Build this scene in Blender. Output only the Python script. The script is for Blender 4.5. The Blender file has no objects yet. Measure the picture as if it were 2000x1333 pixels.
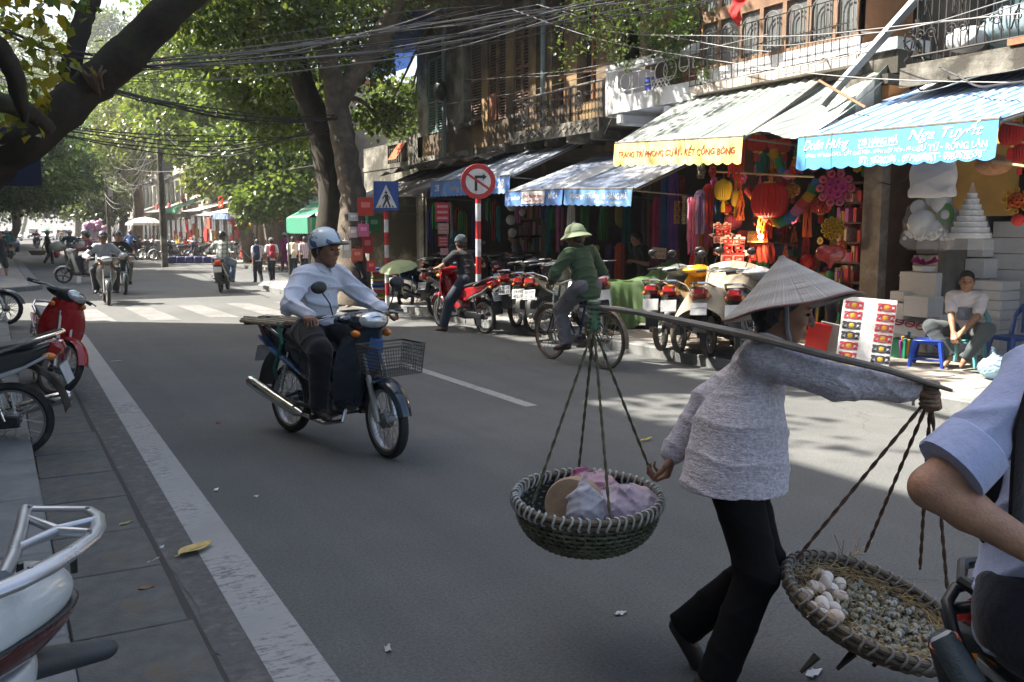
import bpy, math, random
import numpy as np
from mathutils import Vector, Matrix, Euler
random.seed(7); RS = np.random.RandomState(7)
R = math.radians
# ------------------------------------------------------------------ camera, light, exposure
scene = bpy.context.scene
col = scene.collection
F, CX, CY, EYE = 1800., 1000., 666.5, 1.6
PITCH, YAW = math.atan((CY - 448.) / F), R(29.36)
cam_d = bpy.data.cameras.new('camera'); cam = bpy.data.objects.new('camera', cam_d); col.objects.link(cam)
cam_d.sensor_width = 36.; cam_d.lens = 36. * F / 2000.; cam_d.clip_start = .05; cam_d.clip_end = 3000.
cam.location = (0, 0, EYE); cam.rotation_euler = (math.pi / 2 - PITCH, 0, -YAW)
cam_d.dof.use_dof = False
scene.camera = cam
SUN_EL = R(50.); SUN_DIR = Vector((-.786 * math.cos(SUN_EL), .618 * math.cos(SUN_EL), math.sin(SUN_EL))).normalized()
w = bpy.data.worlds.new('World'); scene.world = w; w.use_nodes = True
nt = w.node_tree; nt.nodes.clear()
sk = nt.nodes.new('ShaderNodeTexSky'); sk.sky_type = 'NISHITA'; sk.sun_disc = False
sk.sun_elevation = SUN_EL; sk.sun_rotation = math.atan2(SUN_DIR.x, SUN_DIR.y); sk.dust_density = 5.; sk.air_density = 1.2; sk.ozone_density = 1.; sk.altitude = 10
bg = nt.nodes.new('ShaderNodeBackground'); bg.inputs[1].default_value = .095
wo = nt.nodes.new('ShaderNodeOutputWorld')
nt.links.new(sk.outputs[0], bg.inputs[0]); nt.links.new(bg.outputs[0], wo.inputs[0])
sd = bpy.data.lights.new('sun', 'SUN'); sd.energy = 5.; sd.angle = R(.55); sd.color = (1., .94, .84)
sun = bpy.data.objects.new('sun', sd); col.objects.link(sun)
sun.rotation_euler = SUN_DIR.to_track_quat('Z', 'Y').to_euler()
scene.view_settings.view_transform = 'Standard'; scene.view_settings.look = 'None'
scene.view_settings.exposure = 1.95; scene.view_settings.gamma = 1.; scene.view_settings.use_curve_mapping = False
scene.cycles.max_bounces = 6; scene.cycles.diffuse_bounces = 3; scene.cycles.glossy_bounces = 3
scene.cycles.transmission_bounces = 4; scene.cycles.transparent_max_bounces = 12; scene.cycles.volume_bounces = 0
scene.cycles.caustics_reflective = False; scene.cycles.caustics_refractive = False
scene.cycles.sample_clamp_indirect = 6.

# where a sight line meets the ground, a vertical plane X = const, or a given distance: used to survey the street
def _ray(px, py):
    fw = Vector((math.sin(YAW) * math.cos(PITCH), math.cos(YAW) * math.cos(PITCH), -math.sin(PITCH)))
    rt = Vector((math.cos(YAW), -math.sin(YAW), 0)); up = rt.cross(fw)
    return fw + rt * ((px - CX) / F) - up * ((py - CY) / F)
def G(px, py, z=0.):
    r = _ray(px, py); return Vector((0, 0, EYE)) + r * ((z - EYE) / r.z)
def AX(px, py, X):
    r = _ray(px, py); return Vector((0, 0, EYE)) + r * (X / r.x)
def AD(px, py, d):
    return Vector((0, 0, EYE)) + _ray(px, py) * d

# ------------------------------------------------------------------ materials
_mc = {}
def new_mat(name):
    m = bpy.data.materials.new(name); m.use_nodes = True; t = m.node_tree; t.nodes.clear()
    o = t.nodes.new('ShaderNodeOutputMaterial'); p = t.nodes.new('ShaderNodeBsdfPrincipled'); t.links.new(p.outputs[0], o.inputs[0])
    return m, t, p, o
def nd(t, typ, **kw):
    n = t.nodes.new('ShaderNode' + typ)
    for k, v in kw.items(): setattr(n, k, v)
    return n
def lk(t, a, b): t.links.new(a, b)
def coords(t, stretch=None, gen='Object'):
    tc = nd(t, 'TexCoord'); out = tc.outputs[gen]
    if stretch:
        mp = nd(t, 'Mapping'); mp.inputs['Scale'].default_value = stretch; lk(t, out, mp.inputs[0]); out = mp.outputs[0]
    return out
def noise_n(t, vec, sc, det=5., rough=.6, dist=0.):
    n = nd(t, 'TexNoise'); n.inputs['Scale'].default_value = sc; n.inputs['Detail'].default_value = det; n.inputs['Roughness'].default_value = rough
    n.inputs['Distortion'].default_value = dist
    lk(t, vec, n.inputs['Vector']); return n.outputs[0]
def ramp(t, fac, a, b, ca=(0, 0, 0, 1), cb=(1, 1, 1, 1)):
    r = nd(t, 'ValToRGB'); r.color_ramp.elements[0].position = a; r.color_ramp.elements[1].position = b
    r.color_ramp.elements[0].color = ca; r.color_ramp.elements[1].color = cb; lk(t, fac, r.inputs[0]); return r.outputs[0]
def mixc(t, fac, a, b, mode='MIX'):
    m = nd(t, 'Mix', data_type='RGBA', blend_type=mode)
    for i, x in ((0, fac), (6, a), (7, b)):
        if isinstance(x, (int, float)): m.inputs[i].default_value = x
        elif isinstance(x, tuple): m.inputs[i].default_value = x if len(x) == 4 else x + (1,)
        else: lk(t, x, m.inputs[i])
    return m.outputs[2]
def bumpn(t, h, p, st=.3, dist=.01):
    b = nd(t, 'Bump'); b.inputs['Strength'].default_value = st; b.inputs['Distance'].default_value = dist
    lk(t, h, b.inputs['Height']); lk(t, b.outputs[0], p.inputs['Normal'])
def c4(c, k=1.): return (min(c[0] * k, 1), min(c[1] * k, 1), min(c[2] * k, 1), 1)
def M(name, c, r=.6, m=0., var=.22, sc=7., bump=0., bs=60., c2=None, amt=.5, coat=0., alpha=1., trans=0., st=None, sheen=0., spec=.5):
    key = (name, c, r, m, var, sc, bump, bs, c2, amt, coat, alpha, trans, st)
    if key in _mc: return _mc[key]
    mm, t, p, o = new_mat(name)
    v = coords(t, st); n = noise_n(t, v, sc)
    base = mixc(t, ramp(t, n, .3, .7), c4(c, 1 - var), c4(c, 1 + var))
    if c2:
        n2 = noise_n(t, v, sc * .45, 7., .65)
        base = mixc(t, ramp(t, n2, .62 - amt * .3, .78 - amt * .3), base, c4(c2))
    lk(t, base, p.inputs['Base Color'])
    rr = ramp(t, n, .2, .8, (max(r - .12, .03),) * 3 + (1,), (min(r + .12, 1),) * 3 + (1,)); lk(t, rr, p.inputs['Roughness'])
    p.inputs['Metallic'].default_value = m; p.inputs['Coat Weight'].default_value = coat; p.inputs['Alpha'].default_value = alpha
    p.inputs['Transmission Weight'].default_value = trans; p.inputs['Sheen Weight'].default_value = sheen
    p.inputs['Specular IOR Level'].default_value = spec
    if bump: bumpn(t, noise_n(t, v, bs, 4.), p, bump, .01)
    _mc[key] = mm; return mm
def P(c, r=.25): return M('paint', c, r, 0, .06, 3., coat=.6, spec=.5)
def cloth(c, var=.14): return M('cloth', c, .85, 0, var, 5., .35, 45., sheen=.2, spec=.2)
def plastic(c, r=.4): return M('plastic', c, r, 0, .1, 6.)
def paper(c): return M('paper', c, .75, 0, .12, 14., .1, 30.)
def thin(name, c, tr=.5, r=.5, var=.15):
    """thin lit-through sheet: cloth, plastic bag or paper"""
    key = ('thin', name, c, tr, r)
    if key in _mc: return _mc[key]
    mm, t, p, o = new_mat(name); n = noise_n(t, coords(t), 6.)
    b = mixc(t, n, c4(c, 1 - var), c4(c, 1 + var)); lk(t, b, p.inputs['Base Color']); p.inputs['Roughness'].default_value = r
    tl = nd(t, 'BsdfTranslucent'); lk(t, b, tl.inputs[0]); mx = nd(t, 'MixShader'); mx.inputs[0].default_value = tr
    lk(t, p.outputs[0], mx.inputs[1]); lk(t, tl.outputs[0], mx.inputs[2]); lk(t, mx.outputs[0], o.inputs[0])
    _mc[key] = mm; return mm
def leaf_mat(name, c, c2, tr=.45, dry=None):
    key = ('leaf', name)
    if key in _mc: return _mc[key]
    mm, t, p, o = new_mat(name); gi = nd(t, 'NewGeometry'); rp = gi.outputs['Random Per Island']
    b = mixc(t, rp, c4(c), c4(c2))
    if dry: b = mixc(t, ramp(t, noise_n(t, coords(t), .8), .6, .75), b, c4(dry))
    lk(t, b, p.inputs['Base Color']); p.inputs['Roughness'].default_value = .33; p.inputs['Specular IOR Level'].default_value = .6
    tl = nd(t, 'BsdfTranslucent'); lk(t, mixc(t, 1., b, (1., 1., .45, 1), 'MULTIPLY'), tl.inputs[0]); mx = nd(t, 'MixShader'); mx.inputs[0].default_value = tr
    lk(t, p.outputs[0], mx.inputs[1]); lk(t, tl.outputs[0], mx.inputs[2]); lk(t, mx.outputs[0], o.inputs[0])
    _mc[key] = mm; return mm
def stripe_mat(name, c1, c2, freq, axis=1, r=.7, tr=.3, duty=.5, dirt=(.25, .22, .18), grime=.35):
    """fabric or sheet with printed stripes across one local axis"""
    key = ('stripe', name)
    if key in _mc: return _mc[key]
    mm, t, p, o = new_mat(name); v = coords(t); sp = nd(t, 'SeparateXYZ'); lk(t, v, sp.inputs[0])
    a = nd(t, 'Math', operation='MULTIPLY'); a.inputs[1].default_value = freq; lk(t, sp.outputs[axis], a.inputs[0])
    f = nd(t, 'Math', operation='FRACT'); lk(t, a.outputs[0], f.inputs[0])
    g = nd(t, 'Math', operation='GREATER_THAN'); g.inputs[1].default_value = duty; lk(t, f.outputs[0], g.inputs[0])
    b = mixc(t, g.outputs[0], c4(c1), c4(c2))
    b = mixc(t, ramp(t, noise_n(t, v, 2.2, 7., .7), .5, .85, (0, 0, 0, 1), (grime,) * 3 + (1,)), b, c4(dirt))
    lk(t, b, p.inputs['Base Color']); p.inputs['Roughness'].default_value = r
    if tr:
        tl = nd(t, 'BsdfTranslucent'); lk(t, b, tl.inputs[0]); mx = nd(t, 'MixShader'); mx.inputs[0].default_value = tr
        lk(t, p.outputs[0], mx.inputs[1]); lk(t, tl.outputs[0], mx.inputs[2]); lk(t, mx.outputs[0], o.inputs[0])
    _mc[key] = mm; return mm

# ------------------------------------------------------------------ mesh builder
def rotM(x=0, y=0, z=0): return Euler((x, y, z)).to_matrix().to_4x4()
def TR(loc=(0, 0, 0), rx=0, ry=0, rz=0, s=None):
    m = Matrix.Translation(Vector(loc)) @ rotM(rx, ry, rz)
    if s is not None: m = m @ Matrix.Diagonal((s[0], s[1], s[2], 1) if hasattr(s, '__len__') else (s, s, s, 1))
    return m
class MB:
    def __init__(self): self.v = []; self.f = []; self.m = []; self.mi = 0
    def add(self, vs, fs, T=None):
        o = len(self.v)
        if T is not None: vs = [T @ Vector(v) for v in vs]
        self.v.extend([tuple(v) for v in vs]); self.f.extend([tuple(i + o for i in f) for f in fs]); self.m.extend([self.mi] * len(fs)); return self
    def box(self, c, s, T=None, b=0.):
        h = [x / 2 for x in s]
        if b <= 0:
            vs = [(c[0] + x * h[0], c[1] + y * h[1], c[2] + z * h[2]) for x in (-1, 1) for y in (-1, 1) for z in (-1, 1)]
            return self.add(vs, [(0, 1, 3, 2), (4, 6, 7, 5), (0, 4, 5, 1), (2, 3, 7, 6), (0, 2, 6, 4), (1, 5, 7, 3)], T)
        vs = []; ix = {}
        for x in (-1, 1):
            for y in (-1, 1):
                for z in (-1, 1):
                    sg = (x, y, z)
                    for a in range(3):
                        ix[(sg, a)] = len(vs); vs.append([c[i] + sg[i] * (h[i] if i == a else h[i] - b) for i in range(3)])
        fs = []
        for a in range(3):
            p, q = [i for i in range(3) if i != a]
            for s1 in (-1, 1):
                def sg(u, v2):
                    r = [0, 0, 0]; r[a] = s1; r[p] = u; r[q] = v2; return tuple(r)
                fs.append([ix[(sg(u, v2), a)] for u, v2 in ((-1, -1), (1, -1), (1, 1), (-1, 1))])
                for s2 in (-1, 1):
                    if p > a or True:
                        if a < p:
                            fs.append([ix[(sg(s2, -1), a)], ix[(sg(s2, 1), a)], ix[(sg(s2, 1), p)], ix[(sg(s2, -1), p)]])
                        if a < q:
                            fs.append([ix[(sg(-1, s2), a)], ix[(sg(1, s2), a)], ix[(sg(1, s2), q)], ix[(sg(-1, s2), q)]])
        for x in (-1, 1):
            for y in (-1, 1):
                for z in (-1, 1): fs.append([ix[((x, y, z), a)] for a in range(3)])
        cc = Vector(c); out = []
        for f in fs:
            a, b2, c2 = (Vector(vs[i]) for i in f[:3]); n = (b2 - a).cross(c2 - a)
            ce = sum((Vector(vs[i]) for i in f), Vector()) / len(f) - cc
            out.append(tuple(f) if n.dot(ce) > 0 else tuple(reversed(f)))
        return self.add(vs, out, T)
    def tube(self, pts, r, n=8, cap=True, T=None, sq=None):
        pts = [Vector(p) for p in pts]; k = len(pts)
        rs = [r] * k if not hasattr(r, '__len__') else list(r)
        d = [(pts[min(i + 1, k - 1)] - pts[max(i - 1, 0)]).normalized() for i in range(k)]
        u = d[0].orthogonal().normalized() if sq is None else Vector(sq[0]).cross(d[0]).normalized()
        vs = []
        for i in range(k):
            if sq is not None: u = Vector(sq[0]).cross(d[i]).normalized()
            else: u = (u - d[i] * u.dot(d[i])).normalized()
            w2 = d[i].cross(u)
            for j in range(n):
                a = 2 * math.pi * (j + .5) / n; q = sq[1] if sq is not None else 1.
                vs.append(pts[i] + u * (math.cos(a) * rs[i]) + w2 * (math.sin(a) * rs[i] * q))
        fs = [(i * n + j, i * n + (j + 1) % n, (i + 1) * n + (j + 1) % n, (i + 1) * n + j) for i in range(k - 1) for j in range(n)]
        if cap: fs += [tuple(range(n - 1, -1, -1)), tuple((k - 1) * n + j for j in range(n))]
        return self.add(vs, fs, T)
    def lathe(self, prof, n=16, T=None, closed=False, cap=True):
        vs = [(r * math.cos(2 * math.pi * j / n), r * math.sin(2 * math.pi * j / n), z) for r, z in prof for j in range(n)]
        k = len(prof); fs = [(i * n + j, i * n + (j + 1) % n, ((i + 1) % k) * n + (j + 1) % n, ((i + 1) % k) * n + j) for i in range(k if closed else k - 1) for j in range(n)]
        if not closed and cap:
            if prof[0][0] > 1e-4: fs.append(tuple(range(n - 1, -1, -1)))
            if prof[-1][0] > 1e-4: fs.append(tuple((k - 1) * n + j for j in range(n)))
        return self.add(vs, fs, T)
    def ell(self, c, r, n=12, m=8, T=None):
        r = (r, r, r) if not hasattr(r, '__len__') else r
        vs = [(c[0] + r[0] * math.sin(math.pi * i / m) * math.cos(2 * math.pi * j / n), c[1] + r[1] * math.sin(math.pi * i / m) * math.sin(2 * math.pi * j / n), c[2] - r[2] * math.cos(math.pi * i / m)) for i in range(1, m) for j in range(n)]
        fs = [(i * n + j, i * n + (j + 1) % n, (i + 1) * n + (j + 1) % n, (i + 1) * n + j) for i in range(m - 2) for j in range(n)]
        b = len(vs); vs += [(c[0], c[1], c[2] - r[2]), (c[0], c[1], c[2] + r[2])]
        fs += [(b, (j + 1) % n, j) for j in range(n)] + [(b + 1, (m - 2) * n + j, (m - 2) * n + (j + 1) % n) for j in range(n)]
        return self.add(vs, fs, T)
    def grid(self, fn, nu, nv, T=None, thick=0.):
        vs = [Vector(fn(i / nu, j / nv)) for i in range(nu + 1) for j in range(nv + 1)]
        q = nv + 1; fs = [(i * q + j, (i + 1) * q + j, (i + 1) * q + j + 1, i * q + j + 1) for i in range(nu) for j in range(nv)]
        if thick:
            N = len(vs); nr = [Vector() for _ in vs]
            for f in fs:
                n = (vs[f[1]] - vs[f[0]]).cross(vs[f[3]] - vs[f[0]])
                for k in f: nr[k] += n
            vs = vs + [v - n.normalized() * thick for v, n in zip(vs, nr)]
            back = [tuple(reversed([k + N for k in f])) for f in fs]
            rim = [i * q for i in range(nu + 1)] + [nu * q + j for j in range(1, nv + 1)] + [i * q + nv for i in range(nu - 1, -1, -1)] + [j for j in range(nv - 1, 0, -1)]
            side = [(rim[(k + 1) % len(rim)], rim[k], rim[k] + N, rim[(k + 1) % len(rim)] + N) for k in range(len(rim))]
            fs = fs + back + side
        return self.add(vs, fs, T)
    def prism(self, poly, h, T=None):
        n = len(poly); vs = [(x, y, 0) for x, y in poly] + [(x, y, h) for x, y in poly]
        a = sum(poly[i][0] * poly[(i + 1) % n][1] - poly[(i + 1) % n][0] * poly[i][1] for i in range(n))
        fs = [tuple(range(n - 1, -1, -1)), tuple(range(n, 2 * n))] + [(i, (i + 1) % n, n + (i + 1) % n, n + i) for i in range(n)]
        if a < 0: fs = [tuple(reversed(f)) for f in fs]
        return self.add(vs, fs, T)
    def pillow(self, poly, w, rd=.02, T=None, seg=3, wf=None):
        """side outline in x,z swelled to half width w with rounded edges; wf(x,z) scales the width"""
        n = len(poly); a = sum(poly[i][0] * poly[(i + 1) % n][1] - poly[(i + 1) % n][0] * poly[i][1] for i in range(n))
        if a < 0: poly = poly[::-1]
        nr = []
        for i in range(n):
            p0, p1, p2 = Vector(poly[i - 1]), Vector(poly[i]), Vector(poly[(i + 1) % n])
            e1, e2 = (p1 - p0).normalized(), (p2 - p1).normalized(); b = Vector((-(e1.y + e2.y), e1.x + e2.x))
            b = b.normalized() if b.length > 1e-6 else Vector((-e1.y, e1.x)); nr.append(b)
        rings = []
        for k in range(seg + 1): rings.append((-w + rd * math.sin(math.pi / 2 * k / seg) if False else -w + rd * (1 - math.cos(math.pi / 2 * k / seg)), rd * (1 - math.sin(math.pi / 2 * k / seg))))
        rings = rings + [(-y, o) for y, o in reversed(rings)]
        vs = []
        for y, o in rings:
            for i in range(n):
                q = Vector(poly[i]) + nr[i] * o; s = wf(q.x, q.y) if wf else 1.
                vs.append((q.x, y * s, q.y))
        k = len(rings); fs = [(i * n + j, (i + 1) * n + j, (i + 1) * n + (j + 1) % n, i * n + (j + 1) % n) for i in range(k - 1) for j in range(n)]
        fs = [tuple(reversed(f)) for f in fs]
        fs += [tuple(range(n)), tuple((k - 1) * n + j for j in range(n - 1, -1, -1))]
        return self.add(vs, fs, T)
    def quad(self, a, b, c, d): return self.add([a, b, c, d], [(0, 1, 2, 3)])
    def mesh(self, name, mats=None, smooth=True, ang=40.):
        me = bpy.data.meshes.new(name); me.from_pydata(self.v, [], self.f)
        for m in (mats if isinstance(mats, (list, tuple)) else [mats]):
            if m: me.materials.append(m)
        if isinstance(mats, (list, tuple)) and len(mats) > 1: me.polygons.foreach_set('material_index', self.m)
        if smooth:
            me.shade_smooth(); me.set_sharp_from_angle(angle=R(ang))
        return me
    def build(self, name, mats=None, parent=None, loc=None, smooth=True, ang=40., rz=0.):
        return link(name, self.mesh(name, mats, smooth, ang), parent, loc, rz)
def link(name, me, parent=None, loc=None, rz=0.):
    o = bpy.data.objects.new(name, me); col.objects.link(o)
    if parent is not None: o.parent = parent
    if loc is not None: o.location = loc
    if rz: o.rotation_euler.z = rz
    return o
def np_mesh(name, V, Fq, mat, smooth=True):
    me = bpy.data.meshes.new(name); V = np.asarray(V, np.float32); Fq = np.asarray(Fq, np.int32); k = Fq.shape[1]
    me.vertices.add(len(V)); me.vertices.foreach_set('co', V.ravel()); me.loops.add(Fq.size); me.loops.foreach_set('vertex_index', Fq.ravel())
    me.polygons.add(len(Fq)); me.polygons.foreach_set('loop_start', np.arange(0, Fq.size, k, dtype=np.int32)); me.polygons.foreach_set('loop_total', np.full(len(Fq), k, np.int32))
    if mat: me.materials.append(mat)
    me.update(calc_edges=True); me.validate()
    if smooth: me.shade_smooth()
    return me
def tag(o, label=None, cat=None, group=None, kind=None):
    if label: o['label'] = label
    if cat: o['category'] = cat
    if group: o['group'] = group
    if kind: o['kind'] = kind
    return o
def thing(name, label, cat, loc=(0, 0, 0), rz=0., group=None):
    o = bpy.data.objects.new(name, None); o.empty_display_size = .1; col.objects.link(o); o.location = loc; o.rotation_euler = (0, 0, rz)
    return tag(o, label, cat, group)
def copy_tree(o, parent=None):
    c = o.copy(); col.objects.link(c)
    if parent is not None: c.parent = parent
    for ch in list(o.children): copy_tree(ch, c)
    return c
def struct(o): o['kind'] = 'structure'; return o
_txt = {}
def text_mesh(s, size=1., shear=0., bold=0., res=3):
    """flat lettering, centred, as plain verts and faces (x right, y up)"""
    k = (s, size, shear, bold, res)
    if k in _txt: return _txt[k]
    cu = bpy.data.curves.new('lettering', 'FONT'); cu.body = s; cu.size = size; cu.shear = shear; cu.offset = bold; cu.resolution_u = res
    cu.align_x = 'CENTER'; cu.align_y = 'CENTER'
    o = bpy.data.objects.new('lettering', cu); col.objects.link(o)
    dg = bpy.context.evaluated_depsgraph_get(); me = bpy.data.meshes.new_from_object(o.evaluated_get(dg))
    vs = [v.co.copy() for v in me.vertices]; fs = [tuple(p.vertices) for p in me.polygons]
    bpy.data.objects.remove(o); bpy.data.curves.remove(cu); bpy.data.meshes.remove(me)
    _txt[k] = (vs, fs); return vs, fs
def lettering(s, mapf, m, parent, width=None, height=None, shear=0., bold=0., name='lettering'):
    """print text on a surface: mapf(x,y) gives the point; scaled to the given width and height"""
    vs, fs = text_mesh(s, 1., shear, bold)
    if not vs: return None
    xs = [v.x for v in vs]; ys = [v.y for v in vs]; cx, cy = (max(xs) + min(xs)) / 2, (max(ys) + min(ys)) / 2
    sx = width / (max(xs) - min(xs)) if width else None; sy = height / (max(ys) - min(ys)) if height else None
    sx = sx or sy; sy = sy or sx
    b = MB(); b.add([mapf((v.x - cx) * sx, (v.y - cy) * sy) for v in vs], fs)
    o = b.build(name, m, parent, smooth=False); o['kind'] = 'stuff'; return o

# ------------------------------------------------------------------ soft bodies: smooth union of tapered capsules, meshed by surface nets
def _d_prim(p, X):
    if p[0] == 'c':
        a, b = np.array(p[1], float), np.array(p[2], float); ab = b - a; L = max(ab @ ab, 1e-9)
        q = X - a; t = np.clip((q @ ab) / L, 0, 1); d = q - t[..., None] * ab
        if len(p) > 6 and p[6] is not None:
            ax = np.array(p[6][0], float); ax /= np.linalg.norm(ax); s = p[6][1]
            d = d + (d @ ax)[..., None] * ax * (1. / s - 1.)
        return np.sqrt((d * d).sum(-1)) - (p[3] + (p[4] - p[3]) * t)
    c, r = np.array(p[1], float), np.array(p[2], float); q = X - c
    if p[3] is not None: q = q @ np.array(p[3], float)
    k0 = np.sqrt(((q / r) ** 2).sum(-1)); k1 = np.sqrt(((q / (r * r)) ** 2).sum(-1)) + 1e-9
    return k0 * (k0 - 1) / k1
def _prim_box(p):
    if p[0] == 'c':
        a, b = np.array(p[1], float), np.array(p[2], float); r = max(p[3], p[4]) * (max(1., p[6][1]) if len(p) > 6 and p[6] is not None else 1.)
        return np.minimum(a, b) - r, np.maximum(a, b) + r
    c = np.array(p[1], float); r = max(p[2]); return c - r, c + r
def _pk(p): return p[5] if p[0] == 'c' else p[4]
def nets(D, org, h):
    S = D < 0
    cnt = sum(S[i:S.shape[0] - 1 + i, j:S.shape[1] - 1 + j, k:S.shape[2] - 1 + k].astype(np.int8) for i in (0, 1) for j in (0, 1) for k in (0, 1))
    act = np.argwhere((cnt > 0) & (cnt < 8)); idx = np.full(cnt.shape, -1, np.int32); idx[act[:, 0], act[:, 1], act[:, 2]] = np.arange(len(act))
    acc = np.zeros((len(act), 3)); n = np.zeros(len(act))
    for ax in range(3):
        o = [i for i in range(3) if i != ax]
        for u in (0, 1):
            for v in (0, 1):
                A = np.zeros(3, int); A[o[0]] = u; A[o[1]] = v; B = A.copy(); B[ax] = 1
                ia, ib = act + A, act + B; da = D[ia[:, 0], ia[:, 1], ia[:, 2]]; db = D[ib[:, 0], ib[:, 1], ib[:, 2]]
                c = (da < 0) != (db < 0); t = np.where(c, da / np.where(c, da - db, 1), 0)
                pos = A + t[:, None] * (B - A); acc += pos * c[:, None]; n += c
    V = np.array(org) + (act + acc / n[:, None]) * h; Fs = []
    for ax in range(3):
        o = [i for i in range(3) if i != ax]; sl = [slice(1, -1)] * 3; sl[ax] = slice(0, -1); s2 = list(sl); s2[ax] = slice(1, None)
        a, b = S[tuple(sl)], S[tuple(s2)]; e = np.argwhere(a != b)
        if not len(e): continue
        fl = a[e[:, 0], e[:, 1], e[:, 2]]; base = e.copy(); base[:, o[0]] += 1; base[:, o[1]] += 1
        q = []
        for u, v in ((1, 1), (0, 1), (0, 0), (1, 0)):
            g = base.copy(); g[:, o[0]] -= u; g[:, o[1]] -= v; q.append(idx[g[:, 0], g[:, 1], g[:, 2]])
        q = np.stack(q, 1); fl2 = fl if ax != 1 else ~fl; q[~fl2] = q[~fl2][:, ::-1]; Fs.append(q[(q >= 0).all(1)])
    return V, np.concatenate(Fs)
def soft(name, prims, mat, parent=None, h=.02, cuts=(), disp=None, minus=()):
    bx = [_prim_box(p) for p in prims]; lo = np.min([b[0] for b in bx], 0) - 3 * h; hi = np.max([b[1] for b in bx], 0) + 3 * h
    n = np.ceil((hi - lo) / h).astype(int) + 1; D = np.full(n, .3, np.float32); ax = [lo[i] + np.arange(n[i]) * h for i in range(3)]
    for neg, ps in ((0, prims), (1, minus)):
        for p in ps:
            k = _pk(p); b0, b1 = _prim_box(p); m = 2 * k + 3 * h
            i0 = np.clip(((b0 - m - lo) / h).astype(int), 0, n); i1 = np.clip(((b1 + m - lo) / h).astype(int) + 2, 0, n)
            sl = tuple(slice(i0[i], i1[i]) for i in range(3))
            X = np.stack(np.meshgrid(*[ax[i][sl[i]] for i in range(3)], indexing='ij'), -1); d = _d_prim(p, X); c = D[sl]
            if neg:
                d = -d; t = np.clip(.5 - .5 * (c - d) / k, 0, 1); D[sl] = c * (1 - t) + d * t + k * t * (1 - t)
            else:
                t = np.clip(.5 + .5 * (c - d) / k, 0, 1); D[sl] = c * (1 - t) + d * t - k * t * (1 - t)
    if disp is not None:
        nr = np.argwhere(np.abs(D) < 4 * h); X = lo + nr * h; D[nr[:, 0], nr[:, 1], nr[:, 2]] += disp(X)
    for p0, nn in cuts:
        X = sum((ax[i] - p0[i]).reshape([-1 if j == i else 1 for j in range(3)]) * nn[i] for i in range(3)); D = np.maximum(D, X.astype(np.float32))
    D[0] = D[-1] = .1; D[:, 0] = D[:, -1] = .1; D[:, :, 0] = D[:, :, -1] = .1
    V, Q = nets(D, lo, h); return link(name, np_mesh(name, V, Q, mat), parent)
def C(a, b, ra, rb=None, k=.03, sq=None): return ('c', tuple(a), tuple(b), ra, ra if rb is None else rb, k, sq)
def E_(c, r, k=.02, rot=None): return ('e', tuple(c), tuple(r), rot, k)
def folds(amp, f, seed=0.):
    """cloth folds: a few crossing ripples with drifting phase"""
    def g(X):
        x, y, z = X[:, 0] + seed, X[:, 1] - seed, X[:, 2]
        a = 1 - np.abs(np.sin(.5 * f * (z + .6 * x + .25 * y) + 1.5 * np.sin(f * .17 * (x - y) + seed))); b = 1 - np.abs(np.sin(.42 * f * (z * .8 - .7 * x + .4 * y) + 1.8 * np.sin(f * .15 * z + seed * 2)))
        return -amp * (1.5 * a ** 3 + 1.1 * b ** 4 - .5)
    return g
# ------------------------------------------------------------------ ground and road
def asphalt_mat():
    m, t, p, o = new_mat('asphalt'); v = coords(t)
    big = noise_n(t, v, .35, 6., .6); mid = noise_n(t, v, 3., 6., .7); fine = noise_n(t, v, 160., 3., .7); fl = noise_n(t, v, 420., 2., .5)
    b = mixc(t, ramp(t, big, .3, .7), (.088, .093, .091), (.142, .143, .137))
    b = mixc(t, ramp(t, mid, .35, .75, (0, 0, 0, 1), (.5, .5, .5, 1)), b, (.09, .09, .09))
    b = mixc(t, ramp(t, fine, .35, .7), mixc(t, 1., b, (.72, .72, .72, 1), 'MULTIPLY'), mixc(t, 1., b, (1.25, 1.25, 1.24, 1), 'MULTIPLY'))
    b = mixc(t, ramp(t, fl, .66, .74, (0, 0, 0, 1), (.55, .55, .55, 1)), b, (.36, .36, .35))
    vo = nd(t, 'TexVoronoi', feature='DISTANCE_TO_EDGE'); vo.inputs['Scale'].default_value = .55
    dv = nd(t, 'VectorMath', operation='ADD'); nn = nd(t, 'TexNoise'); nn.inputs['Scale'].default_value = 1.6; nn.inputs['Detail'].default_value = 6.; lk(t, v, nn.inputs['Vector'])
    lk(t, v, dv.inputs[0]); lk(t, nn.outputs[1], dv.inputs[1]); lk(t, dv.outputs[0], vo.inputs['Vector'])
    cr = ramp(t, vo.outputs[0], .0, .006, (.55,) * 3 + (1,), (0, 0, 0, 1))
    msk = nd(t, 'Math', operation='MULTIPLY'); lk(t, cr, msk.inputs[0]); lk(t, ramp(t, noise_n(t, v, .3, 2.), .5, .6), msk.inputs[1])
    b = mixc(t, msk.outputs[0], b, (.035, .035, .035))
    tr = noise_n(t, coords(t, (2.6, .12, 1)), 1., 5., .6); b = mixc(t, ramp(t, tr, .42, .7, (0, 0, 0, 1), (.4, .4, .4, 1)), b, (.065, .068, .067)); oil = noise_n(t, v, .9, 3., .5); b = mixc(t, ramp(t, oil, .68, .8, (0, 0, 0, 1), (.45, .45, .45, 1)), b, (.06, .06, .06))
    gr = noise_n(t, v, 62., 4., .75); b = mixc(t, ramp(t, gr, .3, .7), mixc(t, 1., b, (.68, .68, .68, 1), 'MULTIPLY'), mixc(t, 1., b, (1.32, 1.32, 1.32, 1), 'MULTIPLY')); lk(t, b, p.inputs['Base Color']); p.inputs['Roughness'].default_value = .82; p.inputs['Specular IOR Level'].default_value = .3
    bumpn(t, fine, p, .35, .006); return m
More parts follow.
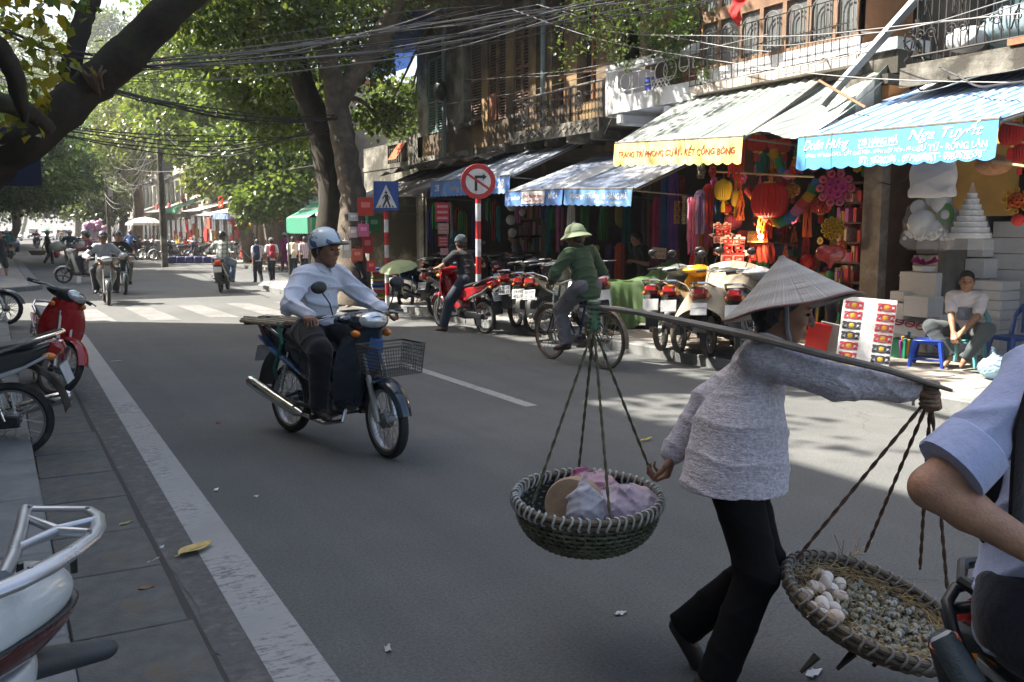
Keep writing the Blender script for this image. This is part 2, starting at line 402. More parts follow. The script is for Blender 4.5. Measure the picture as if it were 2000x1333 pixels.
def worn_paint(name='road_paint', keep=.535, br=1.):
    m, t, p, o = new_mat(name); v = coords(t); f = noise_n(t, v, 20., 9., .8); g = noise_n(t, coords(t, (1, 6, 1)), 9., 6., .7); k = noise_n(t, v, 1.3, 4., .6)
    a = nd(t, 'Math', operation='ADD'); lk(t, f, a.inputs[0]); lk(t, g, a.inputs[1]); a2 = nd(t, 'Math', operation='ADD'); lk(t, a.outputs[0], a2.inputs[0]); lk(t, k, a2.inputs[1])
    dv = nd(t, 'Math', operation='MULTIPLY'); dv.inputs[1].default_value = 1 / 3; lk(t, a2.outputs[0], dv.inputs[0]); mk = ramp(t, dv.outputs[0], keep - .02, keep + .03)
    b = mixc(t, mk, mixc(t, ramp(t, k, .3, .7), (.26 * br, .26 * br, .25 * br), (.36 * br, .355 * br, .34 * br)), (.15 * br ** .5, .147 * br ** .5, .14 * br ** .5))
    lk(t, b, p.inputs['Base Color']); p.inputs['Roughness'].default_value = .75; bumpn(t, noise_n(t, v, 150., 3.), p, .3, .005); return m
ASPH = asphalt_mat()
def sheet(name, poly, z, mat, kind='structure'):
    b = MB(); b.add([(x, y, z) for x, y in poly], [tuple(range(len(poly)))]); o = b.build(name, mat, smooth=False); o['kind'] = kind; return o
sheet('ground', [(-300, -100), (300, -100), (300, 700), (-300, 700)], -.03, M('earth', (.12, .105, .085), .95))
sheet('road', [(-60, -14), (60, -14), (60, 230), (-60, 230)], 0., ASPH)
LW = worn_paint()
def line(poly, mat=None, name='road_marking'): return sheet(name, poly, .004, mat or LW)
def strip(x0, y0, x1, y1, w):
    d = Vector((x1 - x0, y1 - y0)).normalized(); n = Vector((-d.y, d.x)) * w / 2
    return [(x0 + n.x, y0 + n.y), (x0 - n.x, y0 - n.y), (x1 - n.x, y1 - n.y), (x1 + n.x, y1 + n.y)]
line([(.755, 1.2), (.965, 1.2), (1.18, 15.4), (.98, 15.4)])
line(strip(4.2, 10.15, 4.2, 7.1, .13))
XW = worn_paint('crossing_paint', .49, .62)
for i in range(6):
    x = 1.35 + i * 1.02; line([(x, 17.2), (x + .5, 17.0), (x + .42, 20.2), (x - .06, 20.4)], XW)
line(strip(2.2, 30, 4.5, 60, .12)); 
# gutter of concrete slabs along the left kerb
SLAB = M('gutter_concrete', (.105, .105, .098), .9, 0, .32, 9., .5, 70., c2=(.13, .095, .05), amt=.25)
gut = MB(); gut.box((.4, 6., -.01), (.5, 22., .03)); gutter = struct(gut.build('gutter', M('joint_dirt', (.05, .045, .04), .95), smooth=False))
y = 1.2; i = 0
while y < 17:
    L = .62 + .1 * random.random(); b = MB(); b.box((0, 0, 0), (.445 + random.uniform(-.02, .02), L - .016, .03), b=.005)
    o = b.build('slab', SLAB, gutter, (.395 + random.uniform(-.008, .008), y + L / 2, .0075 + random.uniform(-.004, .004)), rz=random.uniform(-.012, .012)); y += L
b = MB(); ee = [(.62 + .05 * math.sin(q * .3) + random.gauss(0, .016), .5 + q * .133) for q in range(126)]
b.add([(x, yy, .003) for x, yy in ee] + [(.82 + .012 * yy + .02 * math.sin(yy * 2.), yy, .003) for x, yy in ee], [(k, 126 + k, 127 + k, k + 1) for k in range(125)])
struct(b.build('road_edge', M('old_asphalt', (.10, .098, .092), .92, 0, .3, 22., .6, 90., c2=(.17, .16, .14), amt=.35), smooth=False))
# kerbs and pavements
KERB = M('kerb_stone', (.17, .175, .17), .85, 0, .25, 5., .35, 60.)
PAVE = M('pavement', (.27, .25, .22), .88, 0, .25, 3., .4, 50.)
def pavement(name, poly, z=.118, mat=None):
    b = MB(); b.prism(poly, z + .3, TR((0, 0, -.3))); return struct(b.build(name, mat or PAVE, smooth=False))
pl = pavement('pavement', [(-4.2, -6), (-.12, -6), (-.12, 19.6), (-.6, 20.6), (-4.2, 21)], mat=M('left_paving', (.15, .155, .15), .85, 0, .25, 4., .35, 60.))
def kerb_run(parent, pts, L=.95, w=.27, h=.15, side=1):
    seg = []
    for a, c in zip(pts[:-1], pts[1:]):
        a, c = Vector(a), Vector(c); d = (c - a); n = max(1, int(d.length / L)); d /= n
        for k in range(n): seg.append((a + d * k, a + d * (k + 1)))
    for a, c in seg:
        m = (a + c) / 2; d = c - a; b = MB(); b.box((0, 0, 0), (w, d.length - .012, h), b=.012)
        b.build('kerb_stone', KERB, parent, (m.x, m.y, h / 2 - .02), rz=math.atan2(d.y, d.x) - math.pi / 2)
kerb_run(pl, [(.03, .6), (.03, 18.6), (-.25, 19.7)])
for y in range(2, 14):
    b = MB(); b.box((0, 0, 0), (.62, .98, .03), b=.006); b.build('paving_slab', M('left_paving', (.15, .155, .15), .85, 0, .25, 4., .35, 60.), pl, (-.43, y + .5, .118))
KX = [(7.42, .2), (7.36, 7.5), (7.28, 10.), (7.14, 13.), (6.98, 17.), (6.6, 20.3), (6.3, 22.6), (6.3, 24.8), (6.8, 26.2), (8., 26.8), (14., 27.)]
pr_ = pavement('pavement', [(x + .1, y) for x, y in KX] + [(20, 27.), (20, .2)])
kerb_run(pr_, KX)
# small concrete tiles laid on the right pavement where they can be told apart
TILE = [M('paving_tile', c, .86, 0, .2, 8., .3, 80.) for c in ((.30, .275, .24), (.26, .24, .21), (.34, .30, .26))]
tb = MB(); tb.box((0, 0, 0), (.29, .29, .02), b=.004); tms = [tb.mesh('paving_tile', m_, False) for m_ in TILE]; nt_ = 0
for iy in range(24):
    for ix in range(8):
        x, yv = 7.72 + ix * .3, 3.9 + iy * .3
        o = link('paving_tile', random.choice(tms), pr_, (x, yv, .118 + random.uniform(-.004, .003))); o.rotation_euler = (random.uniform(-.01, .01), random.uniform(-.01, .01), 0)
pf = pavement('pavement', [(9.35, 36.4), (9.0, 45), (8.6, 60), (10.5, 100), (15, 220), (40, 220), (40, 36.6)])
kerb_run(pf, [(26., 36.5), (9.9, 36.3), (9.2, 36.9), (8.9, 45), (8.5, 60)], L=1.4)
arc = [(-8., 26.6), (-.4, 26.6)] + [(-.4 + 1.4 * math.sin(a), 28. - 1.4 * math.cos(a)) for a in (.4, .8, 1.2, 1.57)] + [(1.0, 36), (1.1, 60), (.6, 120)]
pa = pavement('pavement', arc + [(-10, 220), (-12, 220), (-12, 26.6)]); kerb_run(pa, arc[1:8], L=.9, w=.3)
# litter and fallen leaves lying on the road
def fallen(px, py, L, W, rz, c, label, curl=.25):
    p = G(px, py); b = MB()
    def f(u, v):
        x = (u - .5) * L; ww = W * math.sin(math.pi * min(max(u, .02), .98)) ** .7 * (1.1 - .4 * u); yy = (v - .5) * ww
        return (x, yy, .012 + curl * W * (abs(v - .5) * 2) ** 2 * .35 + .004 * math.sin(u * 9) * .5)
    b.grid(f, 12, 6); b.tube([(-L * .5 - L * .14, 0, .012), (-L * .45, 0, .012), (L * .45, 0, .014)], .0022, 5)
    o = b.build('fallen_leaf', M('dry_leaf', c, .7, 0, .3, 22., .3, 40.), loc=(p.x, p.y, .006), rz=rz); tag(o, label, 'leaf', 'leaves fallen on the road'); return o
fallen(383, 1078, .21, .11, .55, (.5, .36, .13), 'large yellow dry leaf lying across the edge of the white road line')
fallen(300, 1102, .085, .025, .7, (.46, .36, .2), 'thin pale curled leaf lying in the gutter left of the large yellow leaf')
fallen(286, 1158, .07, .04, .0, (.36, .16, .05), 'small reddish brown leaf lying in the gutter below the thin pale leaf', .5)
fallen(93, 935, .14, .05, .1, (.33, .15, .05), 'brown leaf lying in the gutter beside the kerb stones', .4)
fallen(246, 1030, .08, .04, .5, (.35, .36, .12), 'greenish withered leaf lying on the stained gutter slab', .5)
fallen(1262, 862, .16, .03, .3, (.6, .47, .05), 'bright yellow leaf lying on the sunlit road beside the left basket rope', .1)
fallen(228, 708, .12, .03, .2, (.45, .42, .3), 'pale straw coloured leaf lying on asphalt beside the white line near the red motorbike', .1)
fallen(1000, 620, .1, .04, .1, (.35, .24, .1), 'brown leaf lying on the sunlit kerb side under the black parked motorbikes', .1)
def scrap(px, py, s, c, rz, label):
    p = G(px, py); b = MB(); n = 7
    b.grid(lambda u, v: ((u - .5) * s * (1 + .3 * math.sin(v * 5)), (v - .5) * s * .45, .006 + .006 * math.sin(u * 8 + v * 5)), 7, 4, thick=.002)
    tag(b.build('paper_scrap', paper(c), loc=(p.x, p.y, .003), rz=rz), label, 'litter', 'scraps of litter on the road')
scrap(1588, 1318, .075, (.75, .75, .78), .3, 'crumpled white and lilac scrap on the road below the egg tray')
scrap(1211, 1201, .05, (.72, .72, .7), 0, 'small white scrap on the road to the left of the walking woman')
scrap(422, 959, .04, (.8, .82, .85), 1, 'tiny white scrap on the road right of the white line')
scrap(316, 1072, .03, (.7, .7, .7), 1, 'tiny pale scrap in the gutter left of the large yellow leaf')
scrap(500, 972, .03, (.7, .7, .72), .2, 'tiny grey scrap on the open asphalt below the blue motorbike')
scrap(426, 828, .03, (.5, .12, .08), .2, 'tiny red scrap on the asphalt left of the blue motorbike')
scrap(757, 1270, .05, (.45, .42, .36), 1.3, 'thin straw coloured twig scrap on the road at the bottom edge')
# ------------------------------------------------------------------ houses on the left side of the street, seen only at the frame's edge
def plain_house(label, x0, x1, y0, y1, h, colr, face=1, floors=3, roofc=(.25, .1, .06), group='houses along the left side', wcol=(.16, .12, .08)):
    """row house with its street front at x1 (face=1) or x0 (face=-1)"""
    t = thing('house', label, 'house', ((x0 + x1) / 2, (y0 + y1) / 2, 0), 0, group); W, D = x1 - x0, y1 - y0
    m = M('render', colr, .9, 0, .25, 1.2, .3, 30., c2=tuple(k * .4 for k in colr), amt=.5)
    b = MB(); b.box((0, 0, h / 2), (W, D, h)); b.build('wall', m, t, smooth=False)
    b = MB(); b.box((0, 0, h + .12), (W + .5, D + .1, .24)); b.build('roof', M('rooftile', roofc, .9, 0, .3, 4.), t, smooth=False)
    xf = face * W / 2; nw = max(1, int(D / 2.2)); fh = h / floors
    for f in range(floors):
        for k in range(nw):
            yy = -D / 2 + (k + .5) * D / nw; wh = fh * .55; zz = fh * f + fh * .5; ww = min(1.25, D / nw * .6)
            b = MB(); b.box((xf, yy, zz), (.1, ww + .16, wh + .16)); fr = b.build('window' if f else 'door', M('wood', wcol, .7), t, smooth=False)
            b = MB(); b.box((xf + face * .045, yy - ww * .25, zz), (.03, ww * .46, wh)); b.box((xf + face * .045, yy + ww * .25, zz), (.03, ww * .46, wh)); b.build('pane', M('dark_glass', (.02, .025, .03), .12), fr, smooth=False)
        b = MB(); b.box((xf + face * .1, 0, fh * (f + 1) - .15), (.2, D, .16)); b.build('ledge', m, t, smooth=False)
    return t
plain_house('grey plastered house on the left behind the camera, three storeys', -11, -3.2, -6, 4, 11.0, (.4, .38, .33))
plain_house('cream row house on the left beside the parked red motorbike', -11, -3.1, 4.02, 14.4, 11.3, (.45, .38, .25))
plain_house('tall yellowish corner house on the left of the crossing', -11, -3.0, 14.42, 21.1, 13.9, (.46, .37, .2), floors=4)
plain_house('grey house beyond the crossing on the left under trees', -11, -2.6, 29., 44, 12., (.36, .34, .31))
plain_house('far ochre house on the left side under dark trees', -11, -2.6, 44.1, 70, 10., (.4, .3, .16))
plain_house('far pale house on the left at the end of the street', -11, -3., 70.1, 120, 10., (.4, .38, .35))
# ------------------------------------------------------------------ row houses along the right side
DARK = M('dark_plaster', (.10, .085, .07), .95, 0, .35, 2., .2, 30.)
OCHRE = M('ochre_plaster', (.25, .165, .075), .92, 0, .35, 1.6, .5, 40., c2=(.09, .065, .045), amt=.75)
GREYW = M('grey_render', (.30, .285, .25), .92, 0, .3, 2., .5, 40., c2=(.08, .075, .06), amt=.7)
WHITEW = M('white_render', (.62, .64, .66), .85, 0, .12, 3., .2, 40., c2=(.3, .3, .28), amt=.35)
CONC = M('stained_concrete', (.24, .225, .19), .93, 0, .35, 3., .6, 40., c2=(.05, .045, .035), amt=.85)
WOOD = M('brown_wood', (.26, .12, .055), .6, 0, .3, 5., .3, 60.)
WOODD = M('dark_wood', (.085, .05, .032), .7, 0, .35, 5., .4, 60.)
IRON = M('dark_iron', (.035, .033, .03), .6, .4, .3, 20.)
RUST = M('grey_iron', (.16, .15, .14), .6, .3, .3, 12.)
def wbox(t, x0, x1, y0, y1, z0, z1, m, name='wall'):
    b = MB(); b.box(((x0 + x1) / 2, (y0 + y1) / 2, (z0 + z1) / 2), (abs(x1 - x0), abs(y1 - y0), abs(z1 - z0))); return b.build(name, m, t, smooth=False)
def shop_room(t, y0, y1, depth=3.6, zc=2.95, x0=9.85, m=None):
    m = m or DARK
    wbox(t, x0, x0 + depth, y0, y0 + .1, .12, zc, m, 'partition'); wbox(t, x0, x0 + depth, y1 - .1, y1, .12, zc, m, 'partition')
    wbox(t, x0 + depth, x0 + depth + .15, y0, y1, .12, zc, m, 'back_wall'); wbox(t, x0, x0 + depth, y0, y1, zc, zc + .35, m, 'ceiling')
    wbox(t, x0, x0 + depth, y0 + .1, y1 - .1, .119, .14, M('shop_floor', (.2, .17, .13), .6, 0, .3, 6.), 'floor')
def house(label, y0, y1):
    t = thing('house', label, 'house', group='old row houses above the shops'); return t
def louvre(t, x, y0, y1, z0, z1, m, ms=None, n=None, name='shutter'):
    """one shutter leaf in the facade plane: frame and separate slats"""
    w_, h_ = y1 - y0, z1 - z0; b = MB(); fr = .045
    for yy in (y0 + fr / 2, y1 - fr / 2): b.box((x, yy, (z0 + z1) / 2), (.04, fr, h_))
    for zz in (z0 + fr / 2, z0 + h_ * .42, z1 - fr / 2): b.box((x, (y0 + y1) / 2, zz), (.038, w_ - 2 * fr, fr))
    s = b.build(name, m, t, smooth=False); n = n or int((h_) / .065); sb = MB(); sb.box((0, 0, 0), (.04, w_ - 2 * fr - .01, .008), TR(ry=R(-38))); sm = sb.mesh('slat', ms or m, False)
    for i in range(n):
        z = z0 + fr + (i + .5) * (h_ - 2 * fr) / n
        if abs(z - (z0 + h_ * .42)) > .04: link('slat', sm, s, (x, (y0 + y1) / 2, z))
    return s
Y = lambda px, X=9.8, py=200: AX(px, py, X).y
# ---- house A: old two-storey house with shutters and an iron balcony
A = house('old ochre two storey house with tall shutters and dark iron balcony', 12.8, 22.4)
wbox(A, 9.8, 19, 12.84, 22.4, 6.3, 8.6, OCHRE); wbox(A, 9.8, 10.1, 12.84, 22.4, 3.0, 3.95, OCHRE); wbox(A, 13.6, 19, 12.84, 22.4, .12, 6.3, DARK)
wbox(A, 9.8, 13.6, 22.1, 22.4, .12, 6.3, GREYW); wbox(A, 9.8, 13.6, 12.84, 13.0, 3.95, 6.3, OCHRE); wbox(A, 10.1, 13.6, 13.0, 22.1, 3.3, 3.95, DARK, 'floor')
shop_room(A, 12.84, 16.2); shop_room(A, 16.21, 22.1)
pil = [(Y(815), Y(835)), (Y(868), Y(905)), (Y(941), Y(953)), (Y(988), Y(1003)), (Y(1033), Y(1046)), (Y(1058), Y(1077)), (Y(1106), Y(1126)), (Y(1164), Y(1196))]
for i, (b_, a_) in enumerate(pil):
    wbox(A, 9.8, 10.05, max(a_, 12.85), min(b_, 22.09), 3.95, 6.3, GREYW if i < 2 else OCHRE, 'pilaster')
wbox(A, 9.74, 9.8, 12.9, 22.3, 6.02, 6.22, CONC, 'cornice'); wbox(A, 9.72, 9.8, 12.9, 22.35, 3.28, 3.42, CONC, 'cornice')
GRNS = M('faded_green_shutter', (.16, .25, .22), .75, 0, .3, 8.); BRS = M('weathered_brown_shutter', (.13, .075, .05), .75, 0, .35, 8., .3, 60., c2=(.3, .16, .09), amt=.3)
DK = M('dark_room_shade', (.012, .011, .01), .9)  # near-black panels: the shade of unlit rooms put into their colour
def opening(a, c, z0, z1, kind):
    wbox(A, 10.02, 10.05, c, a, z0, z1, DK, 'dark_backing')
    if kind == 'green': louvre(A, 9.83, c + .02, (a + c) / 2 - .01, z0 + .02, z1 - .5, GRNS); louvre(A, 9.83, (a + c) / 2 + .01, a - .02, z0 + .02, z1 - .5, GRNS)
    if kind == 'brown': louvre(A, 9.84, c + .02, c + (a - c) * .62, z0 + .02, z1 - .1, BRS)
    if kind == 'two': louvre(A, 9.84, c + .02, (a + c) / 2 - .01, z0 + .02, z1 - .1, BRS); louvre(A, 9.84, (a + c) / 2 + .01, a - .02, z0 + .02, z1 - .1, BRS)
    if kind == 'door':
        wbox(A, 9.93, 9.99, c + .02, c + (a - c) * .32, z0, z1 - .1, WOOD, 'door_leaf'); wbox(A, 9.93, 9.98, c + (a - c) * .45, c + (a - c) * .55, z0, z1 - .1, WOOD, 'door_post')
        wbox(A, 9.94, 9.975, c, a, z0 + .55, z0 + .62, WOOD, 'rail')
for (a, c, z0, kd) in ((pil[0][1], pil[1][0], 3.96, 'green'), (pil[1][1], pil[2][0], 4.05, 'brown'), (pil[2][1], pil[3][0], 3.96, 'two'), (pil[3][1], pil[4][0], 4.0, 'two'), (pil[4][1], pil[5][0], 4., ''), (pil[5][1], pil[6][0], 3.96, 'door'), (pil[6][1], pil[7][0], 3.96, 'door')):
    opening(a, c, z0, 6.3, kd)
wbox(A, 9.62, 9.8, pil[2][0] + .02, pil[1][1] - .02, 3.93, 4.02, CONC, 'sill'); wbox(A, 9.66, 9.8, pil[4][0] + .02, pil[3][1] - .02, 3.9, 3.98, CONC, 'sill')
wbox(A, 9.78, 9.8, pil[2][1] - .1, pil[2][1] - .42, 3.97, 4.55, M('brown_panel', (.2, .07, .04), .6), 'door_leaf')
for yy in (Y(873), Y(1067)):
    b = MB(); b.tube([(9.72, yy, 3.3), (9.72, yy, 6.2), (9.8, yy, 6.4)], .05, 8); b.build('drainpipe', M('grey_green_pipe', (.2, .26, .26), .5), A)
# eave: tin and tile overhang with brackets
b = MB(); b.box((9.2, 17.6, 6.75), (1.7, 9.8, .1), TR()); b.build('eave', M('rusty_tin', (.13, .115, .10), .8, .2, .4, 4., .4, 20., c2=(.2, .09, .04), amt=.5), A, smooth=False)
for k in range(9):
    yy = 13.2 + k * 1.1; b = MB(); b.tube([(9.8, yy, 6.1), (9.5, yy, 6.45), (8.6, yy, 6.69)], .035, 6); b.build('bracket', WOODD, A)
b = MB(); b.box((13.5, 17.6, 8.75), (9.6, 9.9, .14)); b.build('roof', M('rooftile', (.2, .09, .06), .9, 0, .35, 4.), A, smooth=False)
# iron balcony
bal = wbox(A, 8.95, 9.8, 12.86, Y(1003, 9.0, 195), 3.32, 3.44, CONC, 'balcony')
by0, by1 = 12.88, Y(1003, 9., 195)
zf = lambda y: 4.06
b = MB(); b.tube([(9.0, by0, 4.06), (9.0, by1, 4.06), (9.78, by1, 4.06)], .022, 8); b.build('handrail', RUST, bal)
pm = MB(); pm.box((0, 0, .31), (.03, .03, .62)); pmm = pm.mesh('post', IRON, False)
for k in range(4): link('post', pmm, bal, (9.0, by0 + .02 + (by1 - by0 - .04) * k / 3, 3.44))
def scroll(b, cx, cz, r, n=14, turns=1.4, flip=1, rad=.007, a0=0.):
    b.tube([(0, cx + flip * r * (1 - k / n * .8) * math.cos(a0 + turns * 2 * math.pi * k / n), cz + r * (1 - k / n * .8) * math.sin(a0 + turns * 2 * math.pi * k / n)) for k in range(n + 1)], rad, 5)
bm = MB()
for k in range(30):
    bm.tube([(0, k * .1 + .04, 0), (0, k * .1 + .04, .6)], .006, 5)
    scroll(bm, k * .1 + .09, .14, .045, 10); scroll(bm, k * .1 + .09, .30, .045, 10, flip=-1); scroll(bm, k * .1 + .09, .45, .045, 10)
gr = bm.build('iron_scrollwork', IRON, bal, (9.0, by0 + .02, 3.45)); gr['kind'] = 'stuff'
for yy in (by0 + .75, by1 - .45):
    b = MB(); 
    for rr in (.16, .1): b.tube([(0, rr * .72 * math.cos(a), 1.25 * rr * math.sin(a)) for a in [i * math.pi / 10 for i in range(21)]], .011, 6)
    for a in range(4): b.tube([(0, .1 * math.cos(a * .785), .13 * math.sin(a * .785)), (0, -.1 * math.cos(a * .785), -.13 * math.sin(a * .785))], .008, 5)
    b.build('medallion', RUST, bal, (8.985, yy, 3.76))
fl = wbox(A, 8.9, 8.95, by0, by1, 3.22, 3.45, CONC, 'fascia')
dm = MB(); dm.tube([(0, -.09, 0), (0, 0, .065), (0, .09, 0), (0, 0, -.065), (0, -.09, 0)], .009, 5); dmm = dm.mesh('diamond', GREYW)
for k in range(13): link('diamond', dmm, fl, (8.895, by0 + .15 + k * (by1 - by0 - .2) / 13, 3.335))
for k in range(5):
    b = MB(); b.box((9.35, by0 + .3 + k * .75, 3.2), (.8, .1, .2), b=.02); b.build('console', CONC, bal, smooth=False)
# sooty tin skirt and cables hanging under the balcony line
b = MB(); b.grid(lambda u, v: (9.75 - 1.1 * v, 16.2 + 6.0 * u, 3.28 - .28 * v + .04 * math.sin(u * 46 + v * 3) + .03 * math.sin(u * 11)), 60, 6, thick=.02)
b.build('tin_skirt', M('sooty_tin', (.05, .045, .04), .85, .2, .5, 6., .5, 20., c2=(.22, .13, .07), amt=.3), A)
# ---- annexe beyond house A
N = house('low grey annexe with concrete parapet beyond the shuttered house', 22.4, 26.4)
wbox(N, 9.8, 18, 22.42, 26.4, 2.6, 3.35, CONC); wbox(N, 13.5, 18, 22.42, 26.4, .12, 2.6, DARK); wbox(N, 9.8, 13.5, 26.1, 26.4, .12, 2.6, GREYW); wbox(N, 9.8, 10., 22.42, 23.1, 3.35, 4.05, CONC, 'parapet')
wbox(N, 9.82, 13.5, 22.42, 22.6, .12, 2.6, DARK, 'partition')
wbox(N, 9.8, 10., 24.5, 26.4, 3.35, 3.95, CONC, 'parapet'); wbox(N, 9.78, 10.05, 22.42, 26.45, 3.28, 3.4, CONC, 'ledge')
bm_ = MB(); bm_.lathe([(.035, 0), (.05, .06), (.028, .2), (.05, .36), (.035, .5)], 8); bmm = bm_.mesh('baluster', CONC)
for k in range(9): link('baluster', bmm, N, (9.88, 23.2 + k * .16, 3.4))
wbox(N, 9.8, 9.98, 23.1, 24.5, 3.9, 3.98, CONC, 'rail')
b = MB(); b.grid(lambda u, v: (9.78 - .3 * v, 23.15 + u * .55, 3.9 - .45 * v), 6, 6); tag(b.build('orange_cloth', cloth((.5, .09, .03))), 'orange cloth hung over the concrete balustrade of the low annexe', 'cloth')
# ---- house B: white balcony with white metal ornaments
B = house('narrow house with white framed balcony of metal circles', 10.6, 12.8)
wbox(B, 9.9, 19, 10.66, 12.8, 6.4, 8.9, OCHRE); wbox(B, 9.9, 10.2, 10.66, 12.8, 2.95, 3.5, OCHRE); wbox(B, 10.4, 19, 10.66, 12.8, 3.5, 6.4, M('brown_boards', (.075, .05, .03), .8, 0, .3, 12., 0, 60., st=(1, 9, 1)), 'wall')
wbox(B, 13.6, 19, 10.66, 12.8, .12, 3.3, DARK)
shop_room(B, 10.66, 12.8)
y0b, y1b = Y(1362, 9., 180) - .03, Y(1192, 9., 213)
bb = wbox(B, 9.02, 9.9, y0b, y1b, 3.5, 3.6, WHITEW, 'balcony')
def frm(z0, z1, ya, yb): return wbox(B, 8.94, 9.02, ya, yb, z0, z1, WHITEW, 'balcony_wall')
frm(3.46, 3.72, y0b, y1b); frm(4.11, 4.24, y0b, y1b); frm(3.72, 4.11, y1b - .28, y1b); wbox(B, 8.93, 9.9, y1b - .02, y1b + .04, 3.44, 4.25, WHITEW, 'balcony_wall')
b = MB(); b.prism([(0, 0), (.16, 0), (0, .14)], .06, TR((8.95, y1b - .28, 3.72)) @ Matrix(((0, 0, 1, 0), (-1, 0, 0, 0), (0, 1, 0, 0), (0, 0, 0, 1)))); b.build('chamfer', WHITEW, B, smooth=False)
orn = MB(); L = y1b - .3 - y0b
def T(pts): orn.tube([(8.98, y1b - .3 - a * L, 3.72 + h * .39) for a, h in pts], .0085, 6)
def ring(a, h, r): T([(a + r * math.cos(q * math.pi / 9) / L * 1., h + r / .39 * math.sin(q * math.pi / 9)) for q in range(19)])
ring(.07, .55, .13); ring(.55, .62, .15); ring(.66, .62, .15); ring(.83, .72, .11)
for pts in ([(.0, .2), (.33, .2)], [(.17, 0), (.17, .85)], [(.17, .85), (.3, .85)], [(.26, .2), (.26, .85)], [(.3, .85), (.36, .85), (.36, .55), (.42, .55), (.42, .25), (.33, .25), (.33, .55), (.36, .55)], [(.42, .9), (.42, .7), (.47, .7), (.47, .4)], [(.78, 1), (.78, .6), (.9, .6), (.9, .9), (1., .9)], [(.9, .6), (.9, .2), (1., .2)], [(.94, .9), (.94, .5), (1., .5)]): T(pts)
for k in range(5): T([(.44 + k * .045, .02), (.49 + k * .045, .34)]); T([(.49 + k * .045, .02), (.44 + k * .045, .34)])
T([(.43, .02), (.72, .02)]); T([(.43, .36), (.72, .36)]); T([(.43, .02), (.43, .36)])
orn.build('ornament', M('white_metal', (.6, .6, .58), .6), B)
for yy in (11.2, 12.4):
    b = MB(); b.box((9.4, yy, 3.36), (.9, .16, .18), b=.03); b.build('console', WHITEW, B, smooth=False)
b = MB(); b.ell((9.2, y0b + .42, 3.86), (.1, .1, .06)); b.lathe([(.06, 3.6), (.09, 3.82)], 10, TR((9.2, y0b + .42, 0))); tag(b.build('flower_pot', M('terracotta', (.3, .12, .06), .8)), 'clay pot with plant behind the white balcony ornaments', 'pot')
b = MB(); b.box((9.1, y1b - .95, 3.79), (.1, .22, .3), b=.01); tag(b.build('blue_box', plastic((.05, .08, .35))), 'small dark blue box standing behind the white balcony lattice', 'box')
# ---- house C: glazed bay with wooden frames above the decoration shop
Cc = house('house with brown wooden glazed bay above the striped awning', 7.9, 10.6)
wbox(Cc, 9.9, 19, 7.92, 10.62, 5.6, 9., GREYW); wbox(Cc, 13.6, 19, 7.92, 10.62, .12, 5.6, DARK); shop_room(Cc, 7.95, 10.6, m=M('shop_dim', (.12, .07, .05), .9, 0, .3, 4.))
yb0, yb1, xb = Y(1682, 9., 60), Y(1366, 9., 100), 9.0
wbox(Cc, 9.02, 9.9, yb0, yb1, 3.4, 3.66, GREYW, 'bay_floor'); wbox(Cc, 8.98, 9.02, yb0, yb1 + .01, 3.64, 3.84, M('white_panel', (.66, .67, .68), .6), 'base_panel')
wbox(Cc, 8.9, 9.02, yb0 - .05, yb1 + .05, 3.5, 3.62, M('pale_ledge', (.5, .44, .38), .8, 0, .2, 4., c2=(.2, .16, .12), amt=.4), 'ledge'); wbox(Cc, 9.0, 9.9, yb0, yb0 + .06, 3.66, 5.6, WOOD, 'side_wall'); wbox(Cc, 9.0, 9.9, yb1 - .06, yb1, 3.66, 5.6, WOOD, 'side_wall')
wbox(Cc, 9.06, 9.9, yb0, yb1, 5.5, 5.62, WOOD, 'bay_roof')
npn = 7; GLS = M('window_glass', (.13, .14, .14), .06, 0, .3, 2., spec=.8); FRW = M('tan_wood', (.19, .11, .06), .6, 0, .25, 6., .2, 50.)
pw = (yb1 - yb0) / npn
for r_, (z0, z1) in enumerate(((3.84, 4.52), (4.6, 5.5))):
    for k in range(npn):
        ya = yb0 + k * pw; fr_ = MB()
        for (c, s) in (((9.03, ya + .018, (z0 + z1) / 2), (.06, .036, z1 - z0)), ((9.03, ya + pw - .018, (z0 + z1) / 2), (.06, .034, z1 - z0)), ((9.03, ya + pw / 2, z0 + .025), (.058, pw - .072, .05)), ((9.03, ya + pw / 2, z1 - .02), (.058, pw - .072, .04))): fr_.box(c, s)
        f_ = fr_.build('window', FRW, Cc, smooth=False); b = MB(); b.box((9.05, ya + pw / 2, (z0 + z1) / 2), (.012, pw - .06, z1 - z0 - .06)); b.build('pane', GLS, f_, smooth=False)
        if (k + r_) % 1 == 0:
            g_ = MB(); cy_ = ya + pw / 2; rr = pw * .36
            for q in (1., .6): g_.tube([(8.985, cy_ - rr * q, z0 + .08)] + [(8.985, cy_ - rr * q * math.cos(a), z1 - .12 - rr + rr * q * math.sin(a)) for a in [i * math.pi / 8 for i in range(9)]] + [(8.985, cy_ + rr * q, z0 + .08)], .008, 5)
            g_.build('grille', M('pale_iron', (.2, .19, .18), .5, .3), f_)
wbox(Cc, 9.0, 9.08, yb0, yb1, 4.52, 4.6, FRW, 'transom')
barm = MB(); barm.tube([(0, 0, 0), (0, 0, .66)], .007, 5); bmx = barm.mesh('bar', IRON); nb = 24
rl = MB()
for z in (3.62, 3.98, 4.28): rl.tube([(8.82, yb0 + .02, z), (8.82, yb1, z)], .008, 5)
rail = rl.build('bar_rail', IRON, Cc)
for k in range(nb): link('bar', bmx, rail, (8.82, yb0 + .03 + k * (yb1 - yb0 - .05) / (nb - 1), 3.62))
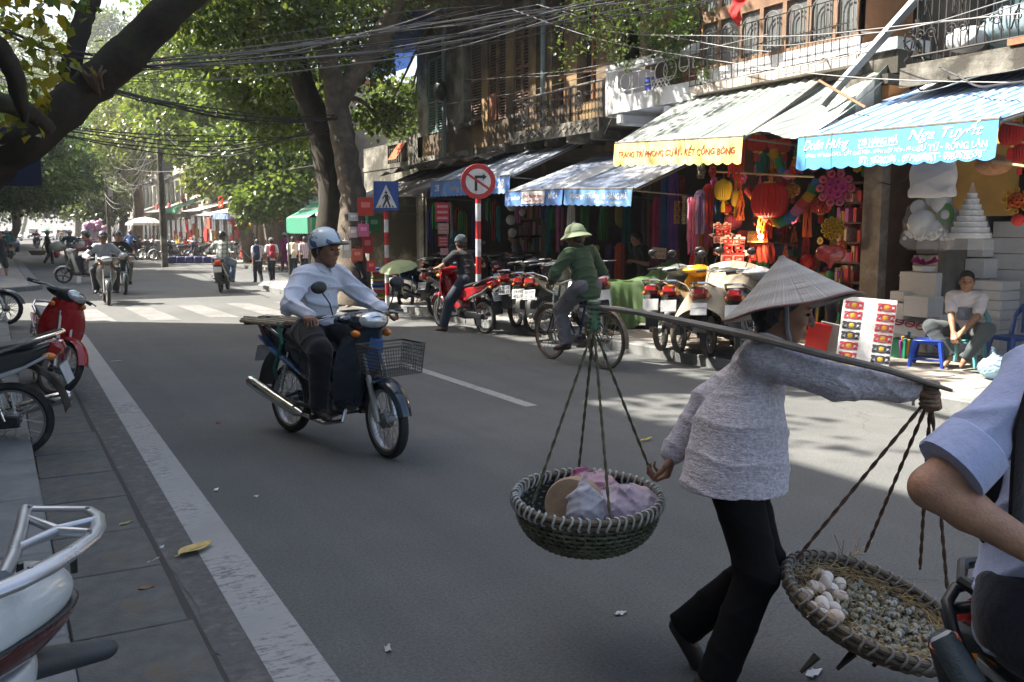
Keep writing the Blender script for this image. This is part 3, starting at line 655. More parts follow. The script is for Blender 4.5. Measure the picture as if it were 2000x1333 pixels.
for k in range(2): b = MB(); b.tube([(9.0, yb0 + .4 + k * 2., 3.6), (8.82, yb0 + .4 + k * 2., 3.63)], .012, 6); b.build('bracket', IRON, rail)
wbox(Cc, 9.75, 9.9, 7.9, 8.18, .12, 3.3, M('worn_post', (.2, .17, .15), .8, 0, .3, 6., c2=(.32, .3, .28), amt=.4), 'pillar'); wbox(Cc, 9.8, 10., 7.95, 10.6, 2.95, 3.4, DARK)
# ---- gap house D and house E
D = house('narrow brown gap house between glazed bay and iron grille balcony', 7.15, 7.9)
wbox(D, 10.2, 19, 7.17, 7.88, 2.6, 8., DARK); wbox(D, 10.5, 19, 7.17, 7.88, .12, 2.6, M('yellow_wall', (.44, .26, .07), .85, 0, .2, 3., .2, 30.), 'wall')
wbox(D, 8.95, 9.3, 7.22, 7.75, 3.0, 3.22, M('orange_board', (.4, .17, .05), .7, 0, .2, 3.), 'signbox'); wbox(D, 8.9, 9.35, 7.2, 7.8, 3.23, 3.34, CONC, 'ledge'); wbox(D, 9.0, 9.6, 7.18, 7.86, 3.62, 3.75, WHITEW, 'white_ledge'); wbox(D, 9.05, 10.2, 7.2, 7.86, 3.36, 3.62, CONC, 'slab')
Ee = house('house with black iron grille balcony stuffed with blue sheets', 3.2, 7.15)
YW = M('yellow_wall', (.44, .26, .07), .85, 0, .2, 3., .2, 30.)
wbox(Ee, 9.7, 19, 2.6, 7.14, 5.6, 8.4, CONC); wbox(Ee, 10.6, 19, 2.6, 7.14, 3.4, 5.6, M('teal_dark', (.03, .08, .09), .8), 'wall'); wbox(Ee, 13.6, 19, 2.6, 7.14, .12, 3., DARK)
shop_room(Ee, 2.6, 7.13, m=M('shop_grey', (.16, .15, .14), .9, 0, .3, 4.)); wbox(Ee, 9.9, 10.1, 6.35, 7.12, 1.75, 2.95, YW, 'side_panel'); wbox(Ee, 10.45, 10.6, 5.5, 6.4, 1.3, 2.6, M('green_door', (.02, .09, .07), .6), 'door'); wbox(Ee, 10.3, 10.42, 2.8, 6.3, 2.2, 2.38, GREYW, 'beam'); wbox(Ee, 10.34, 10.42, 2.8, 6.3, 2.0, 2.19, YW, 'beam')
gm = MB()
for k in range(12):
    for q in (0, 1): scroll(gm, .1 + k * .2, .1 + q * .17, .07, 10, rad=.008)
    gm.tube([(0, k * .2, 0), (0, k * .2, .36)], .009, 5)
g_ = gm.build('grille', M('red_iron', (.12, .05, .035), .6), Ee, (10.36, 3.1, 1.62)); 
eb = wbox(Ee, 8.62, 9.7, 2.6, 6.75, 3.2, 3.34, CONC, 'balcony'); wbox(Ee, 8.58, 8.62, 4.4, 5.6, 3.34, 3.40, M('brick_edge', (.42, .14, .07), .9, 0, .3, 12.), 'brick_edge'); wbox(Ee, 8.56, 8.62, 2.6, 6.78, 3.1, 3.3, CONC, 'fascia')
er = MB()
for z in (3.42, 4.5): er.tube([(8.66, 2.7, z), (8.66, 6.72, z), (9.6, 6.72, z)], .012, 6)
er_ = er.build('rail', IRON, Ee); eb_ = MB(); eb_.tube([(0, 0, 0), (0, 0, 1.1)], .008, 5); ebm = eb_.mesh('bar', IRON)
for k in range(46): link('bar', ebm, er_, (8.66, 2.8 + k * .086, 3.41))
for k in range(8): link('bar', ebm, er_, (8.75 + k * .11, 6.72, 3.41))
sc_ = MB()
for k in range(11):
    yy = 2.95 + k * .36; scroll(sc_, yy - .07, 3.62, .07, 12); scroll(sc_, yy + .07, 3.62, .07, 12, flip=-1, a0=0); sc_.tube([(0, yy - .14, 3.5), (0, yy, 3.95), (0, yy + .14, 3.5)], .009, 5); scroll(sc_, yy, 4.1, .06, 12)
sc_.build('scrollwork', IRON, er_, (8.64, 0, 0))
# things heaped on that balcony
def bundle(loc, s, c, label, name='bundle', seed=0, cat='bundle', m=None):
    o = soft(name, [E_((0, 0, 0), (s[0], s[1], s[2]), .05), E_((s[0] * .2, s[1] * .6, s[2] * .2), (s[0] * .7, s[1] * .5, s[2] * .7), .08), E_((-s[0] * .1, -s[1] * .5, -s[2] * .1), (s[0] * .8, s[1] * .6, s[2] * .8), .08)], m or thin('tarp', c, .2, .45), None, .035 if max(s) > .25 else .015, disp=folds(max(s) * .05, 14 / max(s) * .5, seed)); o.location = loc
    return tag(o, label, cat)
bundle((9.1, 5.1, 3.95), (.3, .62, .3), (.06, .2, .34), 'large crumpled blue sheet bundle behind the black balcony grille', seed=1)
bundle((9.15, 5.8, 3.62), (.28, .4, .22), (.35, .48, .55), 'pale blue rounded sack low behind the balcony grille', seed=2)
bundle((9.0, 4.7, 3.5), (.2, .3, .14), (.6, .62, .66), 'white plastic bundle lying on the balcony edge behind the grille', seed=3)
bundle((8.95, 6.3, 3.55), (.14, .2, .13), (.62, .64, .68), 'small white plastic bundle at the corner of the grille balcony', seed=4)
bundle((9.1, 4.2, 4.3), (.3, .5, .3), (.05, .16, .3), 'second dark blue sheet bundle high behind the balcony grille', seed=5)
bundle((8.8, 6.45, 4.32), (.1, .14, .07), (.6, .6, .62), 'torn white plastic rag caught on the cables by the grille', seed=6)
# steel strut
p0, p1 = AX(1606, 205, 8.35), AX(1800, -12, 8.75); b = MB(); b.tube([p0, p1], .062, 4, sq=((0, 1, 0), .7)); tag(b.build('steel_beam', M('grey_steel', (.13, .14, .15), .45, .6, .2, 6.), ang=20), 'long grey steel beam slanting up from the striped awning', 'beam')
# red flag
q = AX(1441, -8, 8.6); b = MB(); b.grid(lambda u, v: (q.x + .05 * math.sin(v * 7), q.y + (u - .5) * (.33 - .22 * v ** 2) + .02 * math.sin(u * 12), q.z + .05 - .36 * v - .06 * math.sin(u * 3.14)), 16, 16); fl_ = tag(b.build('flag', thin('flag_cloth', (.5, .015, .012), .3, .8)), 'red flag hanging limp in front of the glazed bay', 'flag')
# blue sheet roof at the far top corner of house A
b = MB(); q0, q1 = AX(872, -30, 9.3), AX(748, 128, 9.0)
b.grid(lambda u, v: (8.6 + 1.2 * v, 19.4 + 3.6 * u, 7.1 - 1.55 * u ** 1.3 + .25 * v + .05 * math.sin(u * 18 + v * 4) - .12 * math.sin(v * 3.14)), 26, 10)
b.tube([(8.6, 19.4, 7.1), (9.8, 19.4, 7.35)], .03, 6); tag(b.build('blue_tarp', thin('blue_tarp', (.035, .085, .27), .3, .55)), 'blue tarpaulin roof hanging off the corner of the shuttered house', 'tarpaulin')
# hanging bag by the corner window
o = bundle((9.55, Y(859, 9.55, 180), AX(859, 178, 9.55).z), (.14, .2, .26), (.03, .03, .032), 'dark bag hanging beside the green shutters at the house corner', 'hanging_bag', 8, 'bag')
# ------------------------------------------------------------------ awnings with printed valances
def awning(label, yl, yr, xf, zl, zr, xb, zb, m, corr=22, amp=.012, vh=.0, vm=None, texts=(), sag=.0, yfl=None, scal=.07, vwave=.0025, zbr=None, name='awning'):
    """sheet from the wall (xb, zb) down to the front edge (xf, zl..zr) with a cloth valance; yl is the end that is left as seen from the street"""
    t = thing(name, label, 'awning', (xf, (yl + yr) / 2, 0), 0, 'awnings over the shop fronts'); W = yl - yr; oy = (yl + yr) / 2; zbr = zb if zbr is None else zbr
    ybl, ybr = (yl, yr) if yfl is None else yfl
    def top(u, v):   # u along the street from left to right, v from front to back
        y = (yl + (yr - yl) * u) * (1 - v) + (ybl + (ybr - ybl) * u) * v; z = (zl + (zr - zl) * u) * (1 - v) + (zb + (zbr - zb) * u) * v
        return (xf + (xb - xf) * v - xf, y - oy, z + amp * math.sin(u * corr * 2 * math.pi) - sag * math.sin(math.pi * v) * (1 + .3 * math.sin(u * 21)))
    b = MB(); nu = max(12, corr * 6 if amp > .004 else 40); b.grid(top, nu, 8, thick=.004); b.build('sheet', m, t, ang=60)
    b = MB(); b.tube([top(0, 0), top(.5, 0), top(1, 0)], .018, 8); b.build('front_rail', RUST, t)
    for u in (0, 1):
        a, c = top(u, 0), top(u, 1); b = MB(); b.tube([(a[0], a[1], a[2] - .03), (c[0], c[1], c[2] - .05)], .014, 6); b.build('arm', RUST, t)
        b = MB(); b.tube([(a[0] + .05, a[1], a[2] - .03), (xb - xf, a[1], a[2] - .12)], .012, 6); b.build('brace', RUST, t)
    if vh:
        def val(s, q):
            y = W / 2 - W * s; z = zl + (zr - zl) * s; e = vh + scal * .5 * abs(math.sin(s * W / .17 * math.pi)) - scal * .5
            return Vector((-.02 + vwave * math.sin(s * W * 9 + q * 2) - .02 * q, y, z - .012 - e * q))
        nv = int(W / .034); b = MB(); b.grid(lambda u, v: val(u, v), nv, 8); vo = b.build('valance', vm, t)
        for (s, cx, cy, wd, ht, mm, sh, bo) in texts:   # centre in 0..1 across and down
            def mp(x, y_, cx=cx, cy=cy): 
                s_ = cx + x / W; q_ = cy - y_ / vh; p = val(s_, q_); return (p.x - .0045, p.y, p.z)
            lettering(s, mp, mm, vo, wd, ht, sh, bo)
        return t, val
    return t, None
WH = M('white_letters', (.75, .77, .8), .7); RED = M('red_letters', (.5, .03, .02), .7); ORG = M('orange_letters', (.4, .04, .004), .7)
blu = stripe_mat('blue_ribbed_sheet', (.46, .52, .6), (.10, .22, .5), 7.5, 1, .5, .25, .62, (.3, .3, .3), .3)
aE, vE = awning('ribbed pale blue sheet awning with blue banner of shop lettering', 7.07, 4.86, 7.42, 2.55, 2.52, 9.35, 3.2, blu, 26, .012, .335, M('blue_banner', (.08, .31, .62), .6, 0, .08, 2.), [
    ('Doãn Hưng', .17, .30, .58, .135, WH, .35, .012), ('22B HÀNG MÃ', .455, .27, .46, .085, WH, 0, .015), ('Nga Tuyết', .775, .2, .74, .16, WH, .35, .012),
    ('TRANG TRÍ ĐÁM CƯỚI - CẮT CHỮ XỐP - KHAY HỘP XỐP - MI CA -', .36, .57, 1.37, .066, WH, 0, .009), ('SƯ TỬ - RỒNG LÂN', .81, .53, .68, .095, WH, 0, .014), ('ĐT: 38280286 - 0979808861 - 0982628558', .655, .83, 1.28, .074, WH, 0, .009)], yfl=(7.2, 4.0), scal=.05)
b = MB()
for (c0, c1, q) in ((.355, .555, .43), (.665, .96, .72)): b.add([tuple(vE(s, r) + Vector((-.005, 0, 0))) for s, r in ((c0, q), (c1, q - .01), (c1, q + .015), (c0, q + .025))], [(0, 1, 2, 3)])
b.build('underline', WH, [c for c in aE.children if c.name.startswith('valance')][0], smooth=False)
# cloth sun sheet slung above the blue awning
b = MB(); b.grid(lambda u, v: (8.5 + .9 * v, 6.95 - 3.4 * u, 2.98 + .32 * v + .28 * u - .05 * math.sin(v * 3.1) + .015 * math.sin(u * 25)), 24, 8)
tag(b.build('white_sheet', thin('white_cloth', (.62, .66, .66), .25, .8)), 'white cloth sheet stretched under the iron grille balcony', 'sheet')
gs = stripe_mat('green_white_canvas', (.6, .61, .58), (.21, .255, .23), 6.8, 1, .8, .35, .52, (.3, .28, .22), .3)
aC, vC = awning('green and white striped canvas awning with yellow lettered valance', 10.62, 8.1, 7.62, 2.78, 2.66, 9.55, 3.78, gs, 15, .012, .31, M('yellow_valance', (.72, .55, .14), .65, 0, .06, 3., c2=(.8, .68, .3), amt=.5),
    [('TRANG TRÍ PHÒNG CƯỚI - KẾT CỔNG BÓNG', .5, .42, 2.3, .13, ORG, .05, .022)], sag=.02, yfl=(11.0, 8.3), scal=.06)
# slack right half of the striped canvas
b = MB(); b.grid(lambda u, v: (7.66 + 1.75 * v, 8.14 - 1.12 * u + .35 * v, 2.66 - .02 * u + 1.0 * v + .05 * math.sin(u * 7 + v * 3) - .1 * math.sin(3.14 * v) - .03 * u), 24, 14, thick=.004)
o = b.build('slack_canvas', gs); tag(o, 'slack striped canvas sagging between yellow valance and blue banner', 'canvas', 'awnings over the shop fronts')
b = MB(); b.grid(lambda u, v: (7.75 + 1.5 * u, 7.08 + .3 * u, 2.62 + .98 * u - v * (.05 + .42 * u) + .03 * math.sin(v * 5)), 12, 6, thick=.004); b.build('flap', gs, o)
b = MB(); b.tube([AX(1600, 158, 8.1), AX(1690, 210, 8.0)], .015, 6); b.build('pole', WOOD, o)
zinc = M('zinc_sheet', (.32, .335, .36), .45, .35, .25, 5., .15, 12., c2=(.18, .13, .1), amt=.3); zincb = stripe_mat('ribbed_tin', (.42, .44, .47), (.17, .21, .29), 12.5, 1, .5, .0, .5, (.2, .15, .11), .35)
bluv = M('faded_blue_banner', (.08, .19, .48), .7, 0, .2, 4., c2=(.3, .38, .55), amt=.3)
a26, v26 = awning('corrugated tin awning with pale blue lettered valance beside the yellow one', 12.25, 10.5, 7.85, 2.22, 2.16, 9.6, 2.84, zincb, 22, .014, .24, M('pale_blue_banner', (.14, .3, .58), .7, 0, .15, 3., c2=(.4, .48, .6), amt=.3), [('Vương Thắng', .33, .38, .8, .13, WH, .35, .008), ('26 HÀNG MÃ', .76, .36, .62, .11, WH, 0, .012), ('ĐT: 38280714 - 0912650871', .68, .8, .7, .04, WH, 0, .004)], scal=.04, yfl=(12.3, 10.65))  # valance in a paler blue than its neighbours
a24, v24 = awning('corrugated tin awning with a small white sign with red lettering', 14.15, 12.3, 7.85, 2.24, 2.22, 9.6, 2.88, zincb, 22, .014, .24, bluv, [('CẮT CHỮ XỐP', .16, .4, .5, .08, WH, 0, .01), ('MI CA', .85, .35, .28, .1, WH, 0, .01)], scal=.04)
v_ = [c for c in a24.children if c.name.startswith('valance')][0]
b = MB(); b.grid(lambda u, v: tuple(v24(.32 + .4 * u, .0 + .86 * v) + Vector((-.012, 0, 0))), 10, 4); sg_ = b.build('sign_panel', paper((.72, .7, .7)), v_)
for s, cx, cy, wd, ht in (('CH: TRẦM THU', .52, .3, .6, .075), ('36 Hàng Mã - ĐT: 38280714', .52, .68, .6, .042)):
    lettering(s, lambda x, y_, cx=cx, cy=cy: tuple(v24(cx + x / 1.85, cy - y_ / .24) + Vector((-.016, 0, 0))), RED, v_, wd, ht, .15, .008)
a28, v28 = awning('long grey tin awning with faded blue valance marked 28 at both ends', 17.6, 14.25, 8.0, 2.56, 2.53, 9.6, 3.25, zincb, 36, .014, .3, bluv, [('28', .1, .4, .2, .14, WH, 0, .012), ('28', .9, .4, .24, .16, WH, 0, .012), ('Hồng Hà', .38, .5, .7, .16, M('gold_letters', (.45, .36, .2), .6), .3, .0)], scal=.05)
awning('patched old tin awning in front of the low annexe', 21.9, 17.9, 7.7, 2.3, 2.3, 9.7, 3.1, M('patched_tin', (.3, .3, .3), .55, .3, .5, 3., .3, 12., c2=(.13, .08, .055), amt=.7), 30, .014)
awning('striped green awning over the annexe shop', 26., 22.3, 8.2, 2.1, 2.1, 9.75, 2.7, stripe_mat('green_tan_stripe', (.4, .38, .3), (.08, .22, .12), 4.5, 1, .8, .2), 30, .006, .12, M('cream_edge', (.5, .47, .4), .8))
# street stall canopy behind the tree
t = thing('stall_canopy', 'small green street stall canopy standing behind the big tree trunk', 'canopy', (6.95, 21.2, 0)); gc = stripe_mat('green_canopy', (.10, .42, .27), (.45, .58, .5), 3.1, 0, .75, .45, .72, (.3, .3, .28), .3)
b = MB(); b.grid(lambda u, v: ((u - .5) * 1.5, (v - .5) * 1.7, 1.86 + .5 * min(1, 1.7 * (.5 - abs(u - .5)))), 16, 8, thick=.004); b.build('canopy_top', gc, t, ang=20)
for (a, c) in (((-.75, -.85), (.75, -.85)), ((-.75, .85), (-.75, -.85)), ((.75, -.85), (.75, .85))):
    b = MB(); b.grid(lambda u, v: (a[0] + (c[0] - a[0]) * u, a[1] + (c[1] - a[1]) * u, 1.86 - v * (.34 + .03 * abs(math.sin(u * 30)))), 30, 4); b.build('valance', gc, t)
for x in (-.72, .72):
    for y_ in (-.82, .82): b = MB(); b.tube([(x, y_, .1), (x, y_, 1.86)], .018, 6); b.build('pole', RUST, t)
# ------------------------------------------------------------------ motorbikes
TYRE = M('tyre_rubber', (.022, .022, .021), .75, 0, .25, 20., .2, 90., c2=(.07, .065, .055), amt=.25); CHROME = M('chrome', (.62, .62, .6), .18, 1., .1, 6.); ALU = M('alloy', (.42, .42, .41), .38, .85, .15, 10.)
BLACKP = M('black_plastic', (.02, .02, .021), .42, 0, .2, 8.); SEATM = M('seat_vinyl', (.016, .016, .017), .45, 0, .2, 8., .15, 120.); REDL = M('red_lens', (.28, .01, .01), .12, 0, .1, 6., coat=.8); AMB = M('amber_lens', (.7, .2, .02), .15, 0, .1, 6., coat=.8)
LENS = M('headlight_lens', (.6, .62, .62), .08, .5, .25, 30., coat=1.); PLATEM = paper((.5, .5, .49)); INK = M('plate_ink', (.02, .02, .02), .6); ENG = M('engine_alloy', (.2, .2, .195), .42, .75, .35, 14., .3, 40.)
Yax = rotM(x=-math.pi / 2)
def wheel(parent, c, r, S, spokes=18, cast=False, mud=None, detail=1):
    T = TR(c) @ Yax; T = S @ T; n = 32 if detail else 20; tw = .036
    b = MB(); b.lathe([(r - .052, -tw * .6), (r - .03, -tw), (r - .008, -tw * .75), (r, -tw * .2), (r, tw * .2), (r - .008, tw * .75), (r - .03, tw), (r - .052, tw * .6)], n, T, True)
    wo = b.build('wheel', mud or TYRE, parent)
    b = MB(); b.lathe([(r - .066, -.02), (r - .05, -.026), (r - .047, 0), (r - .05, .026), (r - .066, .02), (r - .07, 0)], n, T, True); b.build('rim', ALU if not cast else BLACKP, wo)
    b = MB(); b.lathe([(.0, -.05), (.03, -.05), (.055, -.03), (.055, .03), (.03, .05), (0, .05)], 14, T); b.build('hub', ENG, wo)
    b = MB(); rr = r - .06
    if cast:
        for k in range(5):
            a = k * 2 * math.pi / 5; b.tube([(.04 * math.cos(a), .04 * math.sin(a), 0), (rr * math.cos(a + .12), rr * math.sin(a + .12), 0)], [.02, .014], 6, T=T)
    else:
        for k in range(spokes * 2):
            a = k * math.pi / spokes; z = .03 if k % 2 else -.03; q = a + (.5 if k % 4 < 2 else -.5)
            b.tube([(.052 * math.cos(q), .052 * math.sin(q), z), (rr * math.cos(a), rr * math.sin(a), 0)], .0022 if detail else .004, 3, cap=False, T=T)
    b.build('spokes' if not cast else 'cast_spokes', ALU if not cast else BLACKP, wo)['kind'] = 'stuff'
    return wo
def motorbike(label, loc, rz, colr=(.4, .02, .02), c2=None, steer=0., lean=-6., detail=1, basket=False, plate='29-M3|214.87', style='under', group='parked motorbikes', mirrors=True, seat=None, stand=True, pitch=0., mud=None, name='motorbike', fork_c=None, topbox=False, lit=False, rail_m=None):
    t = thing(name, label, 'motorbike', loc, rz, group); t.rotation_euler = Euler((R(lean), R(pitch), rz), 'XYZ')
    pm = P(colr); p2 = P(c2) if c2 else pm; sc = style == 'scoot'; r = .27 if not sc else .245; wb = .61 if not sc else .62
    ax = Vector((-.38, 0, .92)).normalized(); S = Matrix.Translation((.42, 0, .8)) @ Matrix.Rotation(R(steer), 4, ax) @ Matrix.Translation((-.42, 0, -.8)); I = Matrix()
    wheel(t, (wb, 0, r), r, S, cast=sc, mud=mud, detail=detail); wheel(t, (-wb, 0, r), r, I, cast=sc, mud=mud, detail=detail)
    b = MB()
    for y in (-.07, .07):
        b.tube([(wb, y, r), (wb - .11, y, r + .3)], .021, 8, T=S); b.tube([(wb - .1, y, r + .28), (.415, y, .82)], .014, 8, T=S)
    b.tube([(wb, -.08, r), (wb, .08, r)], .012, 8, T=S); b.build('fork', ALU if not fork_c else P(fork_c), t)
    b = MB()
    def fen(u, v):
        a = R(14 + 142 * u); w_ = .052 + .014 * math.sin(u * 3.14); y = (v - .5) * 2; rr = r + .035 - .035 * abs(y) ** 3 + .02 * max(0, u - .75)
        return (wb + rr * math.cos(a), w_ * y, r + rr * math.sin(a))
    b.grid(fen, 16, 6, thick=.004, T=S); b.build('front_fender', pm, t)
    b = MB()
    def sh(u, v):
        y = (u - .5) * 2; wd = .105 + .085 * math.sin(min(1, v * 1.25) * 2.6) - .03 * max(0, v - .8) * 4
        return (.51 - .15 * v ** .8 * .8 - .16 * abs(y) ** 2.2 - (.06 * v * v), wd * y * 1.06, .90 - .56 * v + .03 * abs(y) * (1 - v))
    b.grid(sh, 14, 12, thick=.01); b.build('leg_shield', pm, t)
    b = MB(); b.grid(lambda u, v: tuple(Vector(sh(.33 + .34 * u, .12 + .4 * v)) + Vector((.018, 0, 0))), 6, 6, thick=.012); b.build('front_panel', p2 if c2 else BLACKP, t)
    b = MB(); wf = lambda x, z: 1. if x < .3 else max(.5, 1 - (x - .3) * 2.)
    if not sc:
        b.pillow([(.45, .80), (.37, .80), (.27, .62), (.12, .50), (-.14, .52), (-.16, .36), (.10, .335), (.33, .40), (.42, .55)], .062, .03); b.build('centre_cover', pm if detail else BLACKP, t)
        b = MB(); b.pillow([(-.06, .56), (-.12, .69), (-.42, .74), (-.76, .80), (-.94, .845), (-.955, .80), (-.74, .66), (-.5, .575), (-.28, .47), (-.12, .45)], .125, .045, wf=lambda x, z: 1. if x > -.5 else max(.5, 1 + (x + .5) * 1.1)); b.build('side_panel', pm, t)
        b = MB(); b.pillow([(.0, .70), (-.05, .765), (-.25, .745), (-.42, .785), (-.7, .835), (-.80, .845), (-.80, .80), (-.5, .735), (-.2, .68)], .128, .03, wf=lambda x, z: 1. if x < -.2 else max(.55, 1 - (x + .2) * 2.)); b.build('seat', seat or SEATM, t)
        b = MB(); b.pillow([(-.28, .50), (-.45, .585), (-.74, .675), (-.9, .76), (-.9, .735), (-.7, .63), (-.45, .55)], .128, .01); b.build('stripe_decal', p2 if c2 else ALU, t)
    else:
        b.pillow([(.43, .74), (.36, .74), (.33, .36), (.3, .30), (-.1, .30), (-.1, .25), (.34, .24), (.42, .34)], .15, .03); b.build('floorboard', BLACKP, t)
        b = MB(); b.pillow([(-.05, .28), (-.08, .66), (-.45, .72), (-.8, .80), (-.92, .82), (-.9, .70), (-.72, .52), (-.55, .40), (-.3, .30)], .16, .06, wf=lambda x, z: 1. if x > -.5 else max(.6, 1 + (x + .5) * .9)); b.build('side_panel', pm, t)
        b = MB(); b.pillow([(-.02, .67), (-.06, .765), (-.3, .745), (-.46, .79), (-.8, .85), (-.82, .8), (-.5, .72), (-.2, .67)], .14, .035); b.build('seat', seat or SEATM, t)
    # tail: light, fender, plate
    b = MB(); b.pillow([(-.905, .84), (-.965, .825), (-.985, .775), (-.93, .72), (-.86, .70), (-.875, .78)], .075, .03); b.build('tail_light', REDL if not lit else M('lit_tail_colour', (.9, .08, .01), .2, coat=.6), t)  # lit version: the lamp's glow put into the lens colour
    for y in (-.09, .09): b = MB(); b.ell((-.9, y, .735), (.05, .025, .028), 10, 6); b.build('indicator', AMB, t)
    b = MB(); b.grid(lambda u, v: (-.72 - .25 * u - .06 * math.sin(u * 3.1), (v - .5) * (.13 + .03 * u), .66 - .34 * u ** 1.3 + .02 - .03 * abs(v - .5)), 8, 4, thick=.006); b.build('rear_fender', BLACKP, t)
    b = MB(); b.box((0, 0, 0), (.008, .19, .14), b=.003); plo = b.build('number_plate', PLATEM, t, (-.985, 0, .60)); plo.rotation_euler = (0, R(18), 0)
    if detail and plate:
        for i, s in enumerate(plate.split('|')): lettering(s, lambda x, y, i=i: (-.0055, -x, .033 - .066 * i + y), INK, plo, .15, .045, 0, .012)
    # engine, exhaust, rear shocks
    b = MB(); b.ell((-.08, 0, .30), (.15, .11, .11), 14, 10); b.box((.0, 0, .40), (.22, .10, .1), b=.03); b.lathe([(.06, -.1), (.085, -.08), (.085, .08), (.06, .1)], 14, TR((-.04, 0, .30)) @ Yax)
    for k in range(6): b.lathe([(.03, 0), (.068, .002), (.068, .008), (.03, .01)], 12, TR((.07 + k * .02, 0, .335), ry=math.pi / 2))
    b.ell((.215, 0, .34), (.045, .06, .06), 10, 8); b.build('engine', ENG, t)
    b = MB(); b.tube([(.2, -.05, .30), (.22, -.09, .22), (.05, -.13, .18), (-.25, -.14, .21)], .017, 8); b.build('exhaust_pipe', CHROME, t)
    b = MB(); b.tube([(-.22, -.145, .21), (-.3, -.15, .225), (-.8, -.17, .35), (-.93, -.172, .385), (-.96, -.172, .39)], [.02, .043, .05, .046, .03], 12); b.build('muffler', CHROME if not sc else BLACKP, t)
    for y in (-.115, .115):
        b = MB(); b.tube([(-.59, y, r + .02), (-.47, y, .66)], .012, 8); pts = [(-.575 + .09 * k / 56, y + .026 * math.cos(k * .9), r + .09 + .27 * k / 56) for k in range(57)]; b.tube(pts, .006, 5); b.build('shock_absorber', CHROME, t)
    b = MB(); b.pillow([(-.1, .26), (-.1, .33), (-.55, .34), (-.68, .32), (-.68, .24), (-.5, .23)], .022, .012, TR((0, .1, 0))); b.build('chain_case', BLACKP if not sc else ENG, t)
    b = MB(); b.tube([(-.05, -.11, .27), (-.61, -.1, r)], .016, 6); b.build('swing_arm', BLACKP, t)
    b = MB(); b.tube([(.06, -.25, .24), (.06, .25, .24)], .012, 6)
    for y in (-.22, .22): b.tube([(.06, y * .8, .24), (.06, y * 1.18, .24)], .02, 8); b.tube([(-.32, y * .6, .36), (-.34, y, .34)], .014, 6)
    b.build('foot_pegs', BLACKP, t)
    if stand: b = MB(); b.tube([(-.02, .1, .24), (-.06, .21, .005)], .011, 6); b.box((-.06, .22, .01), (.06, .04, .012)); b.build('kick_stand', ALU, t)
    b = MB(); b.tube([(-.52, .12, .75), (-.74, .135, .83), (-.95, .09, .89), (-.985, 0, .895), (-.95, -.09, .89), (-.74, -.135, .83), (-.52, -.12, .75)], .013, 8); b.build('grab_rail', rail_m or (CHROME if colr[0] + colr[1] < 1.2 else BLACKP), t)
    # head cowl, lights, bars
    b = MB(); b.ell((.40, 0, .955), (.13, .15, .085), 18, 10, S); b.ell((.30, 0, .97), (.09, .2, .05), 14, 8, S); b.build('head_cowl', pm, t)
    b = MB(); b.ell((.47, 0, .965), (.075, .115, .062), 16, 10, S); b.build('headlight', LENS, t)
    b = MB(); b.grid(lambda u, v: (.54 - .2 * v - .06 * (2 * u - 1) ** 2, (u - .5) * .22 * (1 - .2 * v), .995 + .045 * math.sin(v * 2.4) - .03 * (2 * u - 1) ** 2), 8, 6, thick=.008, T=S); b.build('visor', BLACKP, t)
    for y in (-.135, .135): b = MB(); b.ell((.43, y, .87 if not sc else .9), (.05, .028, .028), 10, 6, I); b.build('indicator', AMB, t)
    b = MB(); b.tube([(.24, .36, .985), (.30, .2, 1.0), (.34, 0, .985), (.30, -.2, 1.0), (.24, -.36, .985)], .011, 8, T=S); b.build('handlebar', ALU, t)
    for y in (-1, 1):
        b = MB(); b.tube([(.268, y * .255, .992), (.236, y * .375, .984)], .0185, 10, T=S); b.build('grip', BLACKP, t)
        b = MB(); b.tube([(.30, y * .22, 1.0), (.335, y * .3, .985), (.315, y * .38, .975)], .006, 6, T=S); b.build('lever', ALU, t)
        if mirrors:
            b = MB(); b.tube([(.30, y * .22, 1.0), (.32, y * .25, 1.09), (.29, y * .29, 1.17)], .0055, 6, T=S); b.ell((.285, y * .31, 1.205), (.022, .062, .045), 12, 8, S); b.build('mirror', BLACKP, t)
    if basket:
        k = MB(); x0, x1, yy, z0, z1 = .56, .86, .185, .62, .82
        def lp(z, g): return [(x0, -yy * g, z), (x1 * (.96 + .04 * g), -yy * g, z), (x1 * (.96 + .04 * g), yy * g, z), (x0, yy * g, z), (x0, -yy * g, z)]
        for i in range(9): k.tube(lp(z0 + (z1 - z0) * i / 8, .82 + .18 * i / 8), .0028 if i < 8 else .008, 4, T=S)
        for i in range(19):
            f = -1 + 2 * i / 18
            k.tube([(x1 * .993, yy * f, z1), (x1 * .99, yy * .82 * f, z0), (x0, yy * .82 * f, z0)], .0022, 4, T=S)
            for s in (-1, 1): k.tube([(x0 + (x1 - x0) * (f + 1) / 2, s * yy, z1), (x0 + (x1 - x0) * (f + 1) / 2, s * yy * .82, z0)], .0022, 4, T=S)
        k.build('basket', M('basket_wire', (.07, .07, .065), .5, .5), t)['kind'] = 'stuff'
    return t
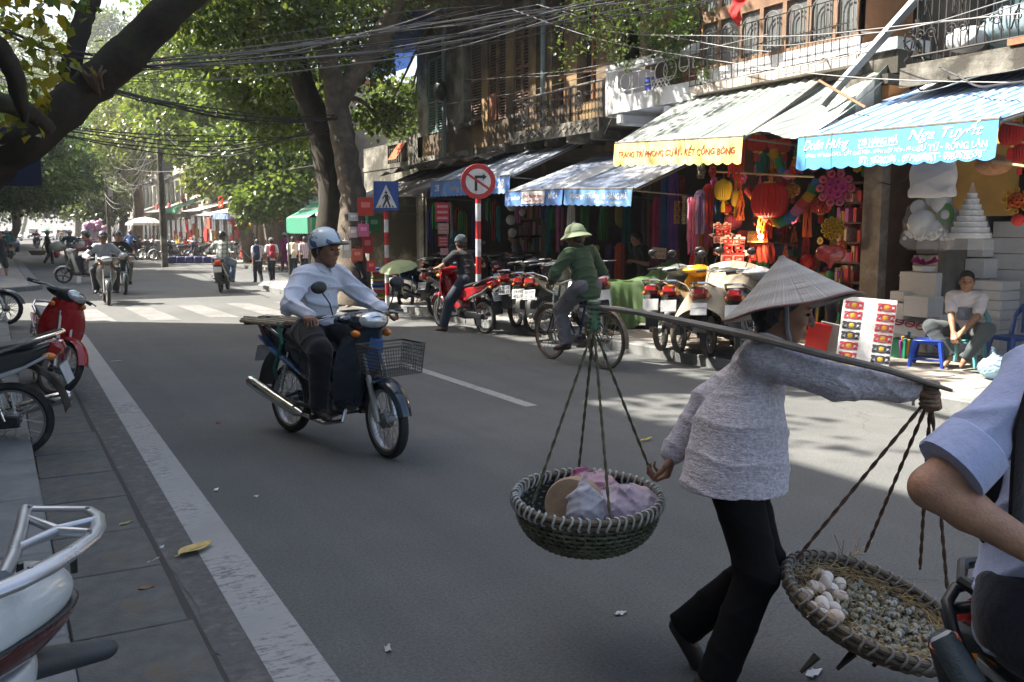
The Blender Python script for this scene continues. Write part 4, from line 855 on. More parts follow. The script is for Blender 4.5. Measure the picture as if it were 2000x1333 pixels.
def bicycle(label, loc, rz, c=(.03, .06, .12), name='bicycle', rack=True, group=None, detail=1, R_=.335):
    t = thing(name, label, 'bicycle', loc, rz, group); I = Matrix(); fm = P(c); wb = .53; RT = M('rusty_steel', (.2, .15, .11), .5, .6, .3, 20.)
    for x in (wb, -wb):
        T = TR((x, 0, R_)) @ Yax; n = 40
        b = MB(); b.lathe([(R_ - .035, -.012), (R_ - .015, -.019), (R_, 0), (R_ - .015, .019), (R_ - .035, .012)], n, T, True); w_ = b.build('wheel', M('bike_tyre', (.06, .055, .05), .8, 0, .3, 12.), t)
        b = MB(); b.lathe([(R_ - .05, -.011), (R_ - .034, -.014), (R_ - .034, .014), (R_ - .05, .011)], n, T, True); b.build('rim', RT, w_)
        b = MB(); b.tube([(x, -.05, R_), (x, .05, R_)], .018, 8); b.build('hub', RT, w_)
        b = MB()
        for k in range(32): a = k * math.pi / 16; q = a + (.6 if k % 4 < 2 else -.6); b.tube([(.018 * math.cos(q), .018 * math.sin(q), .025 if k % 2 else -.025), ((R_ - .045) * math.cos(a), (R_ - .045) * math.sin(a), 0)], .0018, 3, cap=False, T=T)
        b.build('spokes', ALU, w_)['kind'] = 'stuff'
        b = MB(); a0, a1 = (20, 150) if x > 0 else (10, 190)
        b.grid(lambda u, v: (x + (R_ + .03) * math.cos(R(a0 + (a1 - a0) * u)), (v - .5) * .055, R_ + (R_ + .03 - .03 * abs(v - .5)) * math.sin(R(a0 + (a1 - a0) * u))), 20, 4, thick=.003); b.build('mudguard', RT, t)
    b = MB()
    for p in ([(.36, 0, .76), (-.15, 0, .72)], [(.38, 0, .74), (-.03, 0, .28)], [(-.03, 0, .28), (-.18, 0, .81)], [(.34, 0, .92), (.40, 0, .66)]): b.tube(p, .016, 8)
    for y in (-.05, .05):
        b.tube([(.40, y * .6, .66), (wb, y, R_)], .011, 6); b.tube([(-.03, y, .28), (-wb, y, R_)], .01, 6); b.tube([(-.17, y * .6, .78), (-wb, y, R_)], .008, 6)
    b.build('frame', fm, t)
    b = MB(); b.pillow([(-.05, .82), (-.12, .845), (-.3, .855), (-.33, .825), (-.3, .805), (-.12, .805)], .085, .02, wf=lambda x, z: 1. if x < -.2 else max(.3, 1 - (x + .2) * 4.5)); b.build('saddle', SEATM, t)
    b = MB(); b.tube([(.16, .26, .98), (.28, .24, 1.0), (.345, .1, .97), (.35, 0, .94), (.345, -.1, .97), (.28, -.24, 1.0), (.16, -.26, .98)], .011, 8); b.build('handlebar', ALU, t)
    b = MB(); b.lathe([(.05, 0), (.09, .004), (.09, .008), (.05, .012)], 20, TR((-.03, -.06, .28)) @ Yax); b.tube([(-.03, -.07, .28), (.1, -.09, .19)], .009, 6); b.tube([(-.03, .07, .28), (-.16, .09, .37)], .009, 6); b.box((.1, -.14, .19), (.08, .09, .02)); b.box((-.16, .14, .37), (.08, .09, .02)); b.build('crank', RT, t)
    b = MB()
    for z in (.365, .20): b.tube([(-.03, -.06, .28 + (z - .28)), (-wb, -.06, R_ + (z - .28) * .4)], .005, 4)
    b.build('chain', RT, t)
    if rack:
        b = MB()
        for y in (-.07, 0, .07): b.tube([(-.2, y, .72), (-.78, y, .72)], .008, 6)
        for y in (-.07, .07): b.tube([(-.72, y, .72), (-wb, y, R_)], .006, 6)
        b.build('rack', RT, t)
    return t
# ------------------------------------------------------------------ people
SKIN = M('skin', (.33, .175, .105), .55, 0, .12, 9., .15, 120., spec=.35); SKIND = M('skin_tanned', (.21, .10, .058), .55, 0, .14, 9., .15, 120., spec=.35)
HAIR = M('black_hair', (.012, .010, .009), .5, 0, .4, 60., .6, 160., st=(1, 1, .25)); DKSHOE = M('dark_shoe', (.03, .022, .018), .5, 0, .3, 8.)
def V3(*a): return np.array(a, float)
def ik(a, t, l1, l2, hint):
    a, t, hint = V3(*a), V3(*t), V3(*hint); d = t - a; L = np.linalg.norm(d)
    if L > (l1 + l2) * .999: t = a + d / L * (l1 + l2) * .999; d = t - a; L = np.linalg.norm(d)
    u = d / L; x = (l1 * l1 - l2 * l2 + L * L) / (2 * L); h = hint - u * (hint @ u); h /= np.linalg.norm(h) + 1e-9
    return a + u * x + h * math.sqrt(max(l1 * l1 - x * x, 0)), t
def hand(w_, d, pn, s=1., curl=.5, thumb=1., spread=1., r=.0085, tc=.4):
    """five unequal fingers rooted in a palm; d points along the hand, pn out of the palm"""
    w_, d, pn = V3(*w_), V3(*d), V3(*pn); d /= np.linalg.norm(d); pn -= d * (pn @ d); pn /= np.linalg.norm(pn); sd = np.cross(pn, d) * thumb; ps = []
    for i, (o, L0) in enumerate(((.030, .092), (.010, .096), (-.010, .091), (-.029, .082))):
        kn = w_ + d * L0 * s + sd * o * s + pn * -.004 * s; ps.append(C(w_ + sd * o * .55 * s, kn, .0155 * s, .0115 * s, .012))
        a = 0.; p = kn; ln = (.046, .052, .048, .037)[i] * s
        for j, q in enumerate((1., .68, .5)):
            a += curl * (1.15, 1.45, .9)[j] + (.05 * i if curl < .8 else 0); e = p + (d * math.cos(a) + pn * math.sin(a) + sd * (.12 - .08 * i) * spread * (j == 0)) * ln * q; rr = r * s * (1 - .1 * j) * (1, 1.04, 1, .88)[i]
            ps.append(C(p, e, rr, rr * .93, .0035)); p = e
    b = w_ + d * .028 * s + sd * .026 * s + pn * .006 * s; k = b + (d * .62 + sd * .62 + pn * (.25 + tc * .4)) * .04 * s; m = k + (d * .86 + sd * .2 + pn * tc) * .034 * s; e = m + (d * .9 - sd * .1 + pn * tc) * .027 * s
    ps += [C(w_ + sd * .012 * s, k, .016 * s, .0125 * s, .01), C(k, m, .011 * s, .0098 * s, .004), C(m, e, .0098 * s, .0085 * s, .003)]
    return ps
def figure(label, loc, rz=0., s=1., P_=(0, 0, .88), N=(0, 0, 1.36), hd=(0., 0.), hands=((.1, .28, .8), (.1, -.28, .8)), eh=((-1, .6, -.3), (-1, -.6, -.3)), feet=((0, .1, .07), (0, -.1, .07)), kh=((1, .1, 0), (1, -.1, 0)),
           h=.02, skin=None, shirt=None, sleeve='long', hem=.80, trousers=None, shorts=False, shoes=None, hair='short', hat=None, hatm=None, hand_d=None, palm=None, curl=(.5, .5), group=None, folds_a=.004, sw=.17, lr=0., belly=0., toes=None, baggy=1., collar=False, cat='person', visor=True, head_up=0., skirt=None, hipw=.085, sleeve_m=None, flare=0., tb=None, boxy=0., tcut=None):
    t = thing('person', label, cat, loc, rz, group); t.scale = (s, s, s); skin = skin or SKIN
    P0, N0 = V3(*P_), V3(*N); up = (N0 - P0) / np.linalg.norm(N0 - P0); lf = V3(math.sin(-lr), math.cos(lr), 0.); lf -= up * (lf @ up); lf /= np.linalg.norm(lf); fw = np.cross(lf, up)
    ya, pt = R(hd[0]), R(hd[1]); hu0 = (up * .55 + V3(0, 0, 1) * .45 + V3(.0, 0, 0)); hu0 /= np.linalg.norm(hu0)
    fx = V3(math.cos(ya) * math.cos(pt), math.sin(ya) * math.cos(pt), math.sin(pt)); ly = np.cross(V3(0, 0, 1), fx); ly /= np.linalg.norm(ly); uz = np.cross(fx, ly); RM = np.stack([fx, ly, uz], 1)
    hc = N0 + hu0 * .135 + fx * .035 + V3(0, 0, head_up); q = lambda a, b, c: hc + fx * a + ly * b + uz * c
    sh = [N0 - up * .055 + lf * sw, N0 - up * .055 - lf * sw]; hp = [P0 + lf * hipw, P0 - lf * hipw]
    fine = h <= .012; k1 = .03
    body = [C(P0 + up * .02, P0 + up * .2, .125, .115, .05, (fw, .72)), C(P0 + up * .2, N0 - up * .12, .115, .135, .06, (fw, .72)), C(sh[0] * .8 + N0 * .2, sh[1] * .8 + N0 * .2, .062, .062, .05), C(N0 - up * .04, hc - fx * .03 - uz * .05, .056, .05, .03)]
    head = [E_(q(-.012, 0, .035), (.098, .077, .09), .02, RM), E_(q(.025, 0, -.035), (.067, .061, .085), .03, RM), E_(q(.055, 0, -.092), (.026, .028, .022), .02, RM), E_(q(-.02, 0, -.055), (.06, .062, .05), .03, RM)]
    if h < .03:
        head += [C(q(.092, 0, .012), q(.112, 0, -.026), .009, .013, .012), E_(q(.097, .013, -.03), (.011, .008, .007), .006, RM), E_(q(.097, -.013, -.03), (.011, .008, .007), .006, RM), E_(q(.078, 0, .032), (.02, .045, .01), .012, RM)]
        for y in (1, -1):
            head += [E_(q(-.012, y * .08, -.008), (.017, .008, .031), .008, RM), E_(q(.066, y * .04, -.022), (.022, .022, .018), .02, RM)]
        head += [E_(q(.089, 0, -.058), (.012, .023, .0065), .006, RM), E_(q(.086, 0, -.071), (.012, .019, .007), .006, RM)]
    minus = [E_(q(.097, y * .031, .008), (.016, .018, .010), .008, RM) for y in (1, -1)] if h < .015 else []
    pr, js = list(body) + head, {}
    sl = []; tr = []; ft = []; tm = []
    for i in (0, 1):
        el, wr = ik(sh[i], hands[i], .275, .25, eh[i]); js['LR'[i] + 'elbow'] = el; js['LR'[i] + 'wrist'] = wr
        pr += [C(sh[i], el, .046, .037, .02), C(el, el * .7 + wr * .3, .038, .037, .015), C(el * .7 + wr * .3, wr, .037, .025, .015)]
        d = (wr - el) / np.linalg.norm(wr - el); d = V3(*hand_d[i]) if hand_d and hand_d[i] is not None else d; pn = V3(*palm[i]) if palm and palm[i] is not None else V3(0, 0, -1.) + lf * (.4 if i else -.4)
        pr += hand(wr, d, pn, 1., curl[i], 1. if i == 0 else -1., r=max(.0085, h * .45))
        bg_ = .013 * baggy
        if shirt is not None:
            if sleeve == 'long': sl += [C(sh[i] - lf * (.01 if i == 0 else -.01), el, .055 + bg_, .044 + bg_, .03), C(el, wr - d * .01 if fine else wr, .043 + bg_, .031 + bg_, .02)]
            elif sleeve == 'short': e2 = sh[i] * .35 + el * .65; sl += [C(sh[i], e2, .055 + bg_, .055 + bg_, .03)]
            elif sleeve == 'rolled': sl += [C(sh[i], el * .62 + sh[i] * .38, .058 + bg_, .05 + bg_, .03)]
        kn, an = ik(hp[i], feet[i], .42, .41, kh[i]); js['LR'[i] + 'knee'] = kn; f_ = V3(*(toes[i] if toes else (1, .15 if i == 0 else -.15, -.1))); f_ /= np.linalg.norm(f_)
        pr += [C(hp[i], kn, .078, .054, .03), C(kn, kn * .65 + an * .35, .052, .053, .02), C(kn * .65 + an * .35, an, .053, .033, .02), C(an, an + f_ * .05 + V3(0, 0, -.04), .033, .03, .02), C(an - f_ * .045 + V3(0, 0, -.035), an + f_ * .11 + V3(0, 0, -.045), .03, .028, .015), C(an + f_ * .11 + V3(0, 0, -.045), an + f_ * .15 + V3(0, 0, -.05), .028, .02, .01)]
        tg = .012 * (baggy if tb is None else tb) + .008
        if trousers is not None:
            lo = an if not shorts else kn * .8 + an * .2; sd_ = (an - kn) / np.linalg.norm(an - kn); tm.append(C(an + sd_ * .10, an + sd_ * .3, .105, .105, .006)); tr += [C(hp[i], kn, .088 + tg, .062 + tg, .03), C(kn, lo, .062 + tg, .045 + tg + flare, .03)]
        if shoes is not None: ft.append((an, f_))
    bo = soft('body', pr, skin, t, h, minus=minus)
    if h < .02:
        for y in (1, -1):
            b = MB(); b.ell((0, 0, 0), (.008, .0155, .0068), 10, 8, Matrix.Translation(Vector(q(.0865, y * .031, .007))) @ Matrix([list(r_) + [0] for r_ in RM] + [[0, 0, 0, 1]])); b.build('eye', M('dark_eye', (.03, .02, .015), .15), bo)
            b = MB(); b.tube([q(.088, y * .014, .029), q(.09, y * .034, .034), q(.08, y * .053, .029)], [.003, .0038, .002], 6); b.build('eyebrow', HAIR, bo)
    if shirt is not None:
        tp = [C(P0 + up * (hem - P0[2]) * .6, P0 + up * .2, .138 + .012 * baggy, .130 + .01 * baggy, .05, (fw, .80)), C(P0 + up * .2, N0 - up * .12, .130 + .01 * baggy, .147, .05, (fw, .76)), C(sh[0] * .8 + N0 * .2, sh[1] * .8 + N0 * .2, .073, .073, .04), C(N0 - up * .05, N0 + up * .035, .075, .066, .02)]
        if hem < P0[2] - .04: tp.append(C(P0 + V3(0, 0, -.14) + fw * .01, P0 + up * .1, .158 + boxy, .145 + boxy * .7, .05, (fw, .85 + boxy * 3)))
        if belly: tp.append(E_(P0 + up * .16 + fw * .05, (.12, .14, .14), .06))
        cuts = [(N0 + up * .033, up)]
        if P0[2] - hem < .3: cuts.append((V3(0, 0, hem), V3(0, 0, -1.)))
        if sleeve_m is None: tp += sl
        so = soft('shirt', tp, shirt, t, h, cuts=cuts, disp=folds(folds_a, 42., sum(map(ord, label)) % 7) if h < .025 else None)
        if sleeve_m is not None: soft('sleeves', sl, sleeve_m, so, h)
        if collar:
            for i in (1, -1):
                b = MB(); b.grid(lambda u, v: N0 + up * (.045 - .04 * v) + (fw * math.cos(.25 + 2.6 * u) + lf * i * math.sin(.25 + 2.6 * u)) * (.062 + .022 * v) + fw * (.012 * v * (1 - u)) - up * .03 * v * max(0, .35 - u) * 2, 12, 4, thick=.004); b.build('collar', shirt, so)
    if trousers is not None:
        if skirt: tr = [C(P0 + up * .05, V3(P0[0], 0, .5), .13, .17, .05)]
        soft('trousers', tr + [C(P0 + up * .10, P0 - up * .02, .125, .135, .05, (fw, .82))], trousers, t, h, disp=folds(folds_a * .55, 34., 2.) if h < .025 else None, cuts=[(V3(0, 0, hem + tcut), V3(0, 0, 1.))] if tcut else (), minus=tm if h < .012 and not shorts else ())
    for an, f_ in ft:
        soft('shoe', [C(an - f_ * .05 + V3(0, 0, -.04), an + f_ * .12 + V3(0, 0, -.05), .037, .035, .01), C(an + f_ * .1 + V3(0, 0, -.05), an + f_ * .165 + V3(0, 0, -.056), .035, .026, .01)], shoes, t, min(h, .012), cuts=[(V3(0, 0, an[2] - .076), V3(0, 0, -1))] if an[2] < .12 else [])
    if hair:
        hp_ = [E_(q(-.016, 0, .042), (.106, .085, .096), .02, RM), E_(q(-.045, 0, -.01), (.075, .08, .08), .03, RM)]; cu = [(q(.052, 0, .045), (fx * .78 - uz * .62)), (q(0, 0, -.085), -uz)]
        if hair == 'long': hp_ += [C(q(-.075, 0, -.02), q(-.10, 0, -.22), .06, .035, .04)]; cu = cu[:1]
        if hair == 'bob': hp_ += [C(q(-.05, .05, -.02), q(-.05, .05, -.1), .04, .03, .03), C(q(-.05, -.05, -.02), q(-.05, -.05, -.1), .04, .03, .03)]; cu = cu[:1] + [(q(0, 0, -.13), -uz)]
        soft('hair', hp_, HAIR, t, min(h, .012) if h < .03 else h, cuts=cu, disp=folds(.003, 130.))
    if hat in ('helmet', 'cap'):
        e = 1.0 if hat == 'helmet' else .86; hm = soft('helmet' if hat == 'helmet' else 'cap', [E_(q(-.012, 0, .045), (.137 * e, .113 * e, .125 * e), .02, RM)], hatm, t, min(max(h * .7, .007), .018), cuts=[(q(0, 0, .022 if hat == 'helmet' else .05), (-uz * .97 + fx * .22))])
        if hat == 'cap' or visor: soft('peak', [E_(q(.12 * e, 0, .052), (.075, .085, .010), .01, RM)], BLACKP if hat == 'helmet' else hatm, hm, min(max(h * .6, .005), .012), cuts=[(q(.07, 0, 0), -fx)])
        if hat == 'helmet' and fine:
            b = MB()
            for y in (1, -1): b.tube([q(.01, y * .1, .02), q(.02, y * .082, -.06), q(.045, y * .03, -.122), q(.05, 0, -.126)], .005, 5)
            b.build('strap', BLACKP, hm)
    js.update(hc=hc, fx=fx, ly=ly, uz=uz, RM=RM, N=N0, P=P0, up=up, fw=fw, lf=lf, sh=sh, hp=hp); return t, js
def rider(label, loc, rz, **k):
    d = dict(P_=(-.2, 0, .82), N=(-.08, 0, 1.27), hands=((.20, .31, 1.0), (.20, -.31, 1.0)), hand_d=((.7, .45, -.15), (.7, -.45, -.15)), palm=((.1, 0, -1), (.1, 0, -1)), curl=(1.0, 1.0), eh=((-.4, 1, -.8), (-.4, -1, -.8)), feet=((.10, .19, .33), (.10, -.19, .33)), kh=((1, .35, .6), (1, -.35, .6)), hem=.77)
    d.update(k); return figure(label, loc, rz, **d)
def backpack(parent, j, c, s=1., side=0.):
    o = j['N'] - j['up'] * .2 - j['fw'] * .17 + j['lf'] * side; e = soft('backpack', [C(o - j['up'] * .15 * s, o + j['up'] * .12 * s, .115 * s, .10 * s, .03, (j['fw'], .7)), E_(o - j['up'] * .1 * s - j['fw'] * .07, (.05, .09 * s, .08 * s), .03)], cloth(c), parent, .014)
    for y in (1, -1):
        b = MB(); n = j['N'] + j['lf'] * .09 * y; b.tube([n - j['fw'] * .1 - j['up'] * .05, n + j['up'] * .015 - j['fw'] * .01, n + j['fw'] * .105 - j['up'] * .1, n + j['fw'] * .06 - j['up'] * .33 + j['lf'] * .07 * y, n - j['fw'] * .1 - j['up'] * .38], .016, 6); b.build('strap', cloth(c), e)
    return e
# ------------------------------------------------------------------ main rider on the blue motorbike
def two(pf, pr_):   # bike placed by the road contacts of its front and rear wheel
    a, b = G(*pf), G(*pr_); d = a - b; return ((a + b) / 2), math.atan2(d.y, d.x)
o_, a_ = two((745, 893), (575, 845)); RB = motorbike('dark blue motorbike with wire front basket ridden by man in white shirt', (o_.x, o_.y, 0), a_, (.012, .022, .035), (.035, .14, .42), lean=-2, steer=-9, basket=True, stand=False, group='motorbikes in traffic', plate='29-P7|506.31')
rw = thing('pole_bundle', 'bundle of thin wooden poles laid across rack behind the rider in white shirt', 'bundle', (o_.x, o_.y, 0), a_)
for k in range(9):
    b = MB(); y0 = -.2 + k * .05; b.tube([(-.36 - .06 * (k % 3), y0, .885 + .004 * (k % 2)), (-1.02 - .07 * (k % 4), y0 + .02, .87 + .004 * (k % 2))], .014, 6); b.build('pole', M('bamboo_pole', (.25, .2, .13), .7, 0, .3, 12.), rw)
b = MB()
for x in (-.5, -.9): b.box((x, 0, .853), (.04, .48, .025))
for y in (-.12, .12): b.tube([(-.5, y, .85), (-.62, y, .62)], .012, 6); b.tube([(-.9, y, .85), (-.75, y, .68)], .012, 6)
b.build('carrier', M('rack_iron', (.05, .05, .05), .6, .4), RB)
b = MB(); b.tube([(-.42, -.2, .9), (-.35, -.22, .75), (-.5, -.2, .55), (-.55, -.15, .45)], .014, 6); b.build('green_cord', cloth((.02, .16, .11)), rw)
WSH = cloth((.60, .62, .70), .08); PL = (o_.x, o_.y, 0)
r1, j1 = rider('person in white shirt and blue and white helmet riding the dark blue motorbike', PL, a_, h=.0095, shirt=WSH, collar=True, trousers=cloth((.013, .012, .013)), shoes=DKSHOE, hat='helmet', hatm=None, hd=(14, -2), hem=.81, N=(-.12, .0, 1.315), P_=(-.22, 0, .84), baggy=1.3, folds_a=.013, hands=((.20, .33, 1.0), (.20, -.33, 1.0)), feet=((.08, .19, .33), (.08, -.19, .33)), group='riders in traffic', skin=M('skin_worn', (.25, .125, .075), .55, 0, .12, 9., .15, 120., spec=.35))
hm_ = [c for c in r1.children if c.name.startswith('helmet')][0]; mm, t_, p_, _ = new_mat('blue_white_shell'); vv = coords(t_); lk(t_, mixc(t_, ramp(t_, noise_n(t_, vv, 9., 2., .5, 1.5), .52, .56), (.5, .58, .64), (.05, .09, .22)), p_.inputs['Base Color']); p_.inputs['Roughness'].default_value = .3; p_.inputs['Coat Weight'].default_value = .5; hm_.data.materials.clear(); hm_.data.materials.append(mm)
b = MB()
for k in range(6): b.ell(j1['N'] + j1['fw'] * (.085 + .012 * k - .004 * k * k) + V3(.03, 0, 0) - j1['up'] * (.03 + .075 * k), .0055, 8, 6)
b.build('shirt_buttons', plastic((.6, .6, .62)), [c for c in r1.children if c.name.startswith('shirt')][0])['kind'] = 'stuff'
# ------------------------------------------------------------------ cyclist
o_, a_ = two((1075, 701), (1183, 722)); bicycle('old rusty bicycle ridden by man in green jacket and sun helmet', (o_.x, o_.y, 0), a_, (.02, .05, .10))
GRN = cloth((.04, .07, .034), .18); gy = cloth((.13, .125, .135))
cy, jc = figure('person in green jacket and pale green sun helmet riding the old bicycle', (o_.x, o_.y, 0), a_, h=.0095, P_=(-.17, 0, .93), N=(-.04, .02, 1.37), hd=(18, -4), hands=((.17, .25, .99), (.17, -.25, .99)), hand_d=((.8, 0, -.5), (.8, 0, -.5)), palm=((-.2, -.2, -1), (-.2, .2, -1)), curl=(.9, .9), eh=((-.5, 1, -.6), (-.5, -1, -.6)), feet=((.05, .14, .25), (-.12, -.14, .42)), kh=((1, .15, .5), (1, -.2, .5)), shirt=GRN, hem=.80, trousers=gy, shoes=M('brown_sandal', (.055, .03, .022), .6), hair='short', skin=SKIND, baggy=1.9, folds_a=.009, collar=True, sw=.185)
HEL = M('sun_helmet_cloth', (.23, .275, .17), .9, 0, .12, 6., .2, 60.); hx = jc
b = MB(); Th = Matrix.Translation(Vector(hx['hc'] + hx['uz'] * .05 - hx['fx'] * .01)) @ Matrix([list(r_) + [0] for r_ in hx['RM']] + [[0, 0, 0, 1]]) @ rotM(y=R(6)) @ Matrix.Diagonal((1.16, 1., 1., 1))
b.lathe([(.172, -.052), (.165, -.042), (.128, -.012), (.112, .008), (.107, .04), (.09, .08), (.06, .105), (.02, .118), (0, .119)], 32, Th); b.lathe([(0, .115), (.016, .118), (.016, .13), (0, .135)], 12, Th); ho = b.build('sun_helmet', HEL, cy)
b = MB(); b.lathe([(.112, .002), (.116, .004), (.115, .028), (.111, .03)], 32, Th); b.build('hat_band', M('hat_band', (.22, .27, .16), .8), ho)
# ------------------------------------------------------------------ parked motorbikes on the right pavement
def park(px, py, az, label, z=.0, back=True, **k):
    """rear wheel (or front wheel) contact in the picture, heading az in degrees from +X"""
    k.setdefault('mirrors', (px // 10) % 3 == 0); p = G(px, py, z); d = Vector((math.cos(R(az)), math.sin(R(az)), 0)); p = p + d * (.61 if back else -.61); p.z = z; return motorbike(label, tuple(p), R(az), **k)
MUD = M('muddy_tyre', (.16, .135, .105), .9, 0, .3, 14., .3, 60.)
park(795, 606, 32, 'black motorbike first in the parked row by the crossing sign', colr=(.015, .015, .016), c2=(.02, .04, .2), plate='30-K4|118.20')
park(858, 622, 22, 'black motorbike with silver stripe and red tail light second in the parked row', colr=(.014, .014, .015), c2=(.35, .35, .36), plate='30-L2|664.09')
park(905, 606, 50, 'dark motorbike half hidden behind the red one in the parked row', colr=(.02, .02, .024), z=.1, plate='', detail=0)
park(850, 585, 40, 'black motorbike with raised mirrors deep in the parked row', colr=(.016, .016, .018), z=.1, plate='', detail=0)
rp = G(948, 652); dd = Vector((math.cos(R(98)), math.sin(R(98)), 0)); ra = math.atan2(dd.y, dd.x); rc = rp + dd.normalized() * .61
motorbike('bright red motorbike straddled by man in black at the kerb', (rc.x, rc.y, 0), ra, colr=(.42, .012, .02), lean=-3, steer=-8, plate='29-L1|125.01', stand=False, mirrors=False)
figure('person in black shirt and dark cap straddling the red motorbike, seen from behind', (rc.x, rc.y, 0), ra, h=.011, P_=(-.18, 0, .81), N=(.0, 0, 1.24), hd=(-18, -6), hands=((.22, .31, 1.0), (.22, -.31, 1.0)), hand_d=((.7, .4, -.3), (.7, -.4, -.3)), palm=((0, 0, -1), (0, 0, -1)), curl=(1, 1), eh=((-.3, 1, -.6), (-.3, -1, -.6)), feet=((.05, .34, .075), (.1, -.2, .31)), kh=((1, .5, .4), (1, -.35, .6)), shirt=cloth((.012, .012, .013)), sleeve='short', hem=.76, trousers=cloth((.03, .04, .055)), shoes=M('brown_sandal', (.055, .03, .022), .6), hat='cap', hatm=cloth((.07, .085, .10)), baggy=1.3)
park(1010, 640, 40, 'black and white motorbike parked right of the red one', colr=(.02, .02, .022), c2=(.6, .6, .6), z=.1, plate='29-S6|730.55')
park(1042, 652, 34, 'grey motorbike with orange reflector beside the champagne one', colr=(.1, .1, .11), c2=(.45, .1, .03), z=.1, plate='29-H5|402.18')
park(1066, 655, 30, 'champagne motorbike with white number plate beside the cyclist', colr=(.33, .31, .22), z=.1, plate='30-N9|251.43')
park(1120, 630, 60, 'silver scooter with white head cowl behind the cyclist', colr=(.5, .5, .52), style='scoot', z=.11, plate='', steer=15)
park(1180, 655, 62, 'white motorbike with pale seat hidden behind the cyclist', colr=(.62, .63, .66), z=.11, plate='', seat=M('pale_seat', (.6, .6, .58), .6), detail=0)
park(980, 600, 62, 'dark scooter with upright mirrors at the shop front behind the parked row', colr=(.03, .03, .035), style='scoot', z=.11, plate='', detail=0)
park(1040, 612, 70, 'black motorbike close to the dark shop behind the champagne one', colr=(.014, .014, .015), z=.11, plate='', detail=0)
park(1292, 686, 36, 'white tailed motorbike with muddy wheels at the left of the yellow one', colr=(.3, .33, .3), z=.11, mud=MUD, plate='', lean=-4)
park(1328, 690, 34, 'yellow motorbike with red tail light and muddy wheels', colr=(.66, .33, .01), z=.11, mud=MUD, plate='', lean=-4)
park(1385, 700, 33, 'motorbike under the beige cover in front of the decoration shop', colr=(.05, .05, .05), z=.11, plate='', lean=-3)
park(1450, 706, 34, 'silver tailed motorbike partly under the beige cover by the hat', colr=(.3, .31, .33), c2=(.08, .08, .09), z=.11, plate='', lean=-3)
def cover(label, loc, rz, m, L=1.9, wd=.36, seed=0., prof=None, skirt=.35):
    """cloth draped over a motorbike: ridge along the bike, folds fanning to a loose hem"""
    prof = prof or [(-1, .62), (-.8, .86), (-.45, .82), (-.1, .78), (.25, .98), (.42, 1.1), (.6, .98), (.95, .55)]
    def ridge(u):
        x = -1 + 2 * u
        for (a, za), (b_, zb) in zip(prof[:-1], prof[1:]):
            if a <= x <= b_: f = (x - a) / (b_ - a); f = f * f * (3 - 2 * f); return za + (zb - za) * f
        return prof[0][1] if x < prof[0][0] else prof[-1][1]
    b = MB()
    def f(u, v):
        x = (-1 + 2 * u) * L / 2; s = (v - .5) * 2; z0 = ridge(u); d = abs(s); hb = .16 + wd * .4 * max(0, 1 - abs(u - .67) * 5)
        fl = math.sin(u * 34 + 3 * math.sin(u * 7 + seed) + s * 1.5) * .035 * d + .02 * math.sin(u * 71 + seed) * d * d
        if d < .35: y = s / .35 * hb; z = z0 - .05 * (d / .35) ** 2
        else: q = (d - .35) / .65; y = math.copysign(hb + (wd - hb) * q ** .7 * .8 + fl, s); z = z0 - .05 - (z0 - .05 - skirt + .07 * math.sin(u * 19 + seed)) * q
        return (x, y, max(z, .02))
    b.grid(f, 70, 34, thick=.003); o = b.build('cover', m, None, loc, rz=rz); return tag(o, label, 'cover')
GC = thin('green_cover', (.11, .19, .065), .15, .7); p = G(1172, 640, .12); p2 = G(1322, 640, .12); gcm = (p + p2) / 2; gca = math.atan2((p2 - p).y, (p2 - p).x)
cover('green cloth cover draped over a parked motorbike right of the cyclist', tuple(gcm), gca, GC, (p2 - p).length + .25, .42, 1., [(-1, .62), (-.7, .74), (-.3, .72), (.1, .78), (.45, .95), (.68, 1.04), (.85, 1.02), (1, .6)], .05)
cover('beige cloth cover over the motorbike between the yellow one and the hat', tuple(G(1385, 700, .11) + Vector((math.cos(R(33)), math.sin(R(33)), 0)) * .62), R(33), M('beige_canvas', (.33, .28, .20), .9, 0, .18, 5., .3, 30.), 2.0, .36, 3., None, .42)
# ------------------------------------------------------------------ motorbikes on the left kerb
p = G(124, 782); d = Vector((math.cos(R(-80)), math.sin(R(-80)), 0)); q = p - d * .61 - Vector((.0, 0, 0))
motorbike('shiny red motorbike parked at the left kerb with black head cowl', (q.x, q.y, .0), R(-84), colr=(.36, .012, .016), c2=(.37, .013, .017), steer=32, lean=-11, pitch=-3, plate='', fork_c=None, mirrors=False)
bk = [c for c in bpy.data.objects if c.parent and c.parent.get('label', '').startswith('shiny red') and c.name.startswith('head_cowl')][0]; bk.data.materials.clear(); bk.data.materials.append(BLACKP)
p = G(32, 892); d = Vector((math.cos(R(163)), math.sin(R(163)), 0)); q = p + d * .61
motorbike('black and silver motorbike at the left frame edge showing its rear wheel', (q.x, q.y, .0), R(163), colr=(.05, .05, .045), c2=(.45, .46, .47), lean=-4, plate='', mirrors=False)
q = G(-22, 642); motorbike('motorbike cut off by the left edge, only its front wheel in view', (q.x - .3, q.y + .2, .05), R(-25), colr=(.05, .05, .06), plate='', detail=0)
